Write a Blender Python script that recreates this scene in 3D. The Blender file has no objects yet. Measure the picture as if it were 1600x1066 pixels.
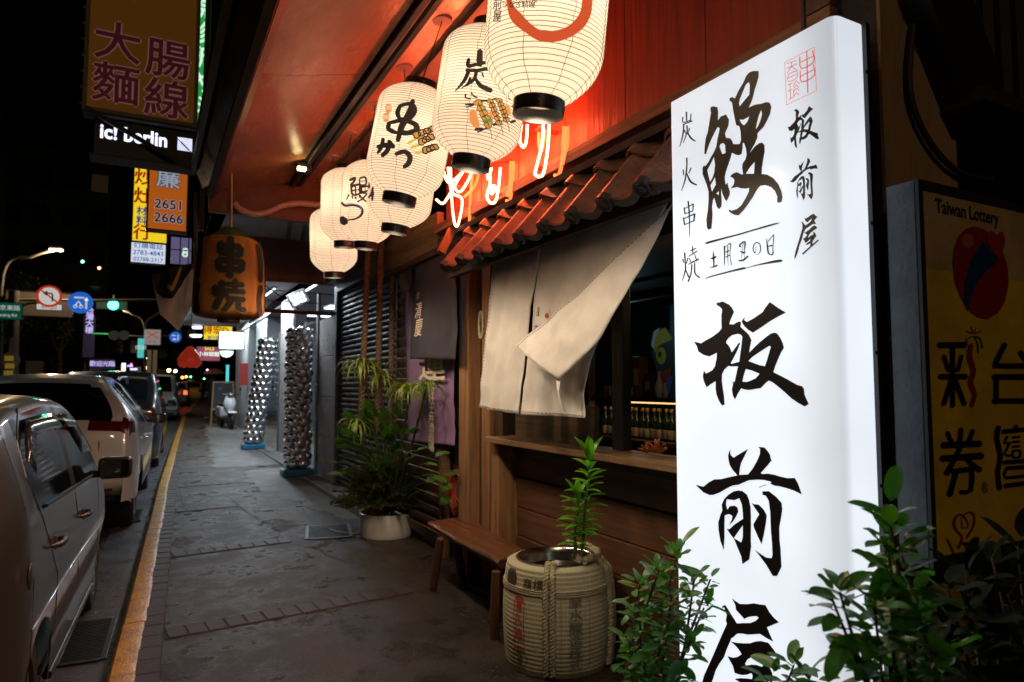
import bpy, bmesh, math, random
from mathutils import Vector, Matrix, noise
from mathutils.geometry import tessellate_polygon
R = math.radians
rnd = random.Random(7)
sc = bpy.context.scene
col = sc.collection
# ------------------------------------------------------------ camera
FPX = 1060.0; YAW = R(28.05); PITCH = math.atan(70/1060); EYE = Vector((0, 0, 1.5))
cd = bpy.data.cameras.new('camera'); cam = bpy.data.objects.new('camera', cd); col.objects.link(cam)
cd.sensor_width = 36; cd.lens = 36*FPX/1600; cd.clip_start = .05; cd.clip_end = 1000
cam.location = EYE; cam.rotation_euler = (math.pi/2+PITCH, 0, -YAW)
cd.dof.use_dof = True; cd.dof.focus_distance = 3.1; cd.dof.aperture_fstop = 3.2
sc.camera = cam
# ------------------------------------------------------------ sky, moonless night
w = bpy.data.worlds.new('World'); sc.world = w; w.use_nodes = True
wn = w.node_tree; bg = wn.nodes['Background']
sky = wn.nodes.new('ShaderNodeTexSky'); sky.sky_type = 'NISHITA'; sky.sun_disc = False
sky.sun_elevation = R(-7); sky.sun_rotation = R(200)
wn.links.new(sky.outputs[0], bg.inputs[0]); bg.inputs[1].default_value = .05
sl = bpy.data.lights.new('sun', 'SUN'); sl.energy = .004; sl.angle = R(10); sl.color = (.8, .88, 1)
so = bpy.data.objects.new('sun', sl); so.rotation_euler = (R(50), 0, R(200)); col.objects.link(so)
sc.view_settings.view_transform = 'Standard'; sc.view_settings.look = 'None'
sc.view_settings.exposure = 0; sc.view_settings.gamma = 1; sc.view_settings.use_curve_mapping = False
sc.cycles.max_bounces = 6; sc.cycles.diffuse_bounces = 3; sc.cycles.glossy_bounces = 3; sc.cycles.transmission_bounces = 5
sc.cycles.sample_clamp_indirect = 3; sc.cycles.use_denoising = True; sc.cycles.caustics_reflective = False; sc.cycles.caustics_refractive = False

# ------------------------------------------------------------ helpers
_f = Vector((math.sin(YAW)*math.cos(PITCH), math.cos(YAW)*math.cos(PITCH), math.sin(PITCH)))
_r = Vector((math.cos(YAW), -math.sin(YAW), 0)); _u = _r.cross(_f)
def at(u, v, x=None, y=None, z=None):
    "surveying: the point of a plane x, y or z = const in the direction measured at (u, v)"
    d = _f*FPX + _r*(u-800) - _u*(v-533)
    t = x/d.x if x is not None else (y/d.y if y is not None else (z-1.5)/d.z)
    return EYE + d*t
def gz(y): return max(0, y-6)*.011
KP = [(-30,-1.6),(0,-.32),(4.1,-.165),(11.1,.134),(20,.6),(31,1.22),(50,2.7),(77,5.7),(120,12),(200,26)]
def kx(y):
    for (a, b), (c, d) in zip(KP, KP[1:]):
        if y <= c: return b+(d-b)*(y-a)/(c-a)
    return KP[-1][1]
_m = {}
def mat(name, c=(.5,.5,.5), rough=.6, metal=0, var=.0, vs=6, bump=0, bs=60, es=0, ec=None, coat=0, spec=None,
        stretch=None, c2=None, trans=0, rvar=0, alpha=1, thr=(.35,.65), bdist=.01):
    if name in _m: return _m[name]
    m = bpy.data.materials.new(name); m.use_nodes = True; nt = m.node_tree; N = nt.nodes; L = nt.links
    b = N['Principled BSDF']; b.inputs['Base Color'].default_value = (*c, 1)
    b.inputs['Roughness'].default_value = rough; b.inputs['Metallic'].default_value = metal
    b.inputs['Coat Weight'].default_value = coat; b.inputs['Coat Roughness'].default_value = .05
    if spec is not None: b.inputs['Specular IOR Level'].default_value = spec
    if trans: b.inputs['Transmission Weight'].default_value = trans
    if alpha < 1: b.inputs['Alpha'].default_value = alpha
    if es: b.inputs['Emission Color'].default_value = (*(ec or c), 1); b.inputs['Emission Strength'].default_value = es
    if var or c2 or bump or rvar:
        tc = N.new('ShaderNodeTexCoord'); mp = N.new('ShaderNodeMapping')
        L.new(tc.outputs['Object'], mp.inputs[0])
        if stretch: mp.inputs['Scale'].default_value = stretch
        if var or c2 or rvar:
            n = N.new('ShaderNodeTexNoise'); n.inputs['Scale'].default_value = vs; n.inputs['Detail'].default_value = 7; n.inputs['Roughness'].default_value = .62
            L.new(mp.outputs[0], n.inputs['Vector'])
            mr = N.new('ShaderNodeMapRange'); mr.inputs[1].default_value = thr[0]; mr.inputs[2].default_value = thr[1]
            L.new(n.outputs[0], mr.inputs[0])
            mx = N.new('ShaderNodeMix'); mx.data_type = 'RGBA'
            cc = c2 or tuple(x*(1-var) for x in c); ca = c if c2 else tuple(min(1, x*(1+var*.6)) for x in c)
            mx.inputs[6].default_value = (*ca, 1); mx.inputs[7].default_value = (*cc, 1)
            L.new(mr.outputs[0], mx.inputs[0]); L.new(mx.outputs[2], b.inputs['Base Color'])
            if rvar:
                m2 = N.new('ShaderNodeMapRange'); m2.inputs[1].default_value = thr[0]; m2.inputs[2].default_value = thr[1]
                m2.inputs[3].default_value = max(.02, rough-rvar); m2.inputs[4].default_value = min(1, rough+rvar)
                L.new(n.outputs[0], m2.inputs[0]); L.new(m2.outputs[0], b.inputs['Roughness'])
        if bump:
            n2 = N.new('ShaderNodeTexNoise'); n2.inputs['Scale'].default_value = bs; n2.inputs['Detail'].default_value = 5
            L.new(mp.outputs[0], n2.inputs['Vector'])
            bp = N.new('ShaderNodeBump'); bp.inputs['Strength'].default_value = bump; bp.inputs['Distance'].default_value = bdist
            L.new(n2.outputs[0], bp.inputs['Height']); L.new(bp.outputs[0], b.inputs['Normal'])
    _m[name] = m; return m
def wood(name, c, axis='y', rough=.55, dark=.45, bump=.5, grain=18):
    s = {'x': (.07,1,1), 'y': (1,.07,1), 'z': (1,1,.07)}[axis]
    return mat(name, c, rough, c2=tuple(x*dark for x in c), vs=grain, bump=bump, bs=grain*3, stretch=s, rvar=.12)
def glow(name, c, s): return mat(name, c, .5, es=s, ec=c)

def tag(o, label=None, cat=None, group=None, kind=None):
    if label: o['label'] = label
    if cat: o['category'] = cat
    if group: o['group'] = group
    if kind: o['kind'] = kind
    return o
def thing(name, label, cat, loc=(0,0,0), rz=0, group=None, rot=None):
    o = bpy.data.objects.new(name, None); col.objects.link(o); o.empty_display_size = .1
    o.location = loc; o.rotation_euler = rot if rot else (0,0,rz)
    return tag(o, label, cat, group)
def origin(o):
    v = Vector((0,0,0))
    while o is not None: v += Vector(o.location); o = o.parent
    return v
class MB:
    def __init__(s, local=False): s.v = []; s.f = []; s.local = local
    def add(s, vs, fs):
        n = len(s.v); s.v += [Vector(p) for p in vs]; s.f += [tuple(i+n for i in f) for f in fs]; return s
    def box(s, a, b, rot=None, piv=None):
        x0,y0,z0 = a; x1,y1,z1 = b
        vs = [Vector(p) for p in ((x0,y0,z0),(x1,y0,z0),(x1,y1,z0),(x0,y1,z0),(x0,y0,z1),(x1,y0,z1),(x1,y1,z1),(x0,y1,z1))]
        if rot is not None:
            c = Vector(piv) if piv is not None else (Vector(a)+Vector(b))/2
            vs = [c+rot@(p-c) for p in vs]
        return s.add(vs, [(0,3,2,1),(4,5,6,7),(0,1,5,4),(1,2,6,5),(2,3,7,6),(3,0,4,7)])
    def beam(s, p, q, w, h, up=(0,0,1)):
        p = Vector(p); q = Vector(q); d = (q-p).normalized(); u = Vector(up); r = d.cross(u)
        if r.length < 1e-4: r = d.cross(Vector((0,1,0)))
        r.normalize(); u = r.cross(d)
        vs = [e+r*(w/2*a)+u*(h/2*b) for e in (p, q) for a, b in ((-1,-1),(1,-1),(1,1),(-1,1))]
        return s.add(vs, [(3,2,1,0),(4,5,6,7),(0,1,5,4),(1,2,6,5),(2,3,7,6),(3,0,4,7)])
    def tube(s, pts, r, n=8, cap=True, flat=1, closed=False):
        pts = [Vector(p) for p in pts]; K = len(pts); rs = r if isinstance(r, (list, tuple)) else [r]*K
        vs = []; prev = None
        for i, p in enumerate(pts):
            if closed: d = pts[(i+1) % K]-pts[i-1]
            else: d = (pts[min(i+1, K-1)]-pts[max(i-1, 0)])
            if d.length < 1e-9: d = Vector((0,0,1))
            d.normalize()
            if prev is None:
                a = d.cross(Vector((0,0,1)))
                if a.length < .05: a = d.cross(Vector((1,0,0)))
            else: a = prev-d*prev.dot(d)
            a.normalize(); prev = a; b = d.cross(a)
            for k in range(n):
                t = 2*math.pi*k/n; vs.append(p+(a*math.cos(t)+b*math.sin(t)*flat)*rs[i])
        fs = [(i*n+k, i*n+(k+1) % n, (i+1)*n+(k+1) % n, (i+1)*n+k) for i in range(K-1) for k in range(n)]
        if closed: fs += [((K-1)*n+k, (K-1)*n+(k+1) % n, (k+1) % n, k) for k in range(n)]
        elif cap: fs += [tuple(range(n))[::-1], tuple((K-1)*n+k for k in range(n))]
        return s.add(vs, fs)
    def lathe(s, prof, c=(0,0,0), n=24, cap0=False, cap1=False, m=None, ang=None):
        c = Vector(c); a0, a1 = ang or (0, 2*math.pi); full = ang is None; K = n if full else n+1
        vs = []
        for (r, z) in prof:
            for k in range(K):
                t = a0+(a1-a0)*k/n; p = Vector((r*math.cos(t), r*math.sin(t), z)); vs.append(c+(m@p if m is not None else p))
        fs = [(i*K+k, i*K+(k+1) % K, (i+1)*K+(k+1) % K, (i+1)*K+k) for i in range(len(prof)-1) for k in range(n if full else K-1)]
        if cap0: fs.append(tuple(range(K))[::-1])
        if cap1: fs.append(tuple((len(prof)-1)*K+k for k in range(K)))
        return s.add(vs, fs)
    def prism(s, loop, d):
        loop = [Vector(p) for p in loop]; d = Vector(d); n = len(loop)
        tr = tessellate_polygon([loop])
        fs = [tuple(t) for t in tr]+[tuple(i+n for i in t[::-1]) for t in tr]+[(i, (i+1) % n, (i+1) % n+n, i+n) for i in range(n)]
        return s.add(loop+[p+d for p in loop], fs)
    def grid(s, nu, nv, fn, flip=False):
        vs = [fn(i/nu, j/nv) for j in range(nv+1) for i in range(nu+1)]; W = nu+1
        fs = [(j*W+i, j*W+i+1, (j+1)*W+i+1, (j+1)*W+i) for j in range(nv) for i in range(nu)]
        if flip: fs = [f[::-1] for f in fs]
        return s.add(vs, fs)
    def build(s, name, m, parent=None, smooth=None, bevel=0, solid=0, kind=None, local=None, fix=True, bseg=2):
        loc = s.local if local is None else local
        off = origin(parent) if (parent is not None and not loc) else Vector((0,0,0))
        me = bpy.data.meshes.new(name); me.from_pydata([tuple(p-off) for p in s.v], [], s.f)
        if fix:
            bm = bmesh.new(); bm.from_mesh(me); bmesh.ops.recalc_face_normals(bm, faces=bm.faces); bm.to_mesh(me); bm.free()
        me.materials.append(m)
        if smooth is not None:
            me.shade_smooth(); me.set_sharp_from_angle(angle=R(smooth))
        o = bpy.data.objects.new(name, me); col.objects.link(o); o.parent = parent
        if solid:
            md = o.modifiers.new('s', 'SOLIDIFY'); md.thickness = solid; md.offset = 0
        if bevel:
            md = o.modifiers.new('b', 'BEVEL'); md.width = bevel; md.segments = bseg; md.limit_method = 'ANGLE'; md.angle_limit = R(35)
        if kind: o['kind'] = kind
        return o
def inst(name, me, parent, M):
    o = bpy.data.objects.new(name, me); col.objects.link(o); o.parent = parent; o.matrix_local = M; return o
def copy_tree(o, parent=None):
    c = o.copy(); col.objects.link(c); c.parent = parent
    for ch in list(o.children): copy_tree(ch, c)
    return c
def struct(o): o['kind'] = 'structure'; return o
def lamp(kind, loc, e, c, parent=None, size=.1, rot=None, sy=None, spot=None):
    l = bpy.data.lights.new('lamp_light', kind); l.energy = e; l.color = c
    if kind == 'AREA':
        l.shape = 'RECTANGLE'; l.size = size; l.size_y = sy or size
    elif kind in ('POINT', 'SPOT'): l.shadow_soft_size = size
    if spot: l.spot_size = spot; l.spot_blend = .6
    o = bpy.data.objects.new('lamp_light', l); col.objects.link(o); o.location = Vector(loc)-(origin(parent) if parent else Vector((0,0,0)))
    if rot: o.rotation_euler = rot
    o.parent = parent; return o
def catmull(P, n=6, closed=False):
    P = [tuple(p) for p in P]; K = len(P); out = []
    rng = K if closed else K-1
    for i in range(rng):
        p0 = P[i-1] if (i or closed) else P[0]; p1 = P[i]; p2 = P[(i+1) % K]; p3 = P[(i+2) % K] if (closed or i+2 < K) else P[-1]
        for k in range(n):
            t = k/n
            out.append(tuple(.5*(2*b+(c-a)*t+(2*a-5*b+4*c-d)*t*t+(3*b-a-3*c+d)*t**3) for a, b, c, d in zip(p0, p1, p2, p3)))
    if not closed: out.append(P[-1])
    return out
# ---- flat shapes: polygons (with holes) and brush strokes in 2-D, mapped on a surface
_glyph = {}
class Ink:
    def __init__(s): s.v = []; s.f = []; s.lay = {}
    def poly(s, loops):
        L = [[Vector((x, y, 0)) for x, y in lp] for lp in loops]; tr = tessellate_polygon(L); n = len(s.v)
        for lp in L: s.v += [(p.x, p.y) for p in lp]
        s.f += [tuple(i+n for i in t) for t in tr]; return s
    def stroke(s, P, n=4):
        C = catmull(P, n) if len(P) > 2 else [tuple(a+(b-a)*k/3 for a, b in zip(P[0], P[1])) for k in range(4)]
        L1 = []; L2 = []
        for i, (x, y, w) in enumerate(C):
            a = C[max(0, i-1)]; b = C[min(len(C)-1, i+1)]; dx, dy = b[0]-a[0], b[1]-a[1]; l = math.hypot(dx, dy) or 1
            nx, ny = -dy/l*w/2, dx/l*w/2; L1.append((x+nx, y+ny)); L2.append((x-nx, y-ny))
        a, b = C[0], C[1]; l = math.hypot(b[0]-a[0], b[1]-a[1]) or 1; h0 = (a[0]-(b[0]-a[0])/l*a[2]*.35, a[1]-(b[1]-a[1])/l*a[2]*.35)
        a, b = C[-1], C[-2]; l = math.hypot(b[0]-a[0], b[1]-a[1]) or 1; h1 = (a[0]-(b[0]-a[0])/l*a[2]*.35, a[1]-(b[1]-a[1])/l*a[2]*.35)
        k = len(s.v); m = len(L1); s.v += L1+L2+[h0, h1]
        s.f += [(k+i, k+i+1, k+m+i+1, k+m+i) for i in range(m-1)]+[(k+2*m, k, k+m), (k+2*m+1, k+2*m-1, k+m-1)]
        return s
    def text(s, t, x, y, h, wx=1, bold=0, align='CENTER', shear=0, gap=1, vertical=False):
        if bold > 0 and any(ord(ch) > 0x2e80 for ch in t):   # heavier strokes: shifted prints of the plain glyph, each a hair above the last
            for n_, (dx, dy) in enumerate(((0,0),(bold,0),(-bold,0),(0,bold),(0,-bold))):
                k0 = len(s.v); s.text(t, x+dx*h*wx*.8, y+dy*h*.8, h, wx, 0, align, shear, gap, vertical)
                for q in range(k0, len(s.v)): s.lay[q] = n_
            return s
        key = (t, bold, align, shear, gap, vertical); k = len(s.v)
        if key in _glyph:
            V_, F_ = _glyph[key]; s.v += [(x+a*h*wx, y+b*h) for a, b in V_]; s.f += [tuple(i+k for i in f) for f in F_]; return s
        cu = bpy.data.curves.new('t', 'FONT'); cu.body = t if not vertical else '\n'.join(t); cu.size = 1; cu.offset = bold
        cu.align_x = align; cu.align_y = 'CENTER'; cu.shear = shear; cu.space_line = gap; cu.space_character = gap if not vertical else 1
        cu.resolution_u = 3
        o = bpy.data.objects.new('t', cu); col.objects.link(o); bpy.context.view_layer.update()
        me = bpy.data.meshes.new_from_object(o.evaluated_get(bpy.context.evaluated_depsgraph_get()))
        _glyph[key] = ([(p.co.x, p.co.y) for p in me.vertices], [tuple(p.vertices) for p in me.polygons]); V_, F_ = _glyph[key]
        s.v += [(x+a*h*wx, y+b*h) for a, b in V_]; s.f += [tuple(i+k for i in f) for f in F_]
        bpy.data.objects.remove(o); bpy.data.curves.remove(cu); bpy.data.meshes.remove(me); return s
    def xf(s, fn): s.v = [fn(*p) for p in s.v]; return s
    def join(s, o):
        k = len(s.v); s.lay.update({k+a: b for a, b in o.lay.items()}); s.v += o.v; s.f += [tuple(i+k for i in f) for f in o.f]; return s
    def build(s, name, m, parent, fn, cuts=None, local=False, layer_dir=None):
        off = origin(parent) if not local else Vector((0,0,0))
        me = bpy.data.meshes.new(name); me.from_pydata([(x, y, 0) for x, y in s.v], [], s.f)
        for q, n_ in s.lay.items(): me.vertices[q].co.z = n_
        bm = bmesh.new(); bm.from_mesh(me)
        if cuts:
            xs = [v.co.x for v in bm.verts]; ys = [v.co.y for v in bm.verts]
            for ax, st in ((0, cuts[0]), (1, cuts[1])):
                if not st: continue
                lo, hi = (min(xs), max(xs)) if ax == 0 else (min(ys), max(ys)); q = math.ceil(lo/st)*st
                while q < hi:
                    bmesh.ops.bisect_plane(bm, geom=bm.verts[:]+bm.edges[:]+bm.faces[:], plane_co=(q,q,0), plane_no=(1,0,0) if ax == 0 else (0,1,0), dist=1e-6); q += st
        for v in bm.verts:
            n_ = v.co.z; p = Vector(fn(v.co.x, v.co.y))
            if n_ > .01: p = p+((EYE-p).normalized() if not local else Vector((0,-1,0) if abs(p.x)+abs(p.y) < 9 and layer_dir is None else layer_dir))*n_*.0004
            v.co = p-off
        bm.to_mesh(me); bm.free(); me.materials.append(m)
        o = bpy.data.objects.new(name, me); col.objects.link(o); o.parent = parent; return o
def planeXY(o, U, V, nrm=(0,0,0)):
    o = Vector(o)+Vector(nrm); U = Vector(U); V = Vector(V)
    return lambda x, y: o+U*x+V*y
def put_text(parent, name, m, t, c, U, V, h, **k):
    return Ink().text(t, 0, 0, h, **k).build(name, m, parent, planeXY(c, U, V))
# ============================================================ GROUND
asph = mat('asphalt_walk', (.070,.060,.056), .44, c2=(.034,.030,.031), vs=1.6, bump=1.0, bs=190, rvar=.16, spec=.7, bdist=.03)
road_m = mat('asphalt_road', (.035,.035,.038), .42, c2=(.018,.018,.021), vs=.9, bump=.7, bs=120, rvar=.18)
dry = mat('pale_concrete', (.23,.225,.22), .6, c2=(.15,.15,.152), vs=1.3, bump=.4, bs=90, rvar=.12)
paver = mat('paver_brick', (.034,.014,.012), .6, c2=(.018,.009,.008), vs=14, bump=.6, bs=110)
bed = mat('paver_joint', (.012,.011,.011), .8)
yellow = mat('kerb_yellow', (.60,.33,.03), .36, c2=(.26,.13,.03), vs=6, bump=.5, bs=60, rvar=.15)
def paving(name, base, dark, speck, wet=(.18,.62)):
    m = bpy.data.materials.new(name); m.use_nodes = True; nt = m.node_tree; N = nt.nodes; L = nt.links; b = N['Principled BSDF']; _m[name] = m
    tc = N.new('ShaderNodeTexCoord')
    def nz(sc_, det=6, dist=0, rough=.6):
        n = N.new('ShaderNodeTexNoise'); n.inputs['Scale'].default_value = sc_; n.inputs['Detail'].default_value = det; n.inputs['Distortion'].default_value = dist; n.inputs['Roughness'].default_value = rough
        L.new(tc.outputs['Object'], n.inputs['Vector']); return n.outputs[0]
    def mr(o, a, b_, c, d, smooth=True):
        q = N.new('ShaderNodeMapRange'); q.inputs[1].default_value = a; q.inputs[2].default_value = b_; q.inputs[3].default_value = c; q.inputs[4].default_value = d
        if smooth: q.interpolation_type = 'SMOOTHSTEP'
        L.new(o, q.inputs[0]); return q.outputs[0]
    def mixc(f, a, c2, mode='MIX'):
        x = N.new('ShaderNodeMix'); x.data_type = 'RGBA'; x.blend_type = mode
        if isinstance(f, float): x.inputs[0].default_value = f
        else: L.new(f, x.inputs[0])
        for i, v in ((6, a), (7, c2)):
            if isinstance(v, tuple): x.inputs[i].default_value = (*v, 1)
            else: L.new(v, x.inputs[i])
        return x.outputs[2]
    big = nz(.8, 9, 0, .7); mid = nz(6, 8, 0, .7); fine = nz(62, 4, 0, .75); tiny = nz(150, 2, 0, .8)
    c = mixc(mr(big, .36, .66, 0, 1), base, dark); c = mixc(mr(mid, .35, .7, 0, .4), c, tuple(v*.55 for v in dark)); c = mixc(mr(tiny, .56, .68, 0, .9), c, speck); c = mixc(mr(fine, .34, .50, .85, 0), c, tuple(v*.35 for v in dark))
    L.new(c, b.inputs['Base Color']); wetm = nz(1.9, 9, 0, .72)
    L.new(mr(wetm, .42, .60, wet[1], wet[0]), b.inputs['Roughness']); b.inputs['Specular IOR Level'].default_value = .6
    bp = N.new('ShaderNodeBump'); bp.inputs['Strength'].default_value = 1; bp.inputs['Distance'].default_value = .035; L.new(fine, bp.inputs['Height'])
    bp2 = N.new('ShaderNodeBump'); bp2.inputs['Strength'].default_value = .12; bp2.inputs['Distance'].default_value = .05; L.new(mid, bp2.inputs['Height']); L.new(bp.outputs[0], bp2.inputs['Normal']); L.new(bp2.outputs[0], b.inputs['Normal']); return m
asph = paving('asphalt_walk_worn', (.050,.034,.026), (.020,.014,.011), (.32,.24,.17), (.24,.58)); road_m = paving('asphalt_road_wet', (.040,.040,.044), (.020,.020,.023), (.10,.10,.10), (.16,.5))
dry = paving('pale_concrete_worn', (.23,.225,.22), (.15,.145,.14), (.32,.32,.31), (.34,.6))
ys = [-6,-2,0,2,4,6]+[8+3*i for i in range(14)]+[55,70,90,120,160,200]
walk = MB()
def strip(mb, fa, fb, y0, y1, dz=0, n=None):
    Y = [y0+(y1-y0)*i/n for i in range(n+1)] if n else [y for y in ys if y0 <= y <= y1]
    k = len(mb.v)
    for y in Y: mb.v += [Vector((fa(y), y, gz(y)+dz)), Vector((fb(y), y, gz(y)+dz))]
    mb.f += [(k+2*i, k+2*i+1, k+2*i+3, k+2*i+2) for i in range(len(Y)-1)]
    return mb
side = struct(strip(walk, lambda y: kx(y)+.14, lambda y: 14+max(0,(y-40)*.6), -6, 200).build('sidewalk', asph))
struct(strip(MB(), lambda y: -70, lambda y: kx(y)+.02, -6, 200, -.13).build('road', road_m))
g = MB(); g.box((-220,-40,-.9),(240,420,-.7)); struct(g.build('ground', mat('earth_dark', (.03,.03,.03), .9, var=.4, vs=.2)))
# concrete gutter along the kerb
struct(strip(MB(), lambda y: kx(y)-.36, lambda y: kx(y)+.03, -2, 90, -.126).build('gutter', mat('gutter_concrete', (.07,.07,.075), .38, c2=(.04,.04,.043), vs=5, bump=.5, bs=60, rvar=.15)))
# pale, dry concrete areas of the walk in front of the lit shops, ragged where the wet has crept in
def ragged(y0, y1, x0f, x1f, seed, z, n=60):
    rr = random.Random(seed); a = []; b = []
    for i in range(n+1):
        y = y0+(y1-y0)*i/n
        a.append(Vector((x0f(y)+(noise.noise(Vector((y*2.3, seed, 0)))*.35+noise.noise(Vector((y*9, seed, 3)))*.09), y, gz(y)+z)))
        b.append(Vector((x1f(y), y, gz(y)+z)))
    mb = MB(); mb.v = a+b; m = n+1; mb.f = [(i, m+i, m+i+1, i+1) for i in range(n)]; return mb
struct(ragged(7.6, 12.4, lambda y: 1.95-(y-7.6)*.20 if y < 10.4 else 1.39+(y-10.4)*.03, lambda y: 2.6, 3, .004).build('dry_patch', dry))
struct(ragged(12.9, 25, lambda y: 1.05+(y-12.9)*.05, lambda y: 2.8, 9, .004).build('dry_patch', dry))
# edge pavers beside the kerb and the cross bands, laid brick by brick
pm = MB().box((-.052,-.096,0),(.052,.096,.010)); po = pm.build('paver', paver, None, bevel=.004, local=True)
pme = po.data; bpy.data.objects.remove(po)
def pav(x, y, rz, sx=1):
    o = bpy.data.objects.new('paver', pme); col.objects.link(o); o.parent = side
    o.location = (x+rnd.uniform(-.002,.002), y, gz(y)-.003+rnd.uniform(-.0015,.0015)); o.rotation_euler = (rnd.uniform(-.01,.01), rnd.uniform(-.01,.01), rz+rnd.uniform(-.012,.012)); o.scale = (sx,1,1)
    md = o.modifiers.new('b', 'BEVEL'); md.width = .004; md.segments = 1
jb = MB(); strip(jb, lambda y: kx(y)+.13, lambda y: kx(y)+.26, 0, 13, .0025, 40)
y = 1.6
while y < 12.8:
    dx = kx(y+.1)-kx(y-.1); pav(kx(y)+.198, y, -math.atan2(dx, .2), 1.12); y += .2
for (yy, x1, rows) in ((4.70,1.75,1),(6.78,1.2,1),(8.95,1.0,1),(10.9,1.3,1)):
    x = kx(yy)+.325; q = len(jb.v)
    sl_ = .05
    while x < x1:
        pav(x, yy+(x-.1)*sl_*2.2, sl_*2, 1); x += .114
    xa = kx(yy)+.26; xb = x-.05; jb.add([(xa,yy-.105+(xa-.1)*.11,gz(yy)+.0027),(xb,yy-.105+(xb-.1)*.11,gz(yy)+.0027),(xb,yy+.105+(xb-.1)*.11,gz(yy)+.0027),(xa,yy+.105+(xa-.1)*.11,gz(yy)+.0027)],[(0,1,2,3)])
struct(jb.build('paver_joint_bed', bed))
# cracks in the walk
ck = MB()
for pts in ([(1.12,6.9),(1.22,7.3),(1.16,7.9),(1.05,8.4),(1.0,9.2),(.93,10.1)],[(1.15,6.8),(1.4,6.5),(1.45,6.1),(1.62,5.7)],[(1.2,6.7),(1.6,6.75),(1.9,6.6)],[(.4,9.0),(.42,10.9)]):
    P = []
    for a, b in zip(pts, pts[1:]):
        for k in range(6):
            t = k/6; P.append((a[0]+(b[0]-a[0])*t+rnd.uniform(-.012,.012), a[1]+(b[1]-a[1])*t, 0))
    for a, b in zip(P, P[1:]):
        w_ = rnd.uniform(.003,.007); z = gz(a[1])+.005
        ck.add([(a[0]-w_,a[1],z),(a[0]+w_,a[1],z),(b[0]+w_,b[1],gz(b[1])+.005),(b[0]-w_,b[1],gz(b[1])+.005)],[(0,1,2,3)])
struct(ck.build('walk_crack', bed))
# kerb stones
y = .0; k = 0; kerb = thing('kerb', 'yellow painted concrete kerb between the wet road and the sidewalk', 'kerb', (0,0,0)); kerb['kind'] = 'structure'; del kerb['category']
while y < 95:
    L_ = 1.0 if y < 30 else 4
    mb = MB(); n = 3; sec = [(.0,-.135),(.012,-.02),(.03,.004),(.125,.012),(.15,.006),(.152,-.03)]
    j = rnd.uniform(-.003,.003)
    for i in range(n+1):
        yy = y+.004+(L_-.008)*i/n
        for (sx, sz) in sec: mb.v.append(Vector((kx(yy)+sx+j, yy, gz(yy)+sz+j*.5)))
    m = len(sec)
    for i in range(n):
        for q in range(m-1): mb.f.append((i*m+q, i*m+q+1, (i+1)*m+q+1, (i+1)*m+q))
    mb.f += [tuple(range(m)), tuple(n*m+q for q in range(m))[::-1]]
    mb.build('kerb_stone', yellow, kerb, smooth=25); y += L_
# gutter grates
iron = mat('cast_iron', (.05,.05,.052), .45, metal=.7, var=.4, vs=20)
def grate(name, label, x, y, z, w_, l_, rz, bars, group=None):
    t = thing(name, label, 'drain grate', (x,y,z), rz, group)
    f = MB(local=True); f.box((-w_/2,-l_/2,0),(w_/2,l_/2,.003)); f.build('pit', bed, t)
    f = MB(local=True)
    for s in (-1,1):
        f.box((s*w_/2-.015,-l_/2,.003),(s*w_/2+.015,l_/2,.012)); f.box((-w_/2+.015,s*l_/2-.015,.0035),(w_/2-.015,s*l_/2+.015,.0115))
    f.build('grate_frame', iron, t, bevel=.002)
    for i in range(bars):
        yy = -l_/2+.03+(l_-.06)*i/(bars-1); f = MB(local=True); f.box((-w_/2+.016,yy-.006,.003),(w_/2-.016,yy+.006,.010)); f.build('grate_bar', iron, t)
grate('gutter_grate', 'cast iron gutter grate beside the kerb next to the silver hatchback', -.30, 5.2, -.124, .24, .8, R(-2), 24, 'drain grates')
grate('gutter_grate', 'dark gutter grate behind the white suv on the road edge', -.16, 9.6, -.084, .24, .8, R(-2.5), 20, 'drain grates')
grate('walk_grate', 'steel drain grate set in the sidewalk left of the white round planter', 1.66, 7.1, .008, .42, .62, R(-12), 14, 'drain grates')
# parking bay lines
wp = mat('road_paint', (.5,.5,.5), .5, c2=(.2,.2,.2), vs=12)
for yy in (7.6, 13.6, 19.6):
    g = MB(); g.add([(-2.2,yy,gz(yy)-.122),(kx(yy)-.38,yy,gz(yy)-.122),(kx(yy)-.38,yy+.1,gz(yy)-.122),(-2.2,yy+.1,gz(yy)-.122)],[(0,1,2,3)]); struct(g.build('parking_line', wp))

# ============================================================ RESTAURANT FRONT
pine = wood('wood_post_light', (.36,.19,.085), 'z', .55); pineY = wood('wood_rail_light', (.30,.15,.065), 'y', .55)
darkplank = wood('wood_plank_dark', (.15,.066,.034), 'y', .5, grain=10); olive = wood('wood_fascia_olive', (.26,.17,.07), 'y', .6)
redboard = wood('wood_board_red', (.36,.065,.035), 'z', .5, dark=.6, grain=14)
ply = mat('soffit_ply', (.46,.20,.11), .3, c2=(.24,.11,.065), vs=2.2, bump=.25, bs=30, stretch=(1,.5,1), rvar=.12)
plyd = mat('soffit_trim', (.12,.055,.035), .45, c2=(.06,.03,.02), vs=8, stretch=(1,.1,1))
blk = mat('black_metal', (.012,.012,.013), .35, spec=.5)
house = thing('restaurant_front', 'timber grill restaurant front with plank wall, window, red boards and wooden posts', 'building', (2.3,3,0))
for (x0,y0,x1,y1,z1) in ((2.20,4.86,2.36,5.04,2.86),(2.26,4.60,2.38,4.74,2.86),(2.20,4.33,2.36,4.46,1.098),(2.20,2.02,2.34,2.12,1.098)):
    MB().box((x0,y0,0),(x1,y1,z1)).build('post', pine, house, bevel=.006)
MB().box((2.30,4.742,0),(2.34,4.858,2.8)).build('infill_panel', wood('wood_infill', (.10,.055,.03), 'z'), house)
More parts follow.
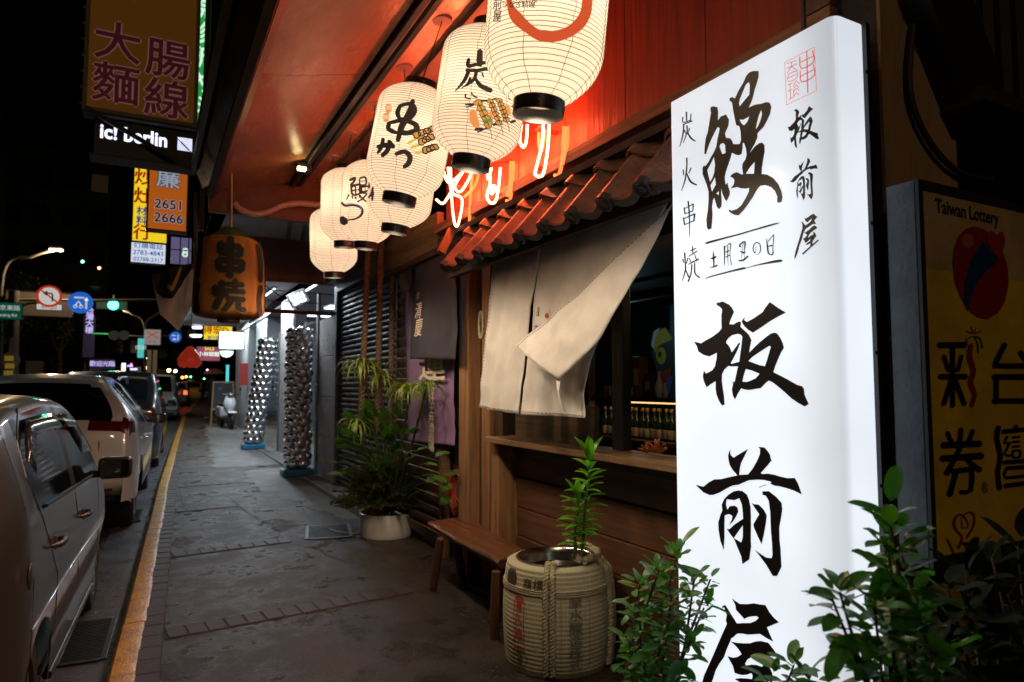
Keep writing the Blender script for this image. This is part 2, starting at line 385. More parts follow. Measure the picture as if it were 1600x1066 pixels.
MB().box((2.30,4.462,0),(2.34,4.598,2.8)).build('infill_panel', wood('wood_infill', (.10,.055,.03), 'z'), house)
MB().box((2.395,1.36,0),(2.41,5.0,1.09)).build('back_board', bed, house)
z = .02; i = 0
for h_ in (.2,.225,.2,.215,.2):
    y0 = 1.40+rnd.uniform(0,.01); 
    for (a, b) in ((y0, 4.32),):
        dz = .004*rnd.uniform(-1,1)
        MB().box((2.34+dz,a,z),(2.385,b,z+h_-.008), Matrix.Rotation(R(-4),3,'Y')).build('plank', darkplank if i % 2 else wood('wood_plank_dark2', (.18,.082,.042),'y',.5,grain=9), house, bevel=.003)
    z += h_; i += 1
MB().box((2.13,1.36,1.100),(2.42,4.42,1.138)).build('window_sill', wood('wood_sill', (.30,.175,.085),'y',.45), house, bevel=.004)
MB().box((2.30,1.36,1.03),(2.338,4.30,1.096)).build('sill_rail', wood('wood_rail_dark', (.06,.03,.017),'y',.5), house, bevel=.003)
# window frame
for (y0,y1) in ((3.06,3.16),(1.36,1.46)): MB().box((2.33,y0,1.14),(2.39,y1,2.35)).build('window_post', wood('wood_frame_black', (.02,.014,.011),'z',.5), house, bevel=.003)
MB().box((2.33,1.46,2.28),(2.39,4.45,2.40)).build('lintel', wood('wood_frame_blacky', (.02,.014,.011),'y',.5), house)
MB().box((2.33,3.34,1.14),(2.37,4.32,1.38)).build('window_lower_panel', wood('wood_panel_ochre', (.16,.11,.05),'y',.5), house)
# upper red boards
yb = 1.62
while yb < 5.2:
    y1 = min(yb+.585, 5.24); MB().box((2.16,yb,2.80),(2.19,y1-.006,3.72)).build('board', redboard, house, bevel=.002); yb += .585
MB().box((2.20,1.6,2.46),(2.23,5.24,3.9)).build('wall_backing', bed, house)
MB().box((2.06,1.5,2.765),(2.158,5.26,2.835)).build('lower_beam', wood('wood_beam_red', (.30,.13,.06),'y',.5), house, bevel=.004)
MB().box((2.06,1.50,2.84),(2.157,1.60,3.7)).build('corner_post', wood('wood_corner', (.16,.08,.05),'z',.6), house, bevel=.004)
MB().box((2.10,5.28,2.66),(2.16,7.3,2.97)).build('fascia_board', olive, house, bevel=.003)
MB().box((2.08,5.27,2.60),(2.17,7.3,2.655)).build('fascia_rail', wood('wood_rail_dark', (.06,.03,.017),'y',.5), house)
# slanting braces seen under the boards
for (p,q) in (((2.10,4.95,2.76),(2.0,4.95,2.55)),((2.12,4.55,2.76),(2.12,4.55,2.4))):
    MB().beam(p,q,.05,.06).build('brace', pine, house, bevel=.003)
# projecting wood block rods holding the neon
# ---- interior seen through the window
room = thing('bar_interior', 'dim bar room behind the window with teal wall and shelf boards', 'room', (4,4,0)); room['kind'] = 'structure'; del room['category']
teal = mat('teal_wall', (.03,.075,.085), .6, c2=(.015,.03,.035), vs=2)
MB().box((2.45,.9,.01),(6.4,6.9,.02)).build('floor', bed, room)
MB().box((5.3,1.2,.02),(5.36,7.2,3)).build('wall', teal, room)
MB().box((2.5,6.9,.02),(5.3,6.95,3)).build('wall', mat('room_wall_dark', (.03,.022,.018), .7), room)
MB().box((2.42,1.2,2.45),(5.3,6.9,2.5)).build('ceiling', mat('room_ceiling', (.035,.02,.014), .6), room)
MB().box((3.9,4.5,2.28),(3.98,6.4,2.36)).build('beam', wood('wood_frame_blacky', (.02,.014,.011),'y',.5), room)
shelfwood = wood('wood_shelf', (.07,.035,.02),'y',.4)
for z in (1.03, 1.40): MB().box((3.75,3.4,z-.035),(4.05,6.0,z)).build('shelf_board', shelfwood, room, bevel=.003)
MB().box((3.72,5.42,.02),(3.80,5.50,2.28)).build('upright', wood('wood_upright', (.20,.09,.04),'z',.5), room, bevel=.003)
MB().box((4.05,3.4,.5),(4.07,5.9,1.0)).build('counter_back', mat('poster_mix', (.10,.07,.05), .5, c2=(.03,.10,.10), vs=7), room)
# framed poster slab leaning on the shelf end, plain abstract colours
# ---- granite wall bay, louvre screen, roller shutter (between restaurant and shop)
granite = mat('granite_speckle', (.21,.19,.165), .55, c2=(.09,.085,.078), vs=160, bump=.2, bs=200, thr=(.42,.58))
bay = thing('granite_bay', 'speckled granite wall strip behind the banners left of the corner post', 'wall', (2.4,5.3,0))
MB().box((2.40,5.0,0),(2.7,5.62,2.6)).build('granite_panel', granite, bay, bevel=.004)
MB().box((2.40,5.0,2.61),(2.7,5.62,3.1)).build('upper_panel', mat('grey_panel', (.14,.14,.15), .4), bay, bevel=.004)
MB().box((2.36,5.02,2.37),(2.43,5.5,2.41)).build('ledge', mat('pvc_white', (.55,.5,.45), .4), bay, bevel=.003)
lou = thing('louvre_screen', 'wooden louvre screen standing behind the purple banner and plants', 'screen', (2.32,6.2,0))
lw = wood('wood_louvre', (.22,.125,.06),'y',.5)
for yy in (5.62,6.88): MB().box((2.28,yy-.03,0),(2.36,yy+.03,2.66)).build('screen_post', lw, lou, bevel=.003)
z = .1
while z < 2.6:
    MB().box((2.295,5.655,z),(2.31,6.845,z+.115), Matrix.Rotation(R(-24),3,'Y')).build('slat', lw, lou, bevel=.002); z += .105
MB().box((2.37,5.6,0),(2.38,6.9,2.66)).build('screen_back', bed, lou)
shut = thing('roller_shutter', 'closed blue grey roller shutter with wet horizontal slats behind the ropes', 'shutter', (2.42,8.4,0))
sm = mat('shutter_steel', (.028,.036,.052), .55, metal=0, spec=.2, c2=(.014,.018,.027), vs=9, rvar=.14)
z = .12; i = 0
while z < 2.80:
    mb = MB(); pr = [(0,0),(-.016,.012),(-.02,.035),(-.014,.06),(0,.068)]
    for (dx, dz) in pr: mb.v += [Vector((2.42+dx,6.95,z+dz)), Vector((2.42+dx,9.86,z+dz))]
    mb.f = [(2*q,2*q+1,2*q+3,2*q+2) for q in range(4)]
    mb.build('shutter_slat', sm, shut, smooth=60); z += .072; i += 1
for yy in (6.92, 9.9): MB().box((2.37,yy-.03,0),(2.47,yy+.03,2.86)).build('guide_rail', mat('rail_steel', (.16,.165,.18), .35, metal=.6), shut, bevel=.004)
MB().box((2.36,6.9,2.86),(2.6,9.95,3.02)).build('shutter_box', mat('grey_panel', (.14,.14,.15), .4), shut, bevel=.004)
MB().box((2.3,7.0,3.03),(2.7,10.4,3.8)).build('lintel_panel', mat('grey_panel', (.14,.14,.15), .4), shut)
MB().box((2.12,6.95,0),(2.5,11.2,.10)).build('plinth', dry, shut, bevel=.006)

# ============================================================ AWNING / SOFFIT
aw = thing('awning', 'long plywood awning over the sidewalk lit red underneath', 'awning', (1.2,3,3.4))
def soff(x): return 3.27+(x-.45)*.245 if x < 1.3 else 3.478+(x-1.3)*.2
yb = [.95,1.95,4.05,6.62]
for a, b in zip(yb, yb[1:]):
    mb = MB(); x0, x1 = .50, 1.11
    mb.add([(x0,a,soff(x0)),(x1,a,soff(x1)),(x1,b-.006,soff(x1)),(x0,b-.006,soff(x0)),(x0,a,soff(x0)+.02),(x1,a,soff(x1)+.02),(x1,b-.006,soff(x1)+.02),(x0,b-.006,soff(x0)+.02)],
           [(0,3,2,1),(4,5,6,7),(0,1,5,4),(1,2,6,5),(2,3,7,6),(3,0,4,7)])
    mb.build('soffit_panel', ply, aw)
mb = MB(); mb.add([(1.24,.95,soff(1.24)),(1.44,.95,soff(1.44)),(1.44,6.62,soff(1.44)),(1.24,6.62,soff(1.24))],[(0,1,2,3)]); mb.build('soffit_batten', ply, aw, solid=.02)
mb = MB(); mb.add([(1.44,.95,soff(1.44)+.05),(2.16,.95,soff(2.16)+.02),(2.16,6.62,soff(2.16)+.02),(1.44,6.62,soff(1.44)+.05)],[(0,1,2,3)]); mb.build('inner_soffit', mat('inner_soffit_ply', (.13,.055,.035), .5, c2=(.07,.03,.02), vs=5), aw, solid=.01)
MB().box((1.44,.95,soff(1.44)-.05),(1.5,6.62,soff(1.44)+.04)).build('joist', mat('joist_paint', (.10,.045,.03), .4), aw, bevel=.003)
MB().box((1.80,.95,soff(1.8)-.05),(1.85,6.62,soff(1.8)+.04)).build('joist', mat('joist_paint', (.10,.045,.03), .4), aw, bevel=.003)
for xx in (1.125,1.195): MB().box((xx,.95,soff(xx)-.045),(xx+.035,6.62,soff(xx)+.02)).build('track_rail', blk, aw, bevel=.003)
MB().box((1.162,.95,soff(1.17)-.01),(1.193,6.62,soff(1.17)+.01)).build('track_base', ply, aw)
def slab(name, P, m):
    mb = MB(); P = [Vector(p) for p in P]; mb.add(P, [(0,1,2,3)]); return mb.build(name, m, aw, solid=.02)
slab('edge_trim', [(.45,.95,3.215),(.498,.95,3.262),(.498,6.62,3.262),(.45,6.62,3.215)], plyd)
slab('edge_trim', [(.45,.95,3.205),(.405,.95,3.225),(.405,6.62,3.225),(.45,6.62,3.205)], plyd)
slab('fascia', [(.402,.95,3.225),(.30,.95,3.46),(.30,6.62,3.46),(.402,6.62,3.225)], mat('fascia_dark', (.035,.018,.012), .4, c2=(.018,.012,.01), vs=3, rvar=.15))
MB().box((.27,.95,3.42),(.31,6.66,3.50)).build('gutter_edge', mat('drip_edge', (.03,.03,.03), .4), aw)
MB().box((.30,.95,3.8),(2.3,6.62,3.84)).build('roof_sheet', bed, aw)
MB().box((.42,6.63,3.08),(2.2,6.70,3.66)).build('end_board', plyd, aw)
MB().box((.40,6.55,3.30),(.50,6.72,3.62)).build('end_cap', plyd, aw, bevel=.004)
# canopies for the hanging lamps
for i in range(7):
    yy = 2.06+.62*i; t = thing('ceiling_rose', ['round ceiling rose with a thin wire above the nearest lantern','round ceiling rose with a wire above the charcoal lettered lantern','round ceiling rose with a wire above the skewer lantern','round ceiling rose fourth from the near end of the awning','round ceiling rose fifth from the near end of the awning','round ceiling rose second from the far end of the awning','round ceiling rose at the far end of the awning'][i], 'ceiling rose', (1.33,yy,3.49), group='ceiling roses along the awning batten')
    MB(True).lathe([(.052,-.03),(.055,-.025),(.055,.0)], n=24, cap0=True, cap1=True).build('rose', mat('rose_metal', (.35,.22,.18), .3, metal=.3), t, smooth=35)
# small yellow spot under the awning
t = thing('spot_lamp', 'small glaring yellow spot lamp at the far end of the awning track', 'lamp', (1.08,5.9,3.33))
MB().box((1.05,5.84,3.335),(1.17,5.96,3.40)).build('lamp_housing', blk, t, bevel=.006)
MB().box((1.045,5.80,3.32),(1.115,5.838,3.352)).build('lamp_lens', glow('spot_glow', (1,.85,.35), 9), t, bevel=.005)
MB().beam((1.12,5.9,3.40),(1.16,5.9,3.46),.02,.02).build('bracket', blk, t)
lamp('POINT', (1.07,5.74,3.28), .35, (1,.8,.4), t, .02)
# ============================================================ RIGHT END: concrete pier and dark corrugated wall
conc = mat('concrete_brown', (.48,.31,.17), .75, c2=(.24,.16,.09), vs=2.2, bump=.5, bs=40, stretch=(1,1,.35))
pier = thing('concrete_pier', 'stained brown concrete pier at the end of the shop behind the lottery sign', 'wall', (2.3,1.4,0))
MB().box((2.1,1.346,0),(2.515,1.358,3.9)).build('pier_face', conc, pier)
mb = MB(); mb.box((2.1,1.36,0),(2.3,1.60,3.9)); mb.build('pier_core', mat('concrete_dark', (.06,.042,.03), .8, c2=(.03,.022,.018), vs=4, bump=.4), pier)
MB().box((2.31,1.36,0),(2.515,1.9,3.9)).build('pier_back', conc, pier)
dw = thing('corrugated_wall', 'dark corrugated wall and soffit to the right of the concrete pier', 'wall', (3.4,1.8,0))
cor = mat('corrugated_dark', (.018,.018,.022), .5, metal=.2)
mb = MB(); n = 60
for i in range(n+1):
    x = 2.5+2.6*i/n; mb.v += [Vector((x,1.95+(.03 if (i//2) % 2 else 0),0)), Vector((x,1.95+(.03 if (i//2) % 2 else 0),4.2))]
mb.f = [(2*i,2*i+1,2*i+3,2*i+2) for i in range(n)]; mb.build('corrugated_sheet', cor, dw)
# dark sloping bar added where the diagonal shadow lies across the pier
MB().beam((2.12,1.30,3.15),(2.55,1.30,2.50),.10,.25).build('shadow_bar', cor, dw)
# cables on the pier
cb = mat('cable_sheath', (.035,.022,.014), .6)
def cable(name, label, P, r, m, cat='cable', group=None, n=8):
    mb = MB(); C = catmull(P, 8) if len(P) > 2 else P; mb.tube(C, r, n); o = mb.build(name, m, None, smooth=60)
    return tag(o, label, cat, group)
c = [at(u,v,y=1.325) for u, v in ((1427,40),(1421,100),(1423,150),(1440,200),(1470,245),(1505,272),(1550,281))]
cable('conduit', 'thick brown conduit curving down the concrete pier above the lottery sign', [tuple(p) for p in c], .011, cb, 'conduit')
c = [at(u,v,y=1.335) for u, v in ((1430,68),(1450,95),(1465,118),(1478,122),(1483,115))]
cable('thin_cable', 'thin dark cable looping off the conduit on the pier', [tuple(p) for p in c], .003, cb)
c = [at(u,v,y=1.33) for u, v in ((1408,0),(1418,25),(1436,45),(1460,75),(1485,92))]
cable('loose_wire', 'loose wire hanging across the top of the concrete pier', [tuple(p) for p in c], .0025, cb)
# ============================================================ BIG WHITE LIGHT-BOX SIGN
SX, SY0, SY1, SZ1 = 1.80, 1.298, 2.036, 2.628
ink = mat('sign_ink', (.012,.010,.014), .45); inkb = mat('sign_ink_brown', (.05,.028,.02), .4, c2=(.015,.011,.012), vs=14, stretch=(1,1,.2))
redink = mat('seal_red', (.55,.07,.04), .5, es=.5, ec=(1,.10,.05))
sign = thing('light_box_sign', 'tall glowing white light box sign with black brush characters at right', 'sign', (SX+.075,(SY0+SY1)/2,.28))
def acryl(name, s, c=(.86,.92,1), k=.06):
    m = mat(name, (.30,.36,.40), .22, es=s, ec=c); nt = m.node_tree; b = nt.nodes['Principled BSDF']
    tc = nt.nodes.new('ShaderNodeTexCoord'); n = nt.nodes.new('ShaderNodeTexNoise'); n.inputs['Scale'].default_value = 2.5
    mr = nt.nodes.new('ShaderNodeMapRange'); mr.inputs[1].default_value = .3; mr.inputs[2].default_value = .7; mr.inputs[3].default_value = s*(1-k); mr.inputs[4].default_value = s*(1+k)
    # uneven backlight painted into the emission: dimmer toward the top and street corner
    sp_ = nt.nodes.new('ShaderNodeSeparateXYZ'); nt.links.new(tc.outputs['Object'], sp_.inputs[0])
    def ramp(o, a, b_, lo): 
        q = nt.nodes.new('ShaderNodeMapRange'); q.interpolation_type = 'SMOOTHSTEP'; q.inputs[1].default_value = a; q.inputs[2].default_value = b_; q.inputs[3].default_value = lo; q.inputs[4].default_value = 1; nt.links.new(sp_.outputs[o], q.inputs[0]); return q
    r1 = ramp(2, 2.36, 1.7, .80); r2 = ramp(1, -.38, -.14, .70); r3 = ramp(0, -.076, -.052, .70); pr_ = mr.outputs[0]
    mxx = nt.nodes.new('ShaderNodeMath'); mxx.operation = 'MAXIMUM'; nt.links.new(r2.outputs[0], mxx.inputs[0]); nt.links.new(r3.outputs[0], mxx.inputs[1])
    for q in (r1, mxx):
        mu = nt.nodes.new('ShaderNodeMath'); mu.operation = 'MULTIPLY'; nt.links.new(pr_, mu.inputs[0]); nt.links.new(q.outputs[0], mu.inputs[1]); pr_ = mu.outputs[0]
    nt.links.new(tc.outputs['Object'], n.inputs[0]); nt.links.new(n.outputs[0], mr.inputs[0]); nt.links.new(pr_, b.inputs['Emission Strength']); return m
SGN = .96
mb = MB(); r_ = .028; sec = []
for (cx, cy, a0) in ((SX+.15-r_,SY0+r_,-90),(SX+.15-r_,SY1-.012,0),(SX+.012,SY1-.012,90),(SX+r_,SY0+r_,180)):
    rr = r_ if cy < 1.6 else .012
    for k in range(6): a = R(a0+18*k); sec.append((cx+rr*math.cos(a), cy+rr*math.sin(a)))
n = len(sec); mb.v = [Vector((x,y,.30)) for x,y in sec]+[Vector((x,y,SZ1)) for x,y in sec]
mb.f = [(i,(i+1)%n,(i+1)%n+n,i+n) for i in range(n)]+[tuple(range(n))[::-1],tuple(range(n,2*n))]
mb.build('light_box', acryl('sign_acrylic', SGN), sign, smooth=50, fix=True)
MB().box((SX+.152,SY0+.0,.28),(SX+.17,SY1,SZ1+.012)).build('back_frame', blk, sign)
MB().box((SX,SY0+.01,.25),(SX+.15,SY1,.297)).build('base_frame', mat('rail_steel', (.16,.165,.18), .35), sign)
for z in (.8,1.5,2.1): MB().box((SX+.172,1.75,z),(2.34,1.79,z+.04)).build('bracket', blk, sign)
for z in (2.48,2.0,1.6,1.2,.8):
    MB(True).lathe([(.001,-.004),(.006,-.003),(.006,.001)], (SX+.146-sign.location.x,SY0+.000-sign.location.y,z-.28), 10, m=Matrix.Rotation(R(90),3,'X'), cap0=True).build('screw', blk, sign)
MB().beam((1.92,1.5,SZ1),(1.93,1.5,3.4),.012,.012).build('hanger_rod', cb, sign)
def onsign(zf, ox, oy):
    def f(x, y):
        p = at(ox+x/zf, oy+y/zf, x=SX); return (-p.y, p.z)
    return f
face = lambda y, z: (SX-.0022, -y, z)
def sgn(name, ik, m): return ik.build(name, m, sign, face)
UNAGI = [[(100,262),(125,268),(130,300),(128,350),(145,325),(178,312),(197,345),(192,385),(172,430),(178,455),(205,460),(218,478),(222,495),(262,495),(270,470),(268,420),(260,385),(240,378),(232,340),(222,290),(215,240),(198,225),(202,210),(218,205),(232,215),(255,165),(285,115),(302,75),(322,52),(350,44),(380,45),(379,80),(370,115),(355,160),(345,205),(333,240),(318,270),(335,262),(355,252),(385,248),(400,245),(425,236),(448,240),(458,268),(450,310),(432,350),(410,390),(385,415),(372,430),(372,455),(355,495),(335,530),(325,550),(355,510),(380,490),(400,485),(415,500),(417,540),(408,590),(400,640),(398,680),(430,682),(470,705),(500,740),(520,785),(527,820),(522,850),(505,858),(492,850),(494,820),(480,785),(455,760),(420,748),(390,752),(370,775),(345,820),(315,865),(285,905),(255,935),(225,930),(200,915),(192,898),(215,905),(245,895),(270,875),(295,835),(318,790),(322,765),(300,770),(270,768),(245,760),(205,770),(225,745),(230,720),(222,705),(203,695),(215,680),(240,668),(255,672),(275,683),(283,680),(277,640),(280,615),(297,590),(305,560),(300,520),(290,490),(282,487),(280,520),(275,555),(258,565),(235,560),(215,548),(205,585),(190,630),(178,665),(170,700),(175,745),(188,732),(192,755),(203,790),(200,810),(182,848),(172,838),(155,800),(150,770),(148,800),(152,840),(150,880),(135,897),(120,880),(112,850),(105,825),(98,840),(92,880),(95,930),(92,980),(88,1015),(70,1024),(60,1010),(57,960),(66,900),(70,840),(70,790),(60,750),(45,710),(33,680),(33,640),(42,625),(50,632),(70,605),(85,575),(100,550),(118,510),(125,460),(135,420),(138,395),(125,392),(110,420),(95,450),(75,495),(60,540),(55,558),(44,555),(46,510),(52,460),(65,420),(72,380),(80,330),(85,300),(80,280),(86,265)],
 [(318,113),(325,130),(322,190),(300,215),(280,240),(262,262),(258,245),(265,215),(285,165),(300,130)],[(262,345),(285,345),(322,325),(310,355),(290,380),(275,370)],[(395,285),(400,310),(390,350),(375,385),(362,405),(368,370),(380,320)],[(355,605),(352,650),(350,678),(300,678),(325,640)],[(145,495),(160,488),(172,500),(175,550),(155,557),(145,530),(138,510)],[(103,575),(110,620),(105,670),(95,700),(80,728),(70,690),(63,655),(85,615)],[(110,700),(115,745),(100,770),(92,790),(82,750)],[(133,785),(133,810),(118,800)]]
BAN = [[(228,95),(225,75),(245,73),(282,62),(300,72),(335,90),(362,118),(380,155),(362,195),(345,235),(338,262),(375,265),(400,248),(425,238),(442,245),(436,285),(480,325),(510,355),(533,402),(522,450),(513,510),(560,462),(610,415),(660,375),(700,345),(733,335),(760,345),(790,390),(808,430),(817,472),(795,505),(770,560),(745,620),(725,683),(790,715),(860,752),(930,792),(975,805),(992,825),(998,880),(1018,925),(1035,962),(1000,984),(945,955),(885,915),(820,855),(750,797),(715,770),(683,757),(650,785),(615,822),(560,832),(505,840),(465,833),(443,824),(415,868),(387,924),(368,885),(360,835),(372,775),(352,765),(385,768),(395,720),(405,670),(415,632),(345,632),(330,628),(295,660),(275,700),(273,760),(282,830),(292,890),(297,968),(272,975),(245,930),(225,880),(218,830),(218,762),(180,785),(138,816),(115,765),(105,720),(115,668),(132,695),(160,682),(190,665),(212,630),(225,570),(229,512),(195,530),(160,545),(110,530),(65,500),(55,460),(28,415),(60,422),(90,430),(130,405),(185,375),(240,335),(270,300),(268,190),(275,135),(255,110)],
 [(330,385),(360,360),(410,347),(440,355),(452,375),(445,440),(435,510),(425,592),(400,598),(360,610),(350,605),(380,550),(410,490),(433,430),(425,420),(400,455),(360,510),(345,470),(325,440),(312,430),(312,410)],[(505,585),(540,550),(590,515),(640,483),(690,452),(702,460),(690,500),(670,570),(650,630),(600,620),(555,603)],[(483,655),(540,670),(603,697),(570,735),(530,755),(490,768),(453,765),(465,710)]]
BAN2 = [[(693,67),(760,115),(834,160),(750,205),(690,240),(640,275),(595,305),(545,337),(500,310),(465,275),(445,238),(475,195),(468,228),(495,242),(560,205),(628,158),(655,115)]]
MAE = [[[(318,60),(312,85),(318,108),(340,128),(375,105),(415,82),(455,57),(430,110),(400,170),(390,215),(385,265),(420,262),(455,260),(490,215),(525,155),(548,100),(550,60),(535,42),(585,47),(610,75),(630,105),(633,130),(642,150),(605,195),(555,252),(570,257),(610,254),(660,262),(720,280),(770,290),(825,288),(850,330),(882,420),(820,390),(760,370),(700,355),(665,350),(630,335),(640,320),(580,305),(520,303),(460,308),(420,325),(380,343),(330,350),(280,375),(230,405),(180,423),(150,425),(100,403),(70,375),(38,342),(100,358),(140,325),(185,300),(240,298),(300,283),(370,268),(335,230),(308,185),(300,150),(296,115),(302,85)]],
 [[(375,388),(410,392),(445,420),(462,460),(475,520),(478,600),(478,700),(477,790),(480,830),(465,935),(410,972),(400,910),(370,840),(345,775),(310,730),(285,690),(305,695),(350,655),(415,612),(412,560),(405,500),(385,450),(345,465),(285,458),(280,500),(290,540),(310,512),(345,508),(370,520),(378,555),(360,595),(335,635),(302,665),(325,620),(330,590),(305,575),(270,585),(268,650),(268,760),(262,862),(235,790),(220,700),(218,640),(235,580),(250,548),(245,500),(265,455),(300,420),(340,395)],[(413,665),(412,760),(400,800),(342,765),(380,710)]],
 [[(482,487),(505,497),(540,500),(580,540),(603,585),(598,640),(580,740),(562,815),(530,750),(500,680),(497,655),(520,615),(543,577),(510,530)]],
 [[(568,395),(620,393),(680,440),(720,485),(727,530),(718,600),(703,680),(705,780),(713,850),(717,930),(720,995),(685,1066),(650,1066),(600,980),(545,905),(508,858),(560,895),(600,920),(640,925),(648,900),(645,820),(635,700),(630,560),(618,470),(595,430),(568,422)]],[[(538,362),(600,338),(600,343),(541,366)]]]
YA = [[[(470,105),(510,140),(560,172),(640,175),(720,165),(790,178),(852,185),(900,270),(950,330),(1008,382),(940,410),(870,440),(900,510),(943,605),(860,560),(790,515),(720,520),(650,523),(590,512),(540,510),(515,525),(490,550),(460,570),(455,590),(440,625),(415,680),(380,780),(330,850),(285,930),(255,1030),(215,1120),(120,1230),(110,1150),(150,990),(200,880),(250,770),(310,630),(340,560),(380,470),(412,400),(400,360),(410,300),(390,250),(385,215),(352,218),(365,195),(395,185),(430,240),(480,320),(527,395),(600,390),(680,390),(740,365),(775,330),(750,312),(700,315),(650,325),(610,345),(570,300),(515,240),(508,185)]],
 [[(452,600),(520,615),(610,622),(680,620),(740,600),(800,595),(885,615),(930,670),(965,720),(985,780),(920,770),(840,762),(760,762),(700,775),(650,805),(622,850),(630,875),(690,865),(750,868),(815,890),(830,850),(800,787),(830,795),(870,845),(900,895),(930,960),(940,1030),(830,1090),(790,1120),(790,1200),(1010,1190),(1050,1260),(760,1275),(420,1300),(380,1230),(560,1215),(700,1205),(700,1110),(600,1090),(500,1030),(560,1018),(640,1022),(700,1030),(705,985),(690,962),(640,980),(590,985),(545,975),(500,960),(480,880),(418,768),(480,785),(530,778),(580,745),(545,690),(500,640)]]]
def polys(L):
    k = Ink()
    for lp in L: k.poly(lp)
    return k
sgn('brush_character', Ink().poly(UNAGI).xf(onsign(3.9467,1090,100)), inkb)
sgn('brush_character', polys([BAN,BAN2]).xf(onsign(5.61,1080,460)), ink)
sgn('brush_character', polys(MAE).xf(onsign(5.075,1080,690)), ink)
sgn('brush_character', polys(YA).xf(onsign(7.3,1080,920)), ink)
# small repeats of the three characters in the upper right column, sized on the face in metres
def fit(src, x0, x1, z0, z1, name):
    k = Ink(); k.v = list(src.v); k.f = src.f
    xs = [p[0] for p in k.v]; zs = [p[1] for p in k.v]; a, b, c, d = min(xs), max(xs), min(zs), max(zs)
    k.xf(lambda x, z: (x0+(x-a)/(b-a)*(x1-x0), z0+(z-c)/(d-c)*(z1-z0))); return sgn(name, k, ink)
for src, (l, t, r, bt) in ((polys([BAN,BAN2]).xf(onsign(5.61,1080,460)),(1231,166,1280,228)),(polys(MAE).xf(onsign(5.075,1080,690)),(1234,250,1279,315)),(polys(YA).xf(onsign(7.3,1080,920)),(1241,337,1280,402))):
    m_ = (t+bt)/2; a = at(l,m_,x=SX); b = at(r,m_,x=SX); c = at((l+r)/2,t,x=SX).z; d = at((l+r)/2,bt,x=SX).z
    fit(src, -a.y, -b.y, d, c, 'brush_character')
k = Ink()
for s in ([(82,90,9),(84,140,7)],[(62,118,7),(65,148,6),(105,135,6)],[(108,100,6),(105,140,7)],[(62,160,5),(115,140,7)],[(68,160,8),(62,220,8),(45,282,4)],[(72,190,8),(76,210,5)],[(100,180,7),(92,205,4)],[(85,165,8),(86,200,8),(65,262,4)],[(86,200,7),(108,235,11),(132,252,6)],
    [(84,345,9),(84,400,8),(74,470,8),(55,525,4)],[(65,410,7),(66,440,6)],[(108,400,8),(95,430,5)],[(84,430,6),(105,475,12),(140,495,7)],
    [(92,585,9),(98,650,8),(100,780,4)],[(70,620,7),(74,655,7)],[(72,625,5),(98,612,5),(120,600,7)],[(120,600,8),(118,640,6)],[(74,655,5),(118,638,6)],[(66,675,8),(72,715,8)],[(68,682,5),(98,668,6),(128,655,8)],[(128,655,10),(124,695,8)],[(72,715,5),(124,692,6)],
    [(72,870,9),(76,930,8),(76,970,8),(58,1028,4)],[(62,905,7),(66,925,6)],[(90,900,7),(82,930,5)],[(78,965,6),(95,1005,9)],[(115,835,7),(118,870,6)],[(100,862,5),(135,845,6)],[(95,890,5),(140,862,7)],[(98,900,6),(108,925,5)],[(128,880,6),(140,915,6)],[(92,935,5),(150,905,9)],[(112,935,8),(108,985,7),(92,1030,9)],[(128,925,7),(128,975,8),(138,995,8),(155,1008,9)]): k.stroke(s)
sgn('side_lettering', k.xf(onsign(3.55,1050,150)), ink)
k = Ink()
for s in ([(110,455,6),(160,435,30),(400,370,24),(600,318,22),(760,270,22),(1040,190,26),(1150,162,5)],[(110,940,6),(200,905,18),(450,840,22),(640,795,30),(690,788,10),(850,745,18),(1080,700,36),(1160,690,34),(1185,680,5)],
    [(222,555,6),(228,640,24),(232,770,16)],[(190,660,16),(230,650,26),(262,630,22)],[(182,785,8),(240,770,20),(280,752,22)],
    [(378,490,24),(380,600,18),(378,750,12)],[(385,500,8),(420,475,12),(455,450,16),(465,475,16),(455,600,8),(475,750,14)],[(425,490,14),(424,600,12),(430,770,4)],[(395,570,14),(440,550,20)],[(395,640,12),(457,608,16)],
    [(600,495,30),(590,470,20),(655,425,22),(665,470,22),(652,560,10),(655,650,6)],[(640,450,10),(625,540,8),(615,660,6)],[(595,555,12),(640,578,24),(668,568,18)],[(575,690,16),(640,680,26),(705,625,22)],
    [(815,480,6),(812,560,8),(800,580,14),(780,550,14),(778,500,14),(800,450,14),(835,437,16),(868,460,16),(880,520,16),(865,580,12),(820,608,5)],
    [(962,390,10),(975,480,24),(985,570,24),(1010,600,18),(1050,595,20),(1052,500,12),(1062,350,14),(1055,335,12),(1010,390,12),(985,420,14)],[(990,490,12),(1040,478,24)]): k.stroke(s)
sgn('line_lettering', k.xf(onsign(8.88,1090,330)), ink)
k = Ink(); q = 2.2
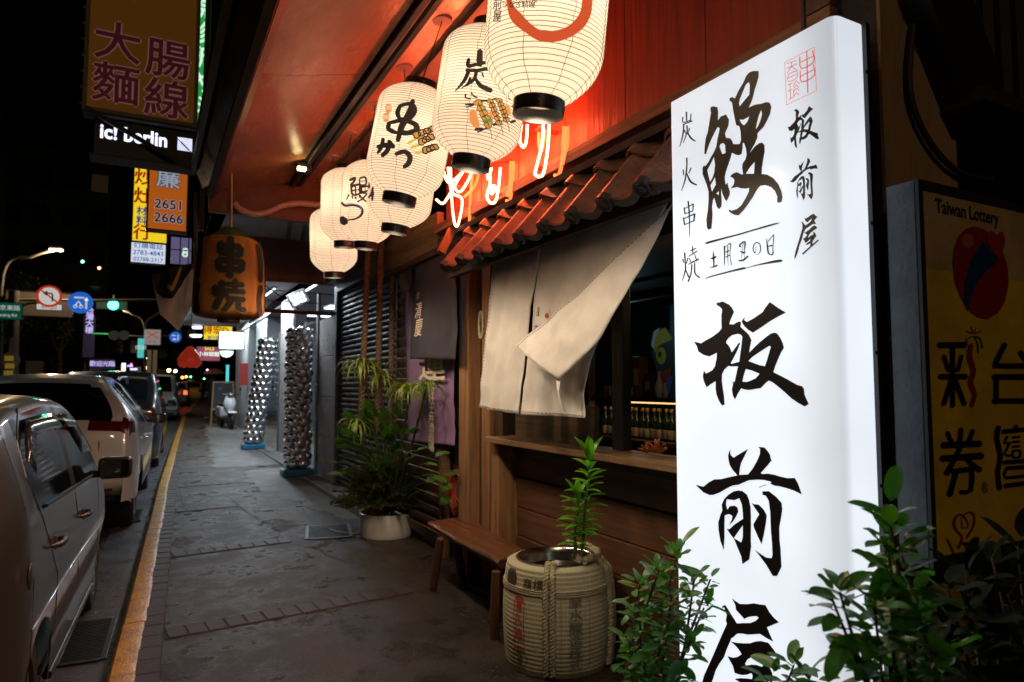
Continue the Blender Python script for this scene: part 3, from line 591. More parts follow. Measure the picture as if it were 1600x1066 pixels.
for s in ([(50,113,q),(187,41,q)],[(187,41,q),(197,242,q)],[(197,242,q),(58,309,q)],[(58,309,q),(50,113,q)],
    [(152,60,5),(157,252,5)],[(120,86,5),(126,140,5),(184,110,5),(178,57,5)],[(122,112,4),(180,84,4)],[(122,150,4),(128,203,5),(187,172,5),(181,120,4)],[(124,176,4),(184,146,4)],
    [(60,118,3),(105,102,3)],[(82,110,3),(82,135,3)],[(61,140,3),(108,118,3)],[(80,132,3),(62,162,3)],[(84,132,3),(110,152,3)],[(66,168,3),(66,200,3),(106,184,3),(105,152,3),(66,168,3)],[(66,184,3),(105,167,3)],
    [(64,217,3),(86,207,3)],[(75,212,3),(77,281,3)],[(65,246,3),(86,237,3)],[(68,286,3),(87,272,3)],[(103,198,3),(88,222,3)],[(103,198,3),(119,212,3)],[(92,232,3),(103,216,3),(114,230,3)],[(90,250,3),(103,232,3),(117,244,3)],[(90,272,3),(104,254,3),(118,262,3)],[(92,238,3),(92,272,3)]): k.stroke(s, 3)
sgn('red_seal', k.xf(onsign(2.96,1210,60)), redink)

# ============================================================ LOTTERY LIGHT BOX (unlit)
LY = 1.178; lot = thing('lottery_sign', 'unlit yellow lottery light box with grey metal side on the concrete pier', 'sign', (2.35,1.22,1.0))
a = at(1437,282,y=LY); b = at(1450,890,y=LY); lx0, lz1, lz0 = (a.x+b.x)/2-.004, a.z, b.z; lx1 = lx0+.80
MB().box((lx0,LY+.003,lz0),(lx1,LY+.092,lz1)).build('box', mat('box_grey_metal', (.075,.09,.105), .5, metal=.2, c2=(.045,.055,.065), vs=9, bump=.2, bs=60), lot, bevel=.003)
fr = mat('frame_black', (.02,.02,.022), .5)
for (x0,z0,x1,z1) in ((lx0,lz0,lx0+.022,lz1),(lx1-.022,lz0,lx1,lz1),(lx0+.022,lz1-.026,lx1-.022,lz1),(lx0+.022,lz0,lx1-.022,lz0+.03)): MB().box((x0,LY-.008,z0),(x1,LY+.002,z1)).build('frame', fr, lot)
zc = at(1450,420,y=LY).z
MB().box((lx0+.022,LY-.001,lz0+.03),(lx1-.022,LY+.001,zc)).build('yellow_panel', mat('lottery_yellow', (.80,.55,.04), .4, var=.25, vs=5), lot)
MB().box((lx0+.022,LY-.0012,zc),(lx1-.022,LY+.001,lz1-.026)).build('cream_panel', mat('lottery_cream', (.55,.40,.22), .4, var=.25, vs=5), lot)
def onlot(zf, ox, oy):
    def f(x, y): p = at(ox+x/zf, oy+y/zf, y=LY); return (p.x, p.z)
    return f
lface = lambda x, z: (x, LY-.0035, z); lface2 = lambda x, z: (x, LY-.005, z); lface3 = lambda x, z: (x, LY-.0065, z)
lt = mat('lottery_ink', (.012,.012,.02), .5); lr = mat('lottery_red', (.30,.02,.02), .3); lb = mat('lottery_blue', (.012,.05,.16), .3); lg = mat('lottery_green', (.02,.12,.06), .4)
def L_(name, ik, m, f=lface, z=(3.232,1380,270)): return ik.xf(onlot(*z)).build(name, m, lot, f)
def ell(cx, cy, rx, ry, n=28, rot=0): return [(cx+rx*math.cos(2*math.pi*i/n)*math.cos(rot)-ry*math.sin(2*math.pi*i/n)*math.sin(rot), cy+rx*math.cos(2*math.pi*i/n)*math.sin(rot)+ry*math.sin(2*math.pi*i/n)*math.cos(rot)) for i in range(n)]
L_('red_ball', Ink().poly([[(345,450),(352,380),(375,320),(410,285),(450,272),(500,285),(550,320),(595,390),(622,470),(628,560),(610,650),(575,710),(520,740),(470,730),(425,695),(385,630),(355,550)]]), lr)
L_('blue_ribbon', Ink().poly([[(500,345),(535,400),(565,430),(580,440),(520,490),(470,550),(435,620),(420,700),(400,650),(405,560),(425,470),(455,400)]]), lb, lface2)
L_('small_heart', Ink().poly([[(512,330),(520,305),(535,295),(552,305),(562,322),(575,303),(592,300),(605,330),(603,370),(590,400),(568,430),(540,395),(518,365)]]), mat('lottery_red2', (.40,.03,.03), .3), lface3)
L_('gloss', Ink().poly([ell(420,345,30,38)]), mat('lottery_pink', (.45,.12,.09), .3), lface2)
k = Ink().text('Taiwan Lottery', 0, 0, .061, bold=.014, align='LEFT', wx=.92)
p0 = at(1460,322,y=LY); k.xf(lambda x, y: (p0.x+x, p0.z+y)).build('lettering', lt, lot, lface)
k = Ink()
for s in ([(275,870,30),(410,870,30)],[(345,870,28),(345,1180,26)],[(300,925,22),(325,1000,22)],[(390,925,22),(370,1000,22)],[(280,1030,28),(415,1030,28)],[(340,1040,26),(300,1170,26)],[(355,1040,26),(405,1170,26)],
          ): k.stroke(s, 2)
L_('large_character', k, lt); k = Ink()
for s in ([(610,865,28),(560,965,28),(575,975,26),(711,975,28)],[(685,905,26),(760,1010,26)]): k.stroke(s, 2)
L_('large_character', k, lt)
L_('red_ribbon', Ink().stroke([(437,870,26),(430,930,28),(450,1000,28),(435,1060,28),(455,1120,26),(440,1180,20)]), lr)
k = Ink()
for s in ([(450,825,4),(420,840,8),(412,875,8)],[(455,825,4),(485,840,8),(495,885,8)],[(452,825,4),(470,860,8),(475,910,8)]): k.stroke(s)
L_('firework', k, lg); k = Ink()
for s in ([(450,810,5),(435,778,5)],[(452,810,5),(463,785,5)],[(445,812,5),(412,800,5)],[(456,812,5),(488,800,5)]): k.stroke(s)
L_('firework', k, lr)
k = Ink(); z3 = (3.332,1380,580)
for s in ([(568,30,30),(760,30,30)],[(583,30,28),(583,165,28)],[(568,155,28),(760,155,28)]): k.stroke(s, 2)
L_('large_character', k, lt, lface, z3); k = Ink()
for s in ([(328,318,24),(352,375,24)],[(400,300,26),(392,375,26)],[(462,308,24),(435,375,24)],[(303,385,34),(500,377,34)],[(298,455,34),(510,440,34)],[(400,385,26),(370,450,28),(322,535,30)],[(420,440,26),(450,480,28),(500,515,30)],[(350,522,28),(465,508,28)],[(375,520,28),(340,645,32)],[(455,510,28),(450,620,26),(395,628,22)]): k.stroke(s, 2)
L_('large_character', k, lt, lface, z3); k = Ink()
for s in ([(595,290,28),(585,350,28),(605,440,28),(590,520,26),(600,612,28)],[(617,315,24),(760,300,24)],[(685,285,24),(685,310,22)],[(640,340,14),(625,375,14),(655,370,14),(625,430,14),(660,440,12)],[(668,345,12),(705,342,12)],[(668,368,12),(705,366,12)],[(668,392,12),(705,390,12)],[(670,415,12),(706,412,12),(706,445,12),(672,448,12),(670,415,12)],[(622,475,22),(760,465,22)],[(635,505,20),(760,497,20)],[(632,515,16),(632,555,16),(760,540,18)],[(628,597,24),(760,580,24)]): k.stroke(s, 2)
L_('large_character', k, lt, lface, z3)
k = Ink()
for s in ([(405,860,10),(365,810,14),(370,765,14),(400,745,10),(430,780,8),(435,810,6),(405,812,6),(405,775,6)],[(400,765,6),(435,735,10),(465,745,12),(465,800,12),(430,865,12)],[(405,860,10),(400,890,14),(385,918,18)]): k.stroke(s)
L_('heart_ribbon', k, lr, lface, z3)
put_text(lot, 'small_lettering', lr, '公益彩券', at(1521,855.5,y=LY)+Vector((0,-.0035,0)), (1,0,0), (0,0,1), .030, wx=.95)
put_text(lot, 'trade_mark', lt, '®', at(1537,763,y=LY)+Vector((0,-.0035,0)), (1,0,0), (0,0,1), .045)

# ============================================================ PAPER LANTERNS
def paper():
    m = bpy.data.materials.new('lantern_paper'); m.use_nodes = True; nt = m.node_tree; N = nt.nodes; L = nt.links; N.clear()
    out = N.new('ShaderNodeOutputMaterial'); tr = N.new('ShaderNodeBsdfTranslucent'); df = N.new('ShaderNodeBsdfDiffuse'); em = N.new('ShaderNodeEmission')
    tc = N.new('ShaderNodeTexCoord'); n = N.new('ShaderNodeTexNoise'); n.inputs['Scale'].default_value = 22; n.inputs['Detail'].default_value = 6
    mx = N.new('ShaderNodeMix'); mx.data_type = 'RGBA'; mx.inputs[6].default_value = (.86,.74,.60,1); mx.inputs[7].default_value = (.74,.60,.45,1)
    L.new(tc.outputs['Object'], n.inputs[0]); L.new(n.outputs[0], mx.inputs[0])
    for b in (tr, df): L.new(mx.outputs[2], b.inputs[0])
    em.inputs[0].default_value = (1,.82,.60,1); em.inputs[1].default_value = .33
    a = N.new('ShaderNodeMixShader'); a.inputs[0].default_value = .28; L.new(tr.outputs[0], a.inputs[1]); L.new(df.outputs[0], a.inputs[2])
    b = N.new('ShaderNodeAddShader'); L.new(a.outputs[0], b.inputs[0]); L.new(em.outputs[0], b.inputs[1]); L.new(b.outputs[0], out.inputs[0]); return m
PAP = paper(); rib_m = mat('bamboo_rib', (.10,.05,.025), .6); ringm = mat('lantern_cap', (.014,.012,.012), .3)
linkm = mat('lantern_ink', (.02,.016,.014), .6, es=.03, ec=(.8,.5,.4)); lorange = mat('lantern_red_print', (.55,.06,.02), .5, es=.62, ec=(1,.14,.04))
LH = .56; LR = .20
def lprof(t):   # radius of the body at height fraction t, 0 bottom
    a = .085/LR
    if t < .26: k = 1-(t/.26); return LR*(1-(1-a)*k**2.3)
    if t > .78: k = (t-.78)/.22; return LR*(1-(1-a)*.93*k**2.6)*1
    return LR
NR = 46
def lantern(label, top, bot, r, h, phi, prints):
    top = Vector(top); bot = Vector(bot); ax = (top-bot).normalized()
    q = ax.to_track_quat('Z', 'Y').to_euler(); s = r/LR; sz = h/LH
    t = thing('paper_lantern', label, 'lantern', bot, group='white paper lanterns hanging under the awning', rot=None)
    t.rotation_mode = 'XYZ'; t.rotation_euler = q
    prof = []
    for i in range(NR*2+1):
        f = i/(NR*2); rr = lprof(f)-(0 if i % 2 else .0022); prof.append((rr*s, f*h))
    MB(True).lathe(prof, n=48).build('paper_shade', PAP, t, smooth=180)
    rb = MB(True)
    for i in range(0, NR+1):
        f = i/NR; rr = (lprof(f)-.0012)*s
        rb.tube([(rr*math.cos(2*math.pi*k/40), rr*math.sin(2*math.pi*k/40), f*h) for k in range(40)], .0011*s, 4, closed=True)
    rb.build('bamboo_ribs', rib_m, t, kind='stuff')
    for k in range(8):   # vertical strings with paper seams
        a = 2*math.pi*(k+.35)/8; P = [((lprof(f/20)+.0004)*s*math.cos(a+.02*math.sin(f*2)), (lprof(f/20)+.0004)*s*math.sin(a+.02*math.sin(f*2)), f/20*h) for f in range(0,21)]
        MB(True).tube(P, .0011*s, 4).build('paper_seam', mat('paper_seam', (.33,.24,.16), .8), t)
    for (z0, z1, nm) in ((-.047,.006,'bottom_ring'),(h-.006,h+.036,'top_ring')):
        rr = .0865*s
        MB(True).lathe([(rr-.006,z0),(rr,z0),(rr,z1),(rr-.006,z1),(rr-.006,z0)], n=36).build(nm, ringm, t, smooth=40)
        for k in range(4):
            a = math.pi/2*k+.6; MB(True).box((-.003,-.003,-.003),(.003,.003,.003)).add([],[]).build('stud', mat('brass', (.4,.3,.15), .3, metal=1), t).location = ((rr+.001)*math.cos(a),(rr+.001)*math.sin(a),(z0+z1)/2)
    # bulb and hanger inside
    MB(True).lathe([(.001,h*.62-.05),(.02,h*.62-.045),(.03,h*.62-.02),(.03,h*.62+.01),(.016,h*.62+.04),(.014,h*.62+.06)], n=16).build('bulb', glow('bulb_glow', (1,.75,.45), 12), t, smooth=60)
    MB(True).beam((0,0,h*.62+.06),(0,0,h+.03),.008,.008).build('stem', ringm, t)
    l = bpy.data.lights.new('lantern_light', 'POINT'); l.energy = LP_*s*s; l.color = (1,.87,.68); l.shadow_soft_size = .03
    lo = bpy.data.objects.new('lantern_light', l); col.objects.link(lo); lo.parent = t; lo.location = (0,0,h*.55)
    # light of the same bulb leaving through the open bottom
    l = bpy.data.lights.new('lantern_light', 'SPOT'); l.energy = 26*s*s; l.color = (1,.76,.52); l.shadow_soft_size = .06; l.spot_size = R(165); l.spot_blend = .5
    lo = bpy.data.objects.new('lantern_light', l); col.objects.link(lo); lo.parent = t; lo.location = (0,0,-.052)
    M3 = q.to_matrix()
    c = bot+M3@Vector((0,0,h/2)); d = (M3.inverted()@(EYE-c)); base = math.atan2(d.y, d.x)+phi
    def srf(x, y, off=.0016):
        # x to the viewer's right in metres along the paper, y up from the lantern's middle
        f = min(.99, max(.01, y/h+.5)); rr = lprof(f)*s+off*s; a = base+x/(r)
        return (rr*math.cos(a), rr*math.sin(a), f*h)
    M3i = M3.inverted()
    def survey(u, v):   # where the direction (u, v) meets the paper
        dd = M3i@(_f*FPX+_r*(u-800)-_u*(v-533)); e = M3i@(EYE-bot)
        A = dd.x**2+dd.y**2; B = 2*(e.x*dd.x+e.y*dd.y); C = e.x**2+e.y**2-r*r; D = max(0, B*B-4*A*C); k = (-B-math.sqrt(D))/(2*A); p = e+dd*k
        return (((math.atan2(p.y, p.x)-base+math.pi) % (2*math.pi)-math.pi)*r, p.z-h/2)
    for (nm, ik, m, off) in prints:
        if nm[0] == '*': nm = nm[1:]; ik.xf(survey)
        pr_o = ik.build(nm, m, t, lambda x, y: srf(x, y, off), cuts=(.012,.02), local=True)
        if nm == 'print_marks': pr_o['kind'] = 'stuff'
    return t
LP_ = 6.0
# drawings, in metres (x right, y up, 0 = middle of the face)
def px(P, cx, cy, k): return [((x-cx)*k, -(y-cy)*k, (w_*k)) if w_ is not None else ((x-cx)*k, -(y-cy)*k) for x, y, w_ in P]
def strokes(S, cx, cy, k, n=5):
    I = Ink()
    for s in S: I.stroke(px(s, cx, cy, k), n)
    return I
def poly2(P, cx, cy, k): return Ink().poly([[((x-cx)*k, -(y-cy)*k) for x, y in P]])
# 1: red ring and small writing (part in view); scale 5.33 px per source px, radius 95 px = .2 m
k1 = .205/(95*5.33)
def pxs(S, zf, ox, oy, n=5):
    I = Ink()
    for s in S: I.stroke([(ox+x/zf, oy+y/zf, w_/zf) for x, y, w_ in s], n)
    return I
ring = pxs([((800,-240,60),(835,-80,85),(830,80,90),(780,190,95),(680,270,90),(560,300,85),(440,290,80),(340,230,85),(255,150,100),(205,60,60),(185,-60,40),(200,-220,35),(330,-340,50),(520,-390,60),(700,-330,60),(790,-250,60))], 5.33, 760, 0, 6)
L1p = [('*print_ring', ring, lorange, .0016),
       ('*print_writing', Ink().text('くりきんとん', 0, 0, 10, bold=.01).xf(lambda x, y: (810+x, 1-y)), linkm, .0018),
       ('*print_writing', Ink().text('うなぎ料理', 0, 0, 10.5, bold=.014).xf(lambda x, y: (810+x, 9-y)), linkm, .0018),
       ('*print_writing', Ink().text('板前屋', 0, 0, 20, bold=.02, vertical=True, gap=.95, shear=.1).xf(lambda x, y: (777+x*.7, 8-y)), linkm, .0018)]
c2 = .205/(75*4.637); q = []
tan = [[(325,90,40),(322,170,45),(328,200,30)],[(245,150,25),(240,200,30),(300,190,24),(400,170,26)],[(395,110,30),(400,170,25)],[(225,232,22),(300,235,26),(420,212,30)],[(245,235,30),(210,310,26),(148,382,8)],[(255,290,22),(235,330,16),(192,362,6)],[(300,240,24),(280,300,26),(215,350,14)],[(290,290,20),(330,345,34),(405,380,36)],[(340,250,14),(350,285,10)]]
drip = [[(222,405,14),(222,430,12),(255,440,12)],[(262,395,10),(280,420,12),(305,430,10)]]
bars = [[(220,480,14),(275,478,16)],[(225,500,10),(280,485,10)],[(335,455,14),(375,452,16)],[(415,442,12),(440,438,12)],[(290,650,16),(345,648,16)],[(310,668,10),(380,645,12)],[(425,625,20),(450,618,16)],[(545,608,20),(578,598,18)]]
def skewer(x0, y0, x1, y1, xs, ys, n, rr):
    meat = Ink(); line = Ink(); st = Ink().stroke([(x0,y0,6),(xs,ys,3)],2)
    for i in range(n):
        t_ = i/(n-1); cx, cy = x0+(x1-x0)*t_, y0+(y1-y0)*t_
        P = [(cx+rr*(1+.18*math.sin(3*a+i))*math.cos(a), cy+rr*.8*(1+.15*math.cos(2*a+i))*math.sin(a)) for a in [2*math.pi*j/14 for j in range(14)]]
        meat.poly([P]); line.stroke([(x, y, 5) for x, y in P+P[:1]], 2)
    return meat, line, st
S1, S2, S3 = Ink(), Ink(), Ink()
for a in ((310,468,388,622,440,722,5,30),(398,455,462,612,508,700,6,22),(462,450,515,590,545,682,6,22)):
    m_, l_, t_ = skewer(*a); S1.join(m_); S2.join(l_); S3.join(t_)
xf2 = lambda I: I.xf(lambda x, y: (680+x/4.637, 60+y/4.637))
Q2 = lambda S: pxs(S, 4.637, 680, 60)
meatm = mat('print_meat', (.62,.33,.05), .6, c2=(.55,.15,.03), vs=60, es=.50, ec=(1,.50,.10)); emb = mat('print_ember', (.75,.22,.04), .6, es=.75, ec=(1,.36,.10)); grn = mat('print_green', (.18,.35,.05), .6, es=.3, ec=(.3,.6,.1))
L2p = [('*print_character', Q2(tan), linkm, .0018), ('*print_marks', Q2(drip+bars), linkm, .0018),
       ('*print_ember', Q2([[(275,530,50),(280,590,60),(310,630,40)]]), emb, .0016), ('*print_ember', Q2([[(400,540,30),(405,590,30)]]), emb, .0016), ('*print_ember', Q2([[(515,490,36),(535,545,30)]]), emb, .0016),
       ('*print_meat', xf2(S1), meatm, .0020), ('*print_outline', xf2(S2), linkm, .0024), ('*print_stick', xf2(S3), linkm, .0022), ('*print_leek', Q2([[(360,600,22),(410,590,18)]]), grn, .0027)]
c3 = .205/(61*2.37*1.02)
kushi = [[(392,372,16),(378,420,24),(350,470,24),(336,522,16)],[(345,392,14),(335,418,18),(342,440,14)],[(345,392,14),(385,385,14),(398,410,20),(378,440,16),(345,440,12)],[(305,455,16),(302,478,18),(330,492,14)],[(308,455,14),(355,447,16),(398,460,20),(405,480,22),(380,492,20),(335,493,14)]]
kat = [[(262,545,16),(300,538,18),(296,560,18),(278,577,16)],[(282,515,14),(276,545,14),(262,568,10)],[(302,522,14),(320,545,18)],[(328,572,14),(360,562,18),(380,580,20),(375,605,20),(358,618,14)]]
S1, S2, S3 = Ink(), Ink(), Ink()
for a in ((462,478,405,500,370,530,4,14),(455,508,425,525,382,546,3,15),(470,545,440,556,400,568,3,15)):
    m_, l_, t_ = skewer(*a); S1.join(m_); S2.join(l_); S3.join(t_)
xf3 = lambda I: I.xf(lambda x, y: (480+x/2.37, y/2.37))
Q3 = lambda S: pxs(S, 2.37, 480, 0)
for I in (S2,): I.xf(lambda x, y: (x, y))
seal3 = Ink().text('串', 0, 0, 8, bold=.02).xf(lambda x, y: (607.5+x, 169.5-y)).join(Ink().text('焼', 0, 0, 8, bold=.02).xf(lambda x, y: (603.5+x, 184-y)))
L3p = [('*print_character', Q3(kushi), linkm, .0018), ('*print_kana', Q3(kat), linkm, .0018),
       ('*print_seal', Ink().poly([ell(607.5,169.5,5.3,7.8,18)]).poly([ell(603.5,184,5.3,7.8,18)]), emb, .0016), ('*print_seal_character', seal3, mat('seal_cream', (.8,.6,.4), .6, es=.6, ec=(1,.8,.55)), .0022),
       ('*print_meat', xf3(S1), meatm, .0020), ('*print_stick', Q3([[(420,505,10),(372,532,10)],[(430,530,10),(384,548,10)],[(440,558,10),(400,568,10)]]), mat('print_stick', (.7,.42,.08), .6, es=.6, ec=(1,.6,.12)), .0018),
       ('*print_outline', xf3(S2), linkm, .0023)]
c5 = .2/(45*4.845)
una = [[(325,250,20),(362,235,20),(355,260,16),(330,290,20)],[(335,300,18),(395,285,18),(398,350,16),(345,360,16),(335,300,16)],[(340,330,10),(395,322,10)],[(365,290,12),(368,355,12)],[(318,360,14),(298,400,8)],[(340,372,14),(345,388,10)],[(365,380,16),(372,392,12)],[(395,368,14),(402,384,12)],
       [(400,235,14),(440,230,16),(445,280,14),(402,285,12),(398,240,12)],[(405,258,8),(440,256,8)],[(395,305,14),(460,298,16),(458,330,14),(400,335,12),(396,305,12)],[(415,300,8),(416,332,8)],[(438,300,8),(439,332,8)],[(400,350,14),(450,352,14),(420,390,14),(380,415,12)],[(400,365,12),(430,400,14),(470,420,16)]]
eelp = [[(262,420,18),(290,445,16),(345,440,16),(395,450,20),(418,480,20),(405,520,18),(360,545,12),(310,552,10)]]
eelh = [(252,528),(275,522),(300,540),(310,555),(300,580),(270,592),(252,580),(247,555)]
Q5 = lambda S: pxs(S, 4.845, 480, 230)
L5p = [('*print_character', Q5(una), linkm, .0018), ('*print_eel', Q5(eelp).join(Ink().poly([[(480+x/4.845, 230+y/4.845) for x, y in eelh]])), linkm, .0018),
       ('*print_eel_belly', Q5([[(285,432,5),(345,428,6),(400,445,6),(412,478,5)]]), mat('print_blue', (.18,.25,.45), .6, es=.35, ec=(.45,.55,.9)), .0022)]
L4p = [('*print_kana', Ink().stroke([(575,285,4),(577,290,4),(577,294,3)]).stroke([(583,293,3),(581,303,4),(576,309,3)]).stroke([(582,296,3),(583,303,4),(581,313,3)]), linkm, .0018)]
def lan(label, t3, b3, dia, phi, prints):
    """t3 / b3: centre of the top ring / bottom ring"""
    t3, b3 = Vector(t3), Vector(b3); ax = (t3-b3).normalized(); ll = (t3-b3).length-.06
    return lantern(label, t3-ax*.02, b3+ax*.04, dia/2, ll, phi, prints)
def dep(u, v, dd):  # point at depth dd along the view
    d = _f*FPX+_r*(u-800)-_u*(v-533); return EYE+d*(dd/FPX)
lanterns = []
for (label, tu, tv, bu, bv, dd, dia, phi, pr) in (
  ('nearest and largest looking white lantern with a red brush ring', 872,-170, 841,178, 2.40, .425, .10, L1p),
  ('white lantern with charcoal character and grilled skewers drawn on it', 769,44, 735,262, 2.95, .39, .10, L2p),
  ('white lantern with two kana and skewer drawing above a black ring', 659,134, 623,317, 3.58, .41, .0, L3p),
  ('white lantern half hidden behind the skewer lantern with its open ring below', 640,210, 617,363, 4.10, .39, .0, L4p),
  ('white lantern with eel drawing and fish character', 580,250, 571,388, 4.66, .365, .0, L5p),
  ('plain white lantern left of the eel lantern', 540,262, 538,386, 5.16, .36, 0, []),
  ('farthest and lowest plain white lantern at the left end of the row', 521,322, 522,433, 5.75, .39, 0, [])):
    lanterns.append((lan(label, dep(tu,tv,dd), dep(bu,bv,dd), dia, phi, pr), dep(tu,tv,dd)))
for i, (t, top) in enumerate(lanterns):
    yy = 2.06+.62*i; P = [(1.33,yy,3.46), tuple(top+Vector((0,0,.02)))]
    mb = MB(); mb.tube(P, .003, 6); tag(mb.build('hanging_wire', blk, None), 'thin black wire holding up the %s lantern counted from the camera' % ['first','second','third','fourth','fifth','sixth','last'][i], 'wire', 'lantern wires')

# ============================================================ NEON on the red boards
neon_m = glow('neon_tube', (1,.40,.20), 9); neon_o = glow('neon_back_glow', (1,.20,.05), 1.8)
def neon(label, X, loops, back, e):
    t = thing('neon_sign', label, 'neon sign', (X,loops[0][0][0],loops[0][0][1]), group='neon letters on the red boards')
    for lp in loops:
        C = catmull([(X,y,z) for y, z in lp], 5); MB().tube(C, .009, 8).build('neon_tube', neon_m, t, smooth=60)
    for lp in back:
        C = catmull([(X+.06,y,z) for y, z in lp], 5); MB().tube(C, .011, 8).build('back_glow', neon_o, t, smooth=60)  # dim glowing copies added behind the neon for its orange back reflection
    ys_ = [p[0] for lp in loops for p in lp]; zs_ = [p[1] for lp in loops for p in lp]; yc = sum(ys_)/len(ys_); z0 = min(zs_)
    for dz in (.06,.3): MB().box((X+.01,yc-.012,z0+dz),(2.155,yc+.012,z0+dz+.02)).build('standoff', mat('standoff_red', (.3,.05,.03), .4), t)
    for dy in (-.1,.1): lamp('POINT', (X-.0,yc+dy,z0+.30), e, (1,.10,.03), t, .06)
    return t
def nl(P): return [(lambda p: (p.y, p.z))(at(u, v, x=2.0)) for u, v in P]
NE = 12
neon('neon letter hanging lowest at left, crossed strokes with a long loop tail', 2.0,
     [nl([(700,262),(706,300),(722,312),(716,350),(710,348),(706,312),(704,262)]), nl([(682,312),(692,318),(704,302),(716,280),(728,262)]), nl([(700,275),(716,300),(730,285),(738,265)]), nl([(690,250),(700,285),(722,270)])],
     [nl([(728,262),(724,300),(722,345)]), nl([(738,262),(730,290),(715,306)])], NE)
neon('neon letter with curled loop between two lanterns', 2.0,
     [nl([(764,262),(766,285),(761,305),(765,316),(773,316),(778,300),(782,262)]), nl([(772,296),(769,303),(766,298),(769,291),(774,292),(776,300)]), nl([(760,262),(763,280),(768,262)])],
     [nl([(790,250),(788,285),(784,312),(779,312)]), nl([(786,250),(784,290),(780,305)])], NE)
neon('neon letter of long narrow loops behind the nearest lantern', 2.0,
     [nl([(849,190),(847,225),(838,262),(836,272),(843,276),(850,268),(856,230),(858,190)]), nl([(815,195),(812,218),(817,230),(822,222),(824,195)])],
     [nl([(868,195),(866,240),(860,270),(853,272)]), nl([(873,195),(872,225),(866,255)]), nl([(830,195),(829,222),(834,232),(838,200)])], NE)
# ============================================================ TILED EAVE
tr_ = thing('tiled_eave', 'short eave of dark curved roof tiles above the white curtains', 'roof', (2.0,3,2.4))
tile_m = mat('roof_tile', (.27,.16,.125), .33, c2=(.11,.075,.06), vs=9, bump=.35, bs=70, rvar=.12, coat=.2)
tile_d = mat('tile_end', (.035,.030,.032), .45, bump=.4, bs=90)
ex, ez, tx, tz = 1.85, 2.355, 2.19, 2.785; P_ = .2755
sdir = Vector((tx-ex,0,tz-ez)); SL = sdir.length; sdir.normalize(); nrm = Vector((-sdir.z,0,sdir.x))
def tsec(u):   # tile section over one pitch, u 0..1 from near to far
    if u > .70:
        a = (u-.70)/.30; return .034*math.sin(a*math.pi*.93)+.002
    return -.036*math.sin(u/.70*math.pi)+.002
def tile(y0, s0, s1, lift):
    mb = MB(); nu = 18
    for j, s in enumerate((s0, (s0+s1)/2, s1)):
        for i in range(nu+1):
            u = i/nu; l = lift*(1-j/2)
            p = Vector((ex,0,ez))+sdir*s+nrm*(tsec(u)+l); mb.v.append(Vector((p.x, y0+u*P_*.995, p.z)))
    W_ = nu+1; k = len(mb.v); mb.v += [p-nrm*.016 for p in mb.v]
    for j in range(2):
        for i in range(nu):
            mb.f += [(j*W_+i, j*W_+i+1, (j+1)*W_+i+1, (j+1)*W_+i), (k+j*W_+i, k+(j+1)*W_+i, k+(j+1)*W_+i+1, k+j*W_+i+1)]
    for i in range(nu): mb.f.append((i, k+i, k+i+1, i+1))
    for j in range(2): mb.f += [(j*W_, (j+1)*W_, k+(j+1)*W_, k+j*W_), (j*W_+nu, k+j*W_+nu, k+(j+1)*W_+nu, (j+1)*W_+nu)]
    return mb.build('roof_tile', tile_m, tr_, smooth=40)
for i in range(-1, 9):
    y0 = 2.883*ex/2.1-.86*P_+(i-1)*P_+ .0+P_*1.0-P_*.0
    if y0 < 1.75 or y0 > 4.35: continue
    tile(y0, .0, SL*.60, .012); tile(y0, SL*.52, SL*1.05, .030)
    if i >= 0 or True:
        yc = y0+.85*P_; c = Vector((ex,yc,ez))+nrm*.004-sdir*.006
        M = Matrix(((1,0,0),(0,1,0),(0,0,1))); q = (-sdir).to_track_quat('Z','Y').to_matrix()
        mb = MB(True); mb.lathe([(.001,.018),(.016,.018),(.020,.013),(.030,.013),(.040,.021),(.046,.017),(.046,-.02)], c-Vector((2.0,3,2.4)), 24, m=q, cap0=True); mb.build('end_disc', tile_d, tr_, smooth=40)
        mb = MB(); n = 12
        for k in range(n+1):
            u = .02+.66*k/n
            for dz in (.002,-.040):
                p = Vector((ex-.004,0,ez))-sdir*.004+nrm*(tsec(u)+.012+dz); mb.v.append(Vector((p.x, y0+u*P_, p.z)))
        mb.f = [(2*k,2*k+1,2*k+3,2*k+2) for k in range(n)]; mb.build('drip_lip', tile_d, tr_, solid=.014)
MB().box((1.97,1.7,2.315),(2.02,4.72,2.395)).build('eave_batten', wood('wood_rail_dark', (.06,.03,.017),'y',.5), tr_)
MB().box((2.02,1.7,2.66),(2.2,4.72,2.70)).build('eave_rafter', bed, tr_)
for yy in (4.62,3.9,3.1,2.3): MB().beam((1.93,yy,2.36),(2.30,yy,2.60),.045,.05).build('rafter', pineY, tr_, bevel=.003)
# ============================================================ CLOTHS
def poly_at(P, v):
    n = len(P)-1; f = v*n; i = min(n-1, int(f)); t = f-i; return P[i].lerp(P[i+1], t)
def curve3(P, n=6): return [Vector(p) for p in catmull([tuple(p) for p in P], n)]
def cloth(name, m, parent, Lp, Rp, nu, nv, fold, off=0, solid=.004):
    A = curve3(Lp); B = curve3(Rp)
    def fn(u, v):
        p = poly_at(A, v).lerp(poly_at(B, v), u); p.x += fold(u, v)+off+(noise.noise(p*9)*.010+noise.noise(p*26)*.0025)*min(1,v*4); return p
    return MB().grid(nu, nv, fn).build(name, m, parent, smooth=70, solid=solid, fix=False), fn
linen = mat('linen', (.72,.70,.66), .85, c2=(.60,.575,.54), vs=5, bump=.5, bs=420)
nor = thing('noren_curtain', 'off white split shop curtain under the tiles with one corner blown over', 'curtain', (2.05,3.2,2.3))
def X(u, v, x): return at(u, v, x=x)
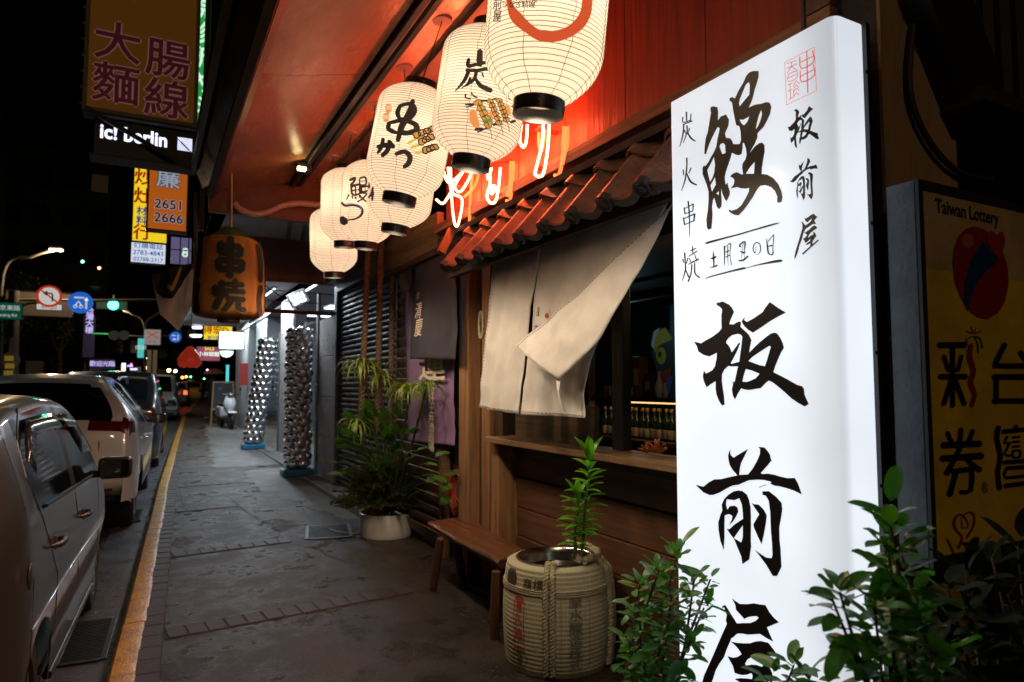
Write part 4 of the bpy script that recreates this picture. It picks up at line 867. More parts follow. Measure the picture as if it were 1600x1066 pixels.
f1 = lambda u, v: .018*math.sin(u*7+v*1.5)*v+.01*math.sin(u*19+v*3)*v**.5
o, fn1 = cloth('cloth_panel', linen, nor, [X(772,402,2.05),X(766,450,2.05),X(757,520,2.04),X(750,580,2.02),X(745,636,2.0)], [X(846,384,2.05),X(831,460,2.05),X(822,520,2.04),X(814,580,2.03),X(807,648,2.0)], 26, 40, f1)
f2 = lambda u, v: .020*math.sin(u*8+2+v*1.2)*v+.008*math.sin(u*23+v*4)*v**.5
o, fn2 = cloth('cloth_panel', linen, nor, [X(846,384,2.05),X(834,460,2.05),X(829,520,2.04),X(822,580,2.03),X(815,648,2.0)], [X(1049,308,2.05),X(972,458,2.04),X(934,540,2.03),X(917,600,2.01),X(917,653,1.99)], 46, 44, f2)
f3 = lambda u, v: .022*math.sin(u*3.1)*v*(1-.2*v)-.03*v
flapA = [X(1047,326,2.03),X(960,405,1.99),X(905,458,1.95),X(850,505,1.91),X(805,540,1.87)]
flapB = [X(1051,316,2.03),X(1015,395,2.00),X(978,458,1.96),X(930,536,1.90),X(874,594,1.84)]
def flapfn():
    A = curve3(flapA); B = curve3(flapB)
    def fn(u, v):
        p = poly_at(A, v).lerp(poly_at(B, v), u); p.x -= .035*math.sin(u*math.pi)*v; p.z += .02*math.sin(u*math.pi)*v*v-.018*(u*(1-u))*v; p.x += noise.noise(p*8)*.018*v+noise.noise(p*24)*.004*v; return p
    return fn
ff = flapfn(); mb = MB().grid(24, 40, ff)
mb.build('blown_corner', linen, nor, smooth=80, solid=.004, fix=False)
tip = [X(866,572,1.86),X(875,600,1.845),X(885,640,1.83)]
def tipfn(u, v):
    a = X(866,574,1.868).lerp(X(882,643,1.83), v); b = X(876,596,1.845).lerp(X(883,643,1.83), v); b.x -= .02*math.sin(v*3); return a.lerp(b, u)+Vector((-.01*math.sin(u*3.1)*math.sin(v*3.1),0,0))
MB().grid(6, 16, tipfn).build('folded_tip', linen, nor, smooth=80, solid=.004, fix=False)
# stitched hem: a row of real stitches along the blown edge
st = MB()
def hem(fnn, us, vs_, n, step):
    for i in range(n):
        t = i/n; u, v = us(t), vs_(t); p = fnn(u, v)+Vector((-.004,0,0)); q = fnn(us(t+.5/n), vs_(t+.5/n))+Vector((-.004,0,0)); st.tube([p, q], .0032, 4)
hem(ff, lambda t: .045, lambda t: min(1,t), 60, 0); hem(fn2, lambda t: .975, lambda t: .72+.28*t, 22, 0); hem(fn2, lambda t: t, lambda t: .972, 30, 0); hem(fn1, lambda t: .03, lambda t: t, 46, 0); hem(fn1, lambda t: t, lambda t: .975, 18, 0)
st.build('stitching', mat('stitch', (.36,.31,.25), .9), nor, kind='stuff')
MB().tube([X(760,408,2.06),X(1052,302,2.06)], .012, 10).build('curtain_rod', wood('wood_rod', (.12,.07,.04),'y'), nor)
def onc(fnn, u0, v0, su, sv, off=-.006):
    return lambda x, y: fnn(u0+x*su, v0-y*sv)+Vector((off,0,0))
prn = mat('cloth_print', (.05,.04,.035), .8)
Ink().stroke([(-.3,.5,.1),(.15,.55,.08)]).stroke([(-.08,.8,.12),(-.1,-.6,.1)]).stroke([(-.1,.4,.08),(-.4,-.1,.08)]).stroke([(.15,.6,.1),(.6,.62,.08)]).stroke([(.25,.6,.08),(.1,-.5,.08)]).stroke([(.25,.25,.08),(.55,.25,.08),(.2,-.5,.1)]).stroke([(.25,.1,.08),(.7,-.5,.12)]).build('print_character', prn, nor, onc(fn2, .105, .36, .055, .045))
Ink().stroke([(-.3,.8,.1),(-.2,.6,.1)]).stroke([(.4,.85,.1),(.2,.6,.08)]).stroke([(-.6,.5,.08),(.7,.55,.1)]).stroke([(-.35,.35,.08),(-.35,-.6,.08)]).stroke([(-.35,.35,.06),(.1,.35,.08),(.1,-.6,.08)]).stroke([(-.3,.1,.06),(.05,.1,.06)]).stroke([(-.3,-.15,.06),(.05,-.15,.06)]).stroke([(.5,.4,.1),(.5,-.7,.1),(.3,-.6,.06)]).build('print_character', prn, nor, onc(fn2, .11, .475, .055, .045))
prd = mat('cloth_print_red', (.38,.06,.02), .8)
Ink().poly([ell(0,0,.5,.35)]).stroke([(.4,.2,.1),(.8,.9,.08)]).build('print_mark', prd, nor, onc(fn2, .235, .375, .055, .045))
Ink().poly([ell(0,0,.4,.3)]).build('print_mark', prd, nor, onc(fn2, .175, .47, .055, .045))

# purple banner on the louvres
pur = mat('banner_purple', (.34,.20,.38), .8, c2=(.28,.16,.32), vs=3, bump=.2, bs=300); cream = mat('banner_cream', (.75,.65,.5), .8)
bn = thing('purple_banner', 'long purple cloth banner with cream lettering behind the dark curtain', 'banner', (2.25,5.9,1.0))
fb = lambda u, v: .006*math.sin(v*16)+.012*math.sin(u*4+v*3)
o, fnb = cloth('banner_cloth', pur, bn, [X(634,400,2.25),X(634,560,2.25),X(638,690,2.25)], [X(712,372,2.25),X(711,560,2.25),X(709,697,2.25)], 12, 40, fb)
def onb(px_, py_, h, wpx, hpx): pass
def flat(u, v, xx): p = X(u, v, xx); return p
def txt(parent, name, m, t, u, v, xx, h, wx=1, **k):
    return Ink().text(t, 0, 0, h, wx=wx, **k).build(name, m, parent, planeXY(X(u,v,xx), (0,-1,0), (0,0,1)))
txt(bn, 'large_character', cream, '運', 674, 574, 2.195, .32, 2.1, bold=.018)
txt(bn, 'company_lettering', cream, '株式会社土井酒造場', 674, 640, 2.205, .088, 1.7, bold=.02, vertical=True, gap=.95)
txt(bn, 'red_seal', mat('banner_red', (.45,.04,.06), .8), '松', 643, 583, 2.205, .06, 1.5)
# dark indigo curtain
ind = mat('indigo_cloth', (.040,.038,.055), .85, c2=(.028,.027,.042), vs=3, bump=.2, bs=350)
dk = thing('indigo_curtain', 'dark indigo shop curtain with brushed cream lettering above the purple banner', 'curtain', (2.12,5.8,2.6))
fd = lambda u, v: .022*math.sin(u*9+.8)*(.35+v)+.01*math.sin(u*4+v*5)
o, fnd = cloth('cloth_panel', ind, dk, [X(648,410,2.12),X(642,480,2.11),X(640,520,2.10),X(639,561,2.09)], [X(716,376,2.12),X(715,440,2.11),X(714,500,2.10),X(713,562,2.09)], 30, 24, fd)
o, _ = cloth('cloth_panel', ind, dk, [X(612,425,2.12),X(619,440,2.11),X(628,456,2.10)], [X(647,410,2.12),X(643,440,2.11),X(640,457,2.10)], 14, 12, fd)
MB().tube([X(606,427,2.13),X(722,372,2.13)], .012, 8).build('curtain_rod', wood('wood_rod', (.12,.07,.04),'y'), dk)
for (t_, v_, h_, wy) in (('於',463,.07,.0),('清',487,.15,0),('慶',514,.17,0)):
    Ink().text(t_, 0, 0, h_, wx=1.15, shear=.25).build('brush_lettering', cream, dk, planeXY(X(653,v_,2.065), (0,-1,0), (0,0,1)))
# white pipes
pv = mat('pvc_white', (.55,.5,.45), .4)
cable('water_pipe', 'white plastic pipe bending below the lanterns over the indigo curtain', [tuple(X(u,v,2.15)) for u,v in ((613,330),(613,375),(614,398),(622,410),(640,414),(670,407),(700,397))], .022, pv, 'pipe', n=12)
cable('drain_pipe', 'wavy white plastic drain pipe crossing above the orange lantern', [tuple(at(u,v,y=6.57)) for u,v in ((366,318),(376,328),(398,335),(420,331),(440,322),(465,318),(490,320),(520,322))], .030, mat('pvc_pink', (.5,.42,.37), .45, var=.2, vs=9), 'pipe', n=12)

# ============================================================ ROPES
def rope(mb, P, r, pitch=.06, ns=3, seg=6, step=.008):
    P = [Vector(p) for p in P]; D = [0]
    for a, b in zip(P, P[1:]): D.append(D[-1]+(b-a).length)
    n = max(6, int(D[-1]/step)); pts = []; j = 0
    for i in range(n+1):
        d = D[-1]*i/n
        while j < len(P)-2 and D[j+1] < d: j += 1
        pts.append((P[j].lerp(P[j+1], (d-D[j])/max(1e-6, D[j+1]-D[j])), d))
    fr = []; prev = None
    for i, (p, d) in enumerate(pts):
        t = (pts[min(i+1,n)][0]-pts[max(i-1,0)][0]).normalized()
        a = t.cross(Vector((0,1,.1))) if prev is None else prev-t*prev.dot(t)
        a.normalize(); prev = a; fr.append((p, a, t.cross(a), d))
    for s in range(ns):
        mb.tube([p+(a*math.cos(2*math.pi*(d/pitch+s/ns))+b*math.sin(2*math.pi*(d/pitch+s/ns)))*r*.5 for p, a, b, d in fr], r*.56, seg)
    return mb
jute = mat('jute_rope', (.10,.075,.045), .85, var=.3, vs=40, bump=.6, bs=200)
for i, (u0,v0,u1,v1) in enumerate(((574,385,563,580),(593,380,589,585),(613,372,609,590))):
    a = at(u0,v0-60,x=1.75+.1*i); y_ = 6.45
    a = at(u0+3,v0-40,y=y_+.1); b = at(u1,v1+90,y=y_); q = MB(); rope(q, [a, a.lerp(b,.5)+Vector((.0,.0,-.01)), b], .031, .12, step=.014)
    tag(q.build('hanging_rope', jute, None, smooth=60), ['thick brown twisted rope hanging, leftmost of the three beside the shutter','thick brown twisted rope hanging between two others','thick brown twisted rope hanging closest to the louvre screen'][i], 'rope', 'three hanging ropes')

# ============================================================ BENCH
bt = thing('wooden_bench', 'long worn wooden bench with splayed legs left of the sake barrel', 'bench', (2.0,4.25,0))
bw = wood('wood_bench', (.17,.066,.028), 'y', .35, dark=.4, bump=.5, grain=14); bl = wood('wood_bench_leg', (.13,.055,.025), 'z', .4)
p00 = at(668,815,z=.45); p01 = at(728,806,z=.45); p10 = at(778,876,z=.45); p11 = at(823,862,z=.45)
mb = MB(); n = 16
for i in range(n+1):
    t = i/n; a = p00.lerp(p10, t); b = p01.lerp(p11, t)
    wv = Vector((.006*math.sin(t*9)+.004*math.sin(t*23),0,0)); wb = Vector((.008*math.sin(t*7+1),0,.0))
    a = a+wv; b = b+wb; c = a+Vector((.012,0,.0)); 
    for p in (a+Vector((.01,0,.0)), b, b+Vector((-.01,0,-.052)), a+Vector((.02,0,-.056)), a+Vector((-.004,0,-.02))): mb.v.append(p)
for i in range(n):
    for k in range(5): mb.f.append((i*5+k, i*5+(k+1)%5, (i+1)*5+(k+1)%5, (i+1)*5+k))
mb.f += [tuple(range(5)), tuple(n*5+k for k in range(5))[::-1]]
mb.build('seat', bw, bt, smooth=50, bevel=.006)
for (tp, gp) in ((at(688,842,z=.40),at(676,923,z=0)),(at(712,838,z=.40),at(724,917,z=0)),(at(775,893,z=.40),at(773,998,z=0)),(at(806,880,z=.40),at(826,960,z=0))):
    MB().tube([gp, gp.lerp(tp,.4), gp.lerp(tp,.8), tp], [.029,.033,.030,.026], 9).build('leg', bl, bt, smooth=50)

# ============================================================ SAKE BARREL
BX, BY = 2.03, 3.285; bc = Vector((BX,BY,0))
br_ = thing('sake_barrel', 'straw wrapped sake barrel with rope and red cartouche used as a water basin', 'barrel', (BX,BY,0))
straw = bpy.data.materials.new('straw_mat'); straw.use_nodes = True
def straw_nodes(m):
    nt = m.node_tree; N = nt.nodes; L = nt.links; b = N['Principled BSDF']; b.inputs['Roughness'].default_value = .75
    tc = N.new('ShaderNodeTexCoord'); n = N.new('ShaderNodeTexNoise'); n.inputs['Scale'].default_value = 9
    mp = N.new('ShaderNodeMapping'); mp.inputs['Scale'].default_value = (6,6,.6); L.new(tc.outputs['Object'], mp.inputs[0])
    n2 = N.new('ShaderNodeTexNoise'); n2.inputs['Scale'].default_value = 26; L.new(mp.outputs[0], n2.inputs[0]); L.new(tc.outputs['Object'], n.inputs[0])
    mx = N.new('ShaderNodeMix'); mx.data_type = 'RGBA'; mx.inputs[6].default_value = (.50,.47,.29,1); mx.inputs[7].default_value = (.60,.57,.40,1); L.new(n.outputs[0], mx.inputs[0])
    m2 = N.new('ShaderNodeMix'); m2.data_type = 'RGBA'; m2.blend_type = 'MULTIPLY'; m2.inputs[0].default_value = .5; L.new(mx.outputs[2], m2.inputs[6]); L.new(n2.outputs[0], m2.inputs[7]); L.new(m2.outputs[2], b.inputs['Base Color'])
    bp = N.new('ShaderNodeBump'); bp.inputs['Strength'].default_value = .4; bp.inputs['Distance'].default_value = .003; L.new(n2.outputs[0], bp.inputs['Height']); L.new(bp.outputs[0], b.inputs['Normal'])
straw_nodes(straw)
def brad(z):
    t = max(0, min(1, z/.53))
    r = .276+.022*math.sin((t*.92+.04)*math.pi)-.004*t
    if z > .50: r -= (z-.50)**2*16
    return r
prof = [(.23,.0),(.255,.008)]; z = .02
while z < .535:
    prof += [(brad(z)+.0012,z),(brad(z)+.0015,z+.008),(brad(z)+.0012,z+.0175),(brad(z)+.0002,z+.019)]; z += .0225
prof += [(.248,.545),(.226,.548),(.215,.545)]
MB(True).lathe(prof, n=72, cap0=True).build('straw_wrap', straw, br_, smooth=70)
steel = mat('bowl_steel', (.42,.40,.38), .22, metal=1, var=.15, vs=20)
MB(True).lathe([(.222,.546),(.226,.552),(.216,.556),(.206,.548),(.200,.52),(.19,.47),(.17,.43),(.0,.42)], n=56).build('steel_bowl', steel, br_, smooth=50)
MB(True).lathe([(.0,.482),(.1935,.482)], n=48).build('water', mat('water_dark', (.012,.008,.006), .03, spec=.8), br_)
MB(True).lathe([(.262,.001),(.280,.004),(.284,.03),(.270,.04)], n=56).build('base_hoop', mat('hoop_straw', (.20,.17,.09), .8, bump=.8, bs=80), br_, smooth=60)
cam_a = math.atan2(EYE.y-BY, EYE.x-BX); dist = math.hypot(BX, BY)
def bpt(fr, z, off=.0):   # fr: sideways position -1..1 as seen from the street
    a = cam_a+math.asin(max(-1, min(1, fr))); r = brad(z)+off; return Vector((BX+r*math.cos(a), BY+r*math.sin(a), z))
rp = mat('straw_rope', (.44,.38,.24), .85, var=.3, vs=50, bump=.6, bs=200)
def vrope(frs, r, z0=.02, z1=.548, over=True, nm='rope'):
    P = [bpt(frs, z0+(z1-z0)*i/14, r*.8) for i in range(15)]
    if over:
        top = P[-1]; c = Vector((BX,BY,0)); d = (Vector((top.x,top.y,0))-c).normalized(); P += [Vector((BX,BY,.568))+d*.235, Vector((BX,BY,.565))+d*.222]
    mb = MB(); rope(mb, [tuple(p) for p in P], r, .055, step=.006); mb.build(nm, rp, br_, smooth=60)
vrope(-.185, .0165); vrope(-.07, .0165)
vrope(.93, .019); vrope(.985, .019)
arc = []
mb = MB()
rope(mb, [(BX+.232*math.cos(a),BY+.232*math.sin(a),.575+.004*math.sin(a*9)) for a in [cam_a+R(38)+R(6)*i for i in range(22)]], .021, .08, step=.007); mb.build('top_rope', rp, br_, smooth=60)
for dz in (0,.011,.022):
    mb = MB(); mb.tube([(bpt(0,.415+dz,.006)-bc).x and (BX+(brad(.415+dz)+.005)*math.cos(t),BY+(brad(.415+dz)+.005)*math.sin(t),.415+dz) for t in [2*math.pi*k/64 for k in range(64)]], .0052, 6, closed=True); mb.build('twine_band', rp, br_, smooth=60)
def onbarrel(fr, z0, off=.0056):
    a0 = cam_a+math.asin(fr)
    return lambda x, y: Vector((BX+(brad(z0+y)+off)*math.cos(a0+x/.29), BY+(brad(z0+y)+off)*math.sin(a0+x/.29), z0+y))
bkp = mat('barrel_print', (.05,.035,.025), .7); brd = mat('barrel_red', (.55,.06,.04), .7); bgy = mat('barrel_faded', (.15,.145,.09), .7)
C_ = (.02,.02)
Ink().text('商標', 0, 0, .062, bold=.012).build('print_trade_mark', bkp, br_, onbarrel(-.43,.462), cuts=C_)
Ink().poly([ell(-.02,.0,.05,.055)]).build('print_motif', bkp, br_, onbarrel(-.80,.475), cuts=C_)
k = Ink(); o_ = .034
k.stroke([(-o_,-.15,.006),(-o_,.10,.006)],2).stroke([(-o_,.10,.006),(-o_*.6,.125,.006),(0,.13,.006),(o_*.6,.125,.006),(o_,.10,.006)]).stroke([(o_,.10,.006),(o_,-.15,.006)],2).stroke([(-o_,-.15,.006),(0,-.125,.006),(o_,-.15,.006)])
for t_, yy in (('富',.085),('久',.01),('娘',-.065)): k.text(t_, 0, yy, .060, wx=.9, bold=.03)
k.build('print_cartouche', brd, br_, onbarrel(-.66,.27), cuts=C_)
k = Ink(); P = [(.047*(1+.10*math.cos(5*a))*math.cos(a), .055*(1+.10*math.cos(5*a))*math.sin(a), .003) for a in [2*math.pi*i/40 for i in range(41)]]
k.stroke(P, 1).text('特', 0, .022, .040, bold=.012).text('撰', 0, -.022, .040, bold=.012); k.build('print_flower_frame', bkp, br_, onbarrel(-.66,.085), cuts=C_)
k = Ink()
for t_, yy in (('摩',.15),('水',.085),('醸',.02),('造',-.045),('株',-.11),('式',-.165)): k.text(t_, 0, yy, .066, wx=1.15, bold=.012)
k.stroke([(-.075,.17,.0025),(-.075,-.20,.0025)],2).stroke([(.08,.18,.0025),(.08,-.19,.0025)],2); k.build('print_faded_lettering', bgy, br_, onbarrel(.33,.235), cuts=C_)

# ============================================================ LEAVES
def leafmesh(name, L, W, m, obo=.6, fold=.12, curl=.15, wav=.0, nl=8):
    vs = []; fs = []
    for i in range(nl+1):
        t = i/nl; w_ = W*max(0, 1-(2*t**(.62+obo*.35)-1)**2)**.55 if 0 < t < 1 else .0015
        z = -curl*L*t*t; x = L*t
        vs += [(x, -w_, z+fold*w_*2+wav*W*math.sin(t*9)), (x, 0, z), (x, w_, z+fold*w_*2+wav*W*math.cos(t*9))]
    for i in range(nl):
        a = i*3; fs += [(a, a+1, a+4, a+3), (a+1, a+2, a+5, a+4)]
    me = bpy.data.meshes.new(name); me.from_pydata(vs, [], fs); me.materials.append(m); me.shade_smooth(); return me
def leafmat(name, c, c2, rough=.36, tr=.25, spec=.4):
    m = mat(name, c, rough, c2=c2, vs=30, spec=spec); nt = m.node_tree; b = nt.nodes['Principled BSDF']; out = nt.nodes['Material Output']
    t = nt.nodes.new('ShaderNodeBsdfTranslucent'); t.inputs[0].default_value = (c[0]*1.5, c[1]*2.3, c[2]*.7, 1); ms = nt.nodes.new('ShaderNodeMixShader'); ms.inputs[0].default_value = tr
    nt.links.new(b.outputs[0], ms.inputs[1]); nt.links.new(t.outputs[0], ms.inputs[2]); nt.links.new(ms.outputs[0], out.inputs[0]); return m
def place(parent, me, p, d, up, s=1, name='leaf', roll=0):
    d = Vector(d).normalized(); up = Vector(up); y = up.cross(d)
    if y.length < 1e-3: y = Vector((0,1,0)).cross(d)
    y.normalize(); z = d.cross(y); M = Matrix((d, y, z)).transposed()
    M = M@Matrix.Rotation(roll, 3, 'X')
    M4 = M.to_4x4(); 
    for i in range(3):
        for j in range(3): M4[i][j] *= s
    M4.translation = Vector(p)-origin(parent); return inst(name, me, parent, M4)
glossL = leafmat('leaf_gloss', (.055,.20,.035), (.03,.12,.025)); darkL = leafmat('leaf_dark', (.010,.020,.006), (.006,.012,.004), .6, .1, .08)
barkm = mat('twig_bark', (.09,.07,.035), .8, var=.3, vs=30)
L1 = leafmesh('leaf', .118, .023, glossL, .9, .16, .18, .05); L2 = leafmesh('leaf', .105, .023, glossL, 1.0, .08, .34, .07); L4 = leafmesh('leaf', .088, .021, leafmat('leaf_old', (.08,.19,.03), (.04,.11,.03)), .58, .22, -.12, .16); L3 = leafmesh('leaf', .105, .022, darkL, .62, .1, .15, .06)
def shrub(name, label, base, clusters, meshes, seed, group=None, jit=.5, leafs=1, dens=1):
    """clusters: (u, v, depth, number of leaves, leaf scale, spread)"""
    rr = random.Random(seed); t = thing(name, label, 'shrub', base, group=group); base = Vector(base)
    for (u, v, dd, n, s, sp) in clusters:
        n = int(n*dens)
        tip_ = dep(u, v, dd); mid = base.lerp(tip_, .55)+Vector((rr.uniform(-.05,.05), rr.uniform(-.05,.05), .02))
        C = [Vector(q) for q in catmull([tuple(base), tuple(mid), tuple(tip_)], 8)]
        MB().tube(C, [.007-.0045*i/len(C) for i in range(len(C))], 6).build('twig', barkm, t, smooth=60)
        for i in range(n):
            f = 1-(i/n)**1.1*sp; idx = f*(len(C)-1); j = min(len(C)-2, int(idx)); p = C[j].lerp(C[j+1], idx-j)
            a = i*2.4+rr.uniform(-.4,.4); el = .75-1.1*(i/n)+rr.uniform(-jit,jit)*.6
            d = Vector((math.cos(a)*math.cos(el), math.sin(a)*math.cos(el), math.sin(el)))
            q = p+d*rr.uniform(.01,.04)*s; MB().tube([p, q], .0014, 4).build('leaf_stalk', barkm, t) if rr.random() < .25 else None
            place(t, rr.choice(meshes), q, d, (0,0,1), s*leafs*rr.uniform(.55,1.15), roll=rr.uniform(-.6,.6))
    return t
shrub('potted_shrub', 'glossy green shrub in front of the lower left edge of the glowing sign', (1.50,1.98,.0),
      [(1062,858,2.12,14,.80,.25),(1085,905,2.08,16,.8,.3),(1030,890,2.14,14,.8,.28),(1000,912,2.2,12,.8,.2),(1050,930,2.05,16,.8,.25),(1100,950,2.1,10,.75,.2),(1000,960,2.1,16,.85,.3),(1040,985,2.02,18,.85,.3),(985,1005,2.15,14,.8,.3),(1080,1000,2.0,12,.8,.25),(1010,1050,2.05,20,.85,.4),(1060,1060,2.0,18,.85,.4),(1110,905,2.12,8,.7,.18)], [L1,L2,L4], 3, 'glossy shrubs at the foot of the sign', leafs=.74, dens=1.6)
shrub('potted_shrub', 'glossy leafy shrub right of the glowing sign reaching before the lottery sign', (1.42,.72,.0),
      [(1388,800,1.50,11,.80,.22),(1385,850,1.48,12,.8,.22),(1400,835,1.50,10,.8,.2),(1312,925,1.44,11,.8,.16),(1300,935,1.44,5,.7,.1),(1400,900,1.46,14,.85,.25),(1365,940,1.42,12,.85,.22),(1425,925,1.5,10,.85,.25),(1390,985,1.42,14,.85,.3),(1345,1030,1.38,12,.8,.25),(1400,1040,1.40,14,.85,.3),(1440,985,1.5,12,.85,.3)], [L1,L2,L4], 5, 'glossy shrubs at the foot of the sign', leafs=.98, dens=1.3)
shrub('potted_shrub', 'low sprig of oval leaves poking up before the foot of the glowing sign', (1.45,1.35,.0),
      [(1240,1040,1.75,12,.75,.14),(1265,1055,1.72,8,.75,.14),(1205,1062,1.75,6,.7,.12)], [L1,L2,L4], 8, 'glossy shrubs at the foot of the sign')
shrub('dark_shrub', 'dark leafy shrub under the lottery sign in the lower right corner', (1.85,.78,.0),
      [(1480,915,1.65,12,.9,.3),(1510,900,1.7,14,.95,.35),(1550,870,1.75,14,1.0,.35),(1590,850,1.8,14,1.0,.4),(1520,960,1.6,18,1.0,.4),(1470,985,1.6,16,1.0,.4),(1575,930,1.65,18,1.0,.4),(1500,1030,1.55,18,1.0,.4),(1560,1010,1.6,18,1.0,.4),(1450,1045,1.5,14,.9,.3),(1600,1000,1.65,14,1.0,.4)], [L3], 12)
# ---- plant in the barrel
bp_ = thing('barrel_plant', 'upright leafy bamboo-like plant standing in the water of the barrel', 'plant', (2.13,3.2,.45))
stem_m = leafmat('stem_green', (.10,.22,.03), (.08,.17,.03), .4, .1); lance = leafmat('leaf_lance', (.14,.36,.03), (.08,.24,.02), .35, .3)
LL = leafmesh('leaf', .125, .017, lance, .7, .3, .2)
for (b, tp, n, s0) in ((at(908,868,x=2.06),at(921,722,x=2.03),34,1.0),(at(897,872,x=2.03),at(903,782,x=2.0),22,.85)):
    C = [b.lerp(tp, i/10)+Vector((.006*math.sin(i),0,0)) for i in range(11)]; MB().tube(C, [.009-.0004*i for i in range(11)], 8).build('stem', stem_m, bp_, smooth=60)
    for i in range(n):
        f = .18+.80*i/n; p = b.lerp(tp, f); a = i*math.pi*.52+rnd.uniform(-.3,.3); el = .15+.5*f**3+rnd.uniform(-.1,.15)
        place(bp_, LL, p, (math.cos(a)*math.cos(el), math.sin(a)*math.cos(el), math.sin(el)), (0,0,1), s0*rnd.uniform(.75,1.05))
    for a in (0,2.1,4.2,1,3.3): place(bp_, LL, tp-Vector((0,0,.01)), (math.cos(a)*.4, math.sin(a)*.4, 1), (0,0,1), s0*1.3)
# ============================================================ WHITE PLANTER AND ITS PLANTS
pc = Vector((2.15,6.72,0)); pl = thing('round_planter', 'round white planter bowl full of tall mixed plants in front of the louvres', 'planter', pc)
MB(True).lathe([(.22,0),(.250,.004),(.262,.03),(.268,.15),(.270,.235),(.260,.238),(.25,.2),(.0,.19)], n=48, cap0=True).build('bowl', mat('planter_white', (.80,.78,.75), .3, var=.12, vs=12), pl, smooth=40)
MB(True).lathe([(0,.205),(.249,.205)], n=32).build('soil', mat('soil', (.06,.03,.02), .9, bump=1, bs=60), pl)
MB(True).lathe([(.07,.18),(.10,.26),(.108,.262),(.108,.285),(.094,.285),(.08,.26)], (-.14,-.06,0), 24).build('terracotta_rim', mat('terracotta', (.30,.11,.06), .7), pl, smooth=40)
strapM = leafmat('leaf_strap', (.24,.30,.06), (.09,.17,.03), .4, .2)
def strap(L, W, droop):
    W *= 1.35
    vs = []; fs = []; n = 9
    for i in range(n+1):
        t = i/n; a = .9-droop*t; 
        if i == 0: x, z = 0, 0
        else: x += L/n*math.cos(a); z += L/n*math.sin(a)
        w_ = W*(1-t**3)*(.5+.5*min(1, t*4)); vs += [(x,-w_,z+w_*.3),(x,0,z),(x,w_,z+w_*.3)]
    for i in range(n): q = i*3; fs += [(q,q+1,q+4,q+3),(q+1,q+2,q+5,q+4)]
    me = bpy.data.meshes.new('strap_leaf'); me.from_pydata(vs, [], fs); me.materials.append(strapM); me.shade_smooth(); return me
ST = [strap(.42,.011,2.6), strap(.36,.010,3.1), strap(.46,.011,3.4)]
dr = thing('dracaena', 'tall thin stemmed plant with arching striped strap leaves in the white planter', 'plant', (2.12,6.7,.2))
for (u,v,y_,n,s) in ((568,578,6.5,44,1.0),(594,596,6.5,34,.9),(640,616,6.3,46,.95),(558,668,6.35,34,.8),(666,608,6.3,20,.75)):
    tp = at(u,v,y=min(y_, at(u,v,x=2.06).y)); b = Vector((2.12+rnd.uniform(-.06,.08),6.7,.21)); C = curve3([b, b.lerp(tp,.5)+Vector((.02,0,.03)), tp], 6)
    MB().tube(C, .011, 7).build('trunk', barkm, dr, smooth=60)
    for i in range(n):
        a = i*2.4+rnd.uniform(-.3,.3); place(dr, rnd.choice(ST), tp+Vector((0,0,.03*(i/n))), (math.cos(a), math.sin(a), .0+.5*(i/n)), (0,0,1), s*rnd.uniform(.7,1.05), name='strap_leaf')
# lobed philodendron leaves
def lobed():
    P = []; n = 9
    for i in range(n):
        t = i/(n-1); w_ = (.10*math.sin(math.pi*(t*.86+.12)))
        P += [(t*.24+.02, w_), (t*.24+.012, w_*.40)]
    loop = [(0,0)]+[(x,y) for x,y in P]+[(.29,0)]+[(x,-y) for x,y in P[::-1]]
    L = [[Vector((x,y,0)) for x,y in loop]]; tr = tessellate_polygon(L); me = bpy.data.meshes.new('lobed_leaf')
    me.from_pydata([(x, y, -.9*x*x-.8*abs(y)**1.3) for x,y in loop], [], [tuple(q) for q in tr]); me.materials.append(leafmat('leaf_lobed', (.085,.19,.025), (.05,.12,.02), .4, .2)); return me
LB = lobed(); ph = thing('philodendron', 'bright lobed leaved plant spreading over the white planter and the louvres', 'plant', (2.14,6.6,.22))
for (u,v) in ((680,742),(684,706),(640,678),(700,735),(690,756),(672,722),(655,700),(545,700),(556,715),(530,722),(565,690),(600,660),(620,650),(585,668),(612,690),(638,705),(572,722),(540,735),(668,745),(690,775))+tuple((lambda a, b: (a, b))(rnd.uniform(545,636), rnd.uniform(640,735)) for _ in range(34)):
    y_ = min(6.35+rnd.uniform(-.15,.2), at(u,v,x=2.08+rnd.uniform(-.1,.08)).y); tp = at(u,v,y=y_); b = Vector((2.14,6.62,.25)); m_ = b.lerp(tp,.6)+Vector((0,0,.10)); MB().tube(curve3([b,m_,tp],5), .004, 5).build('leaf_stalk', stem_m, ph, smooth=60)
    d = (tp-m_); d.z -= .05; place(ph, LB, tp, d, (0,0,1), rnd.uniform(.6,.95), name='lobed_leaf', roll=rnd.uniform(-.6,.6))
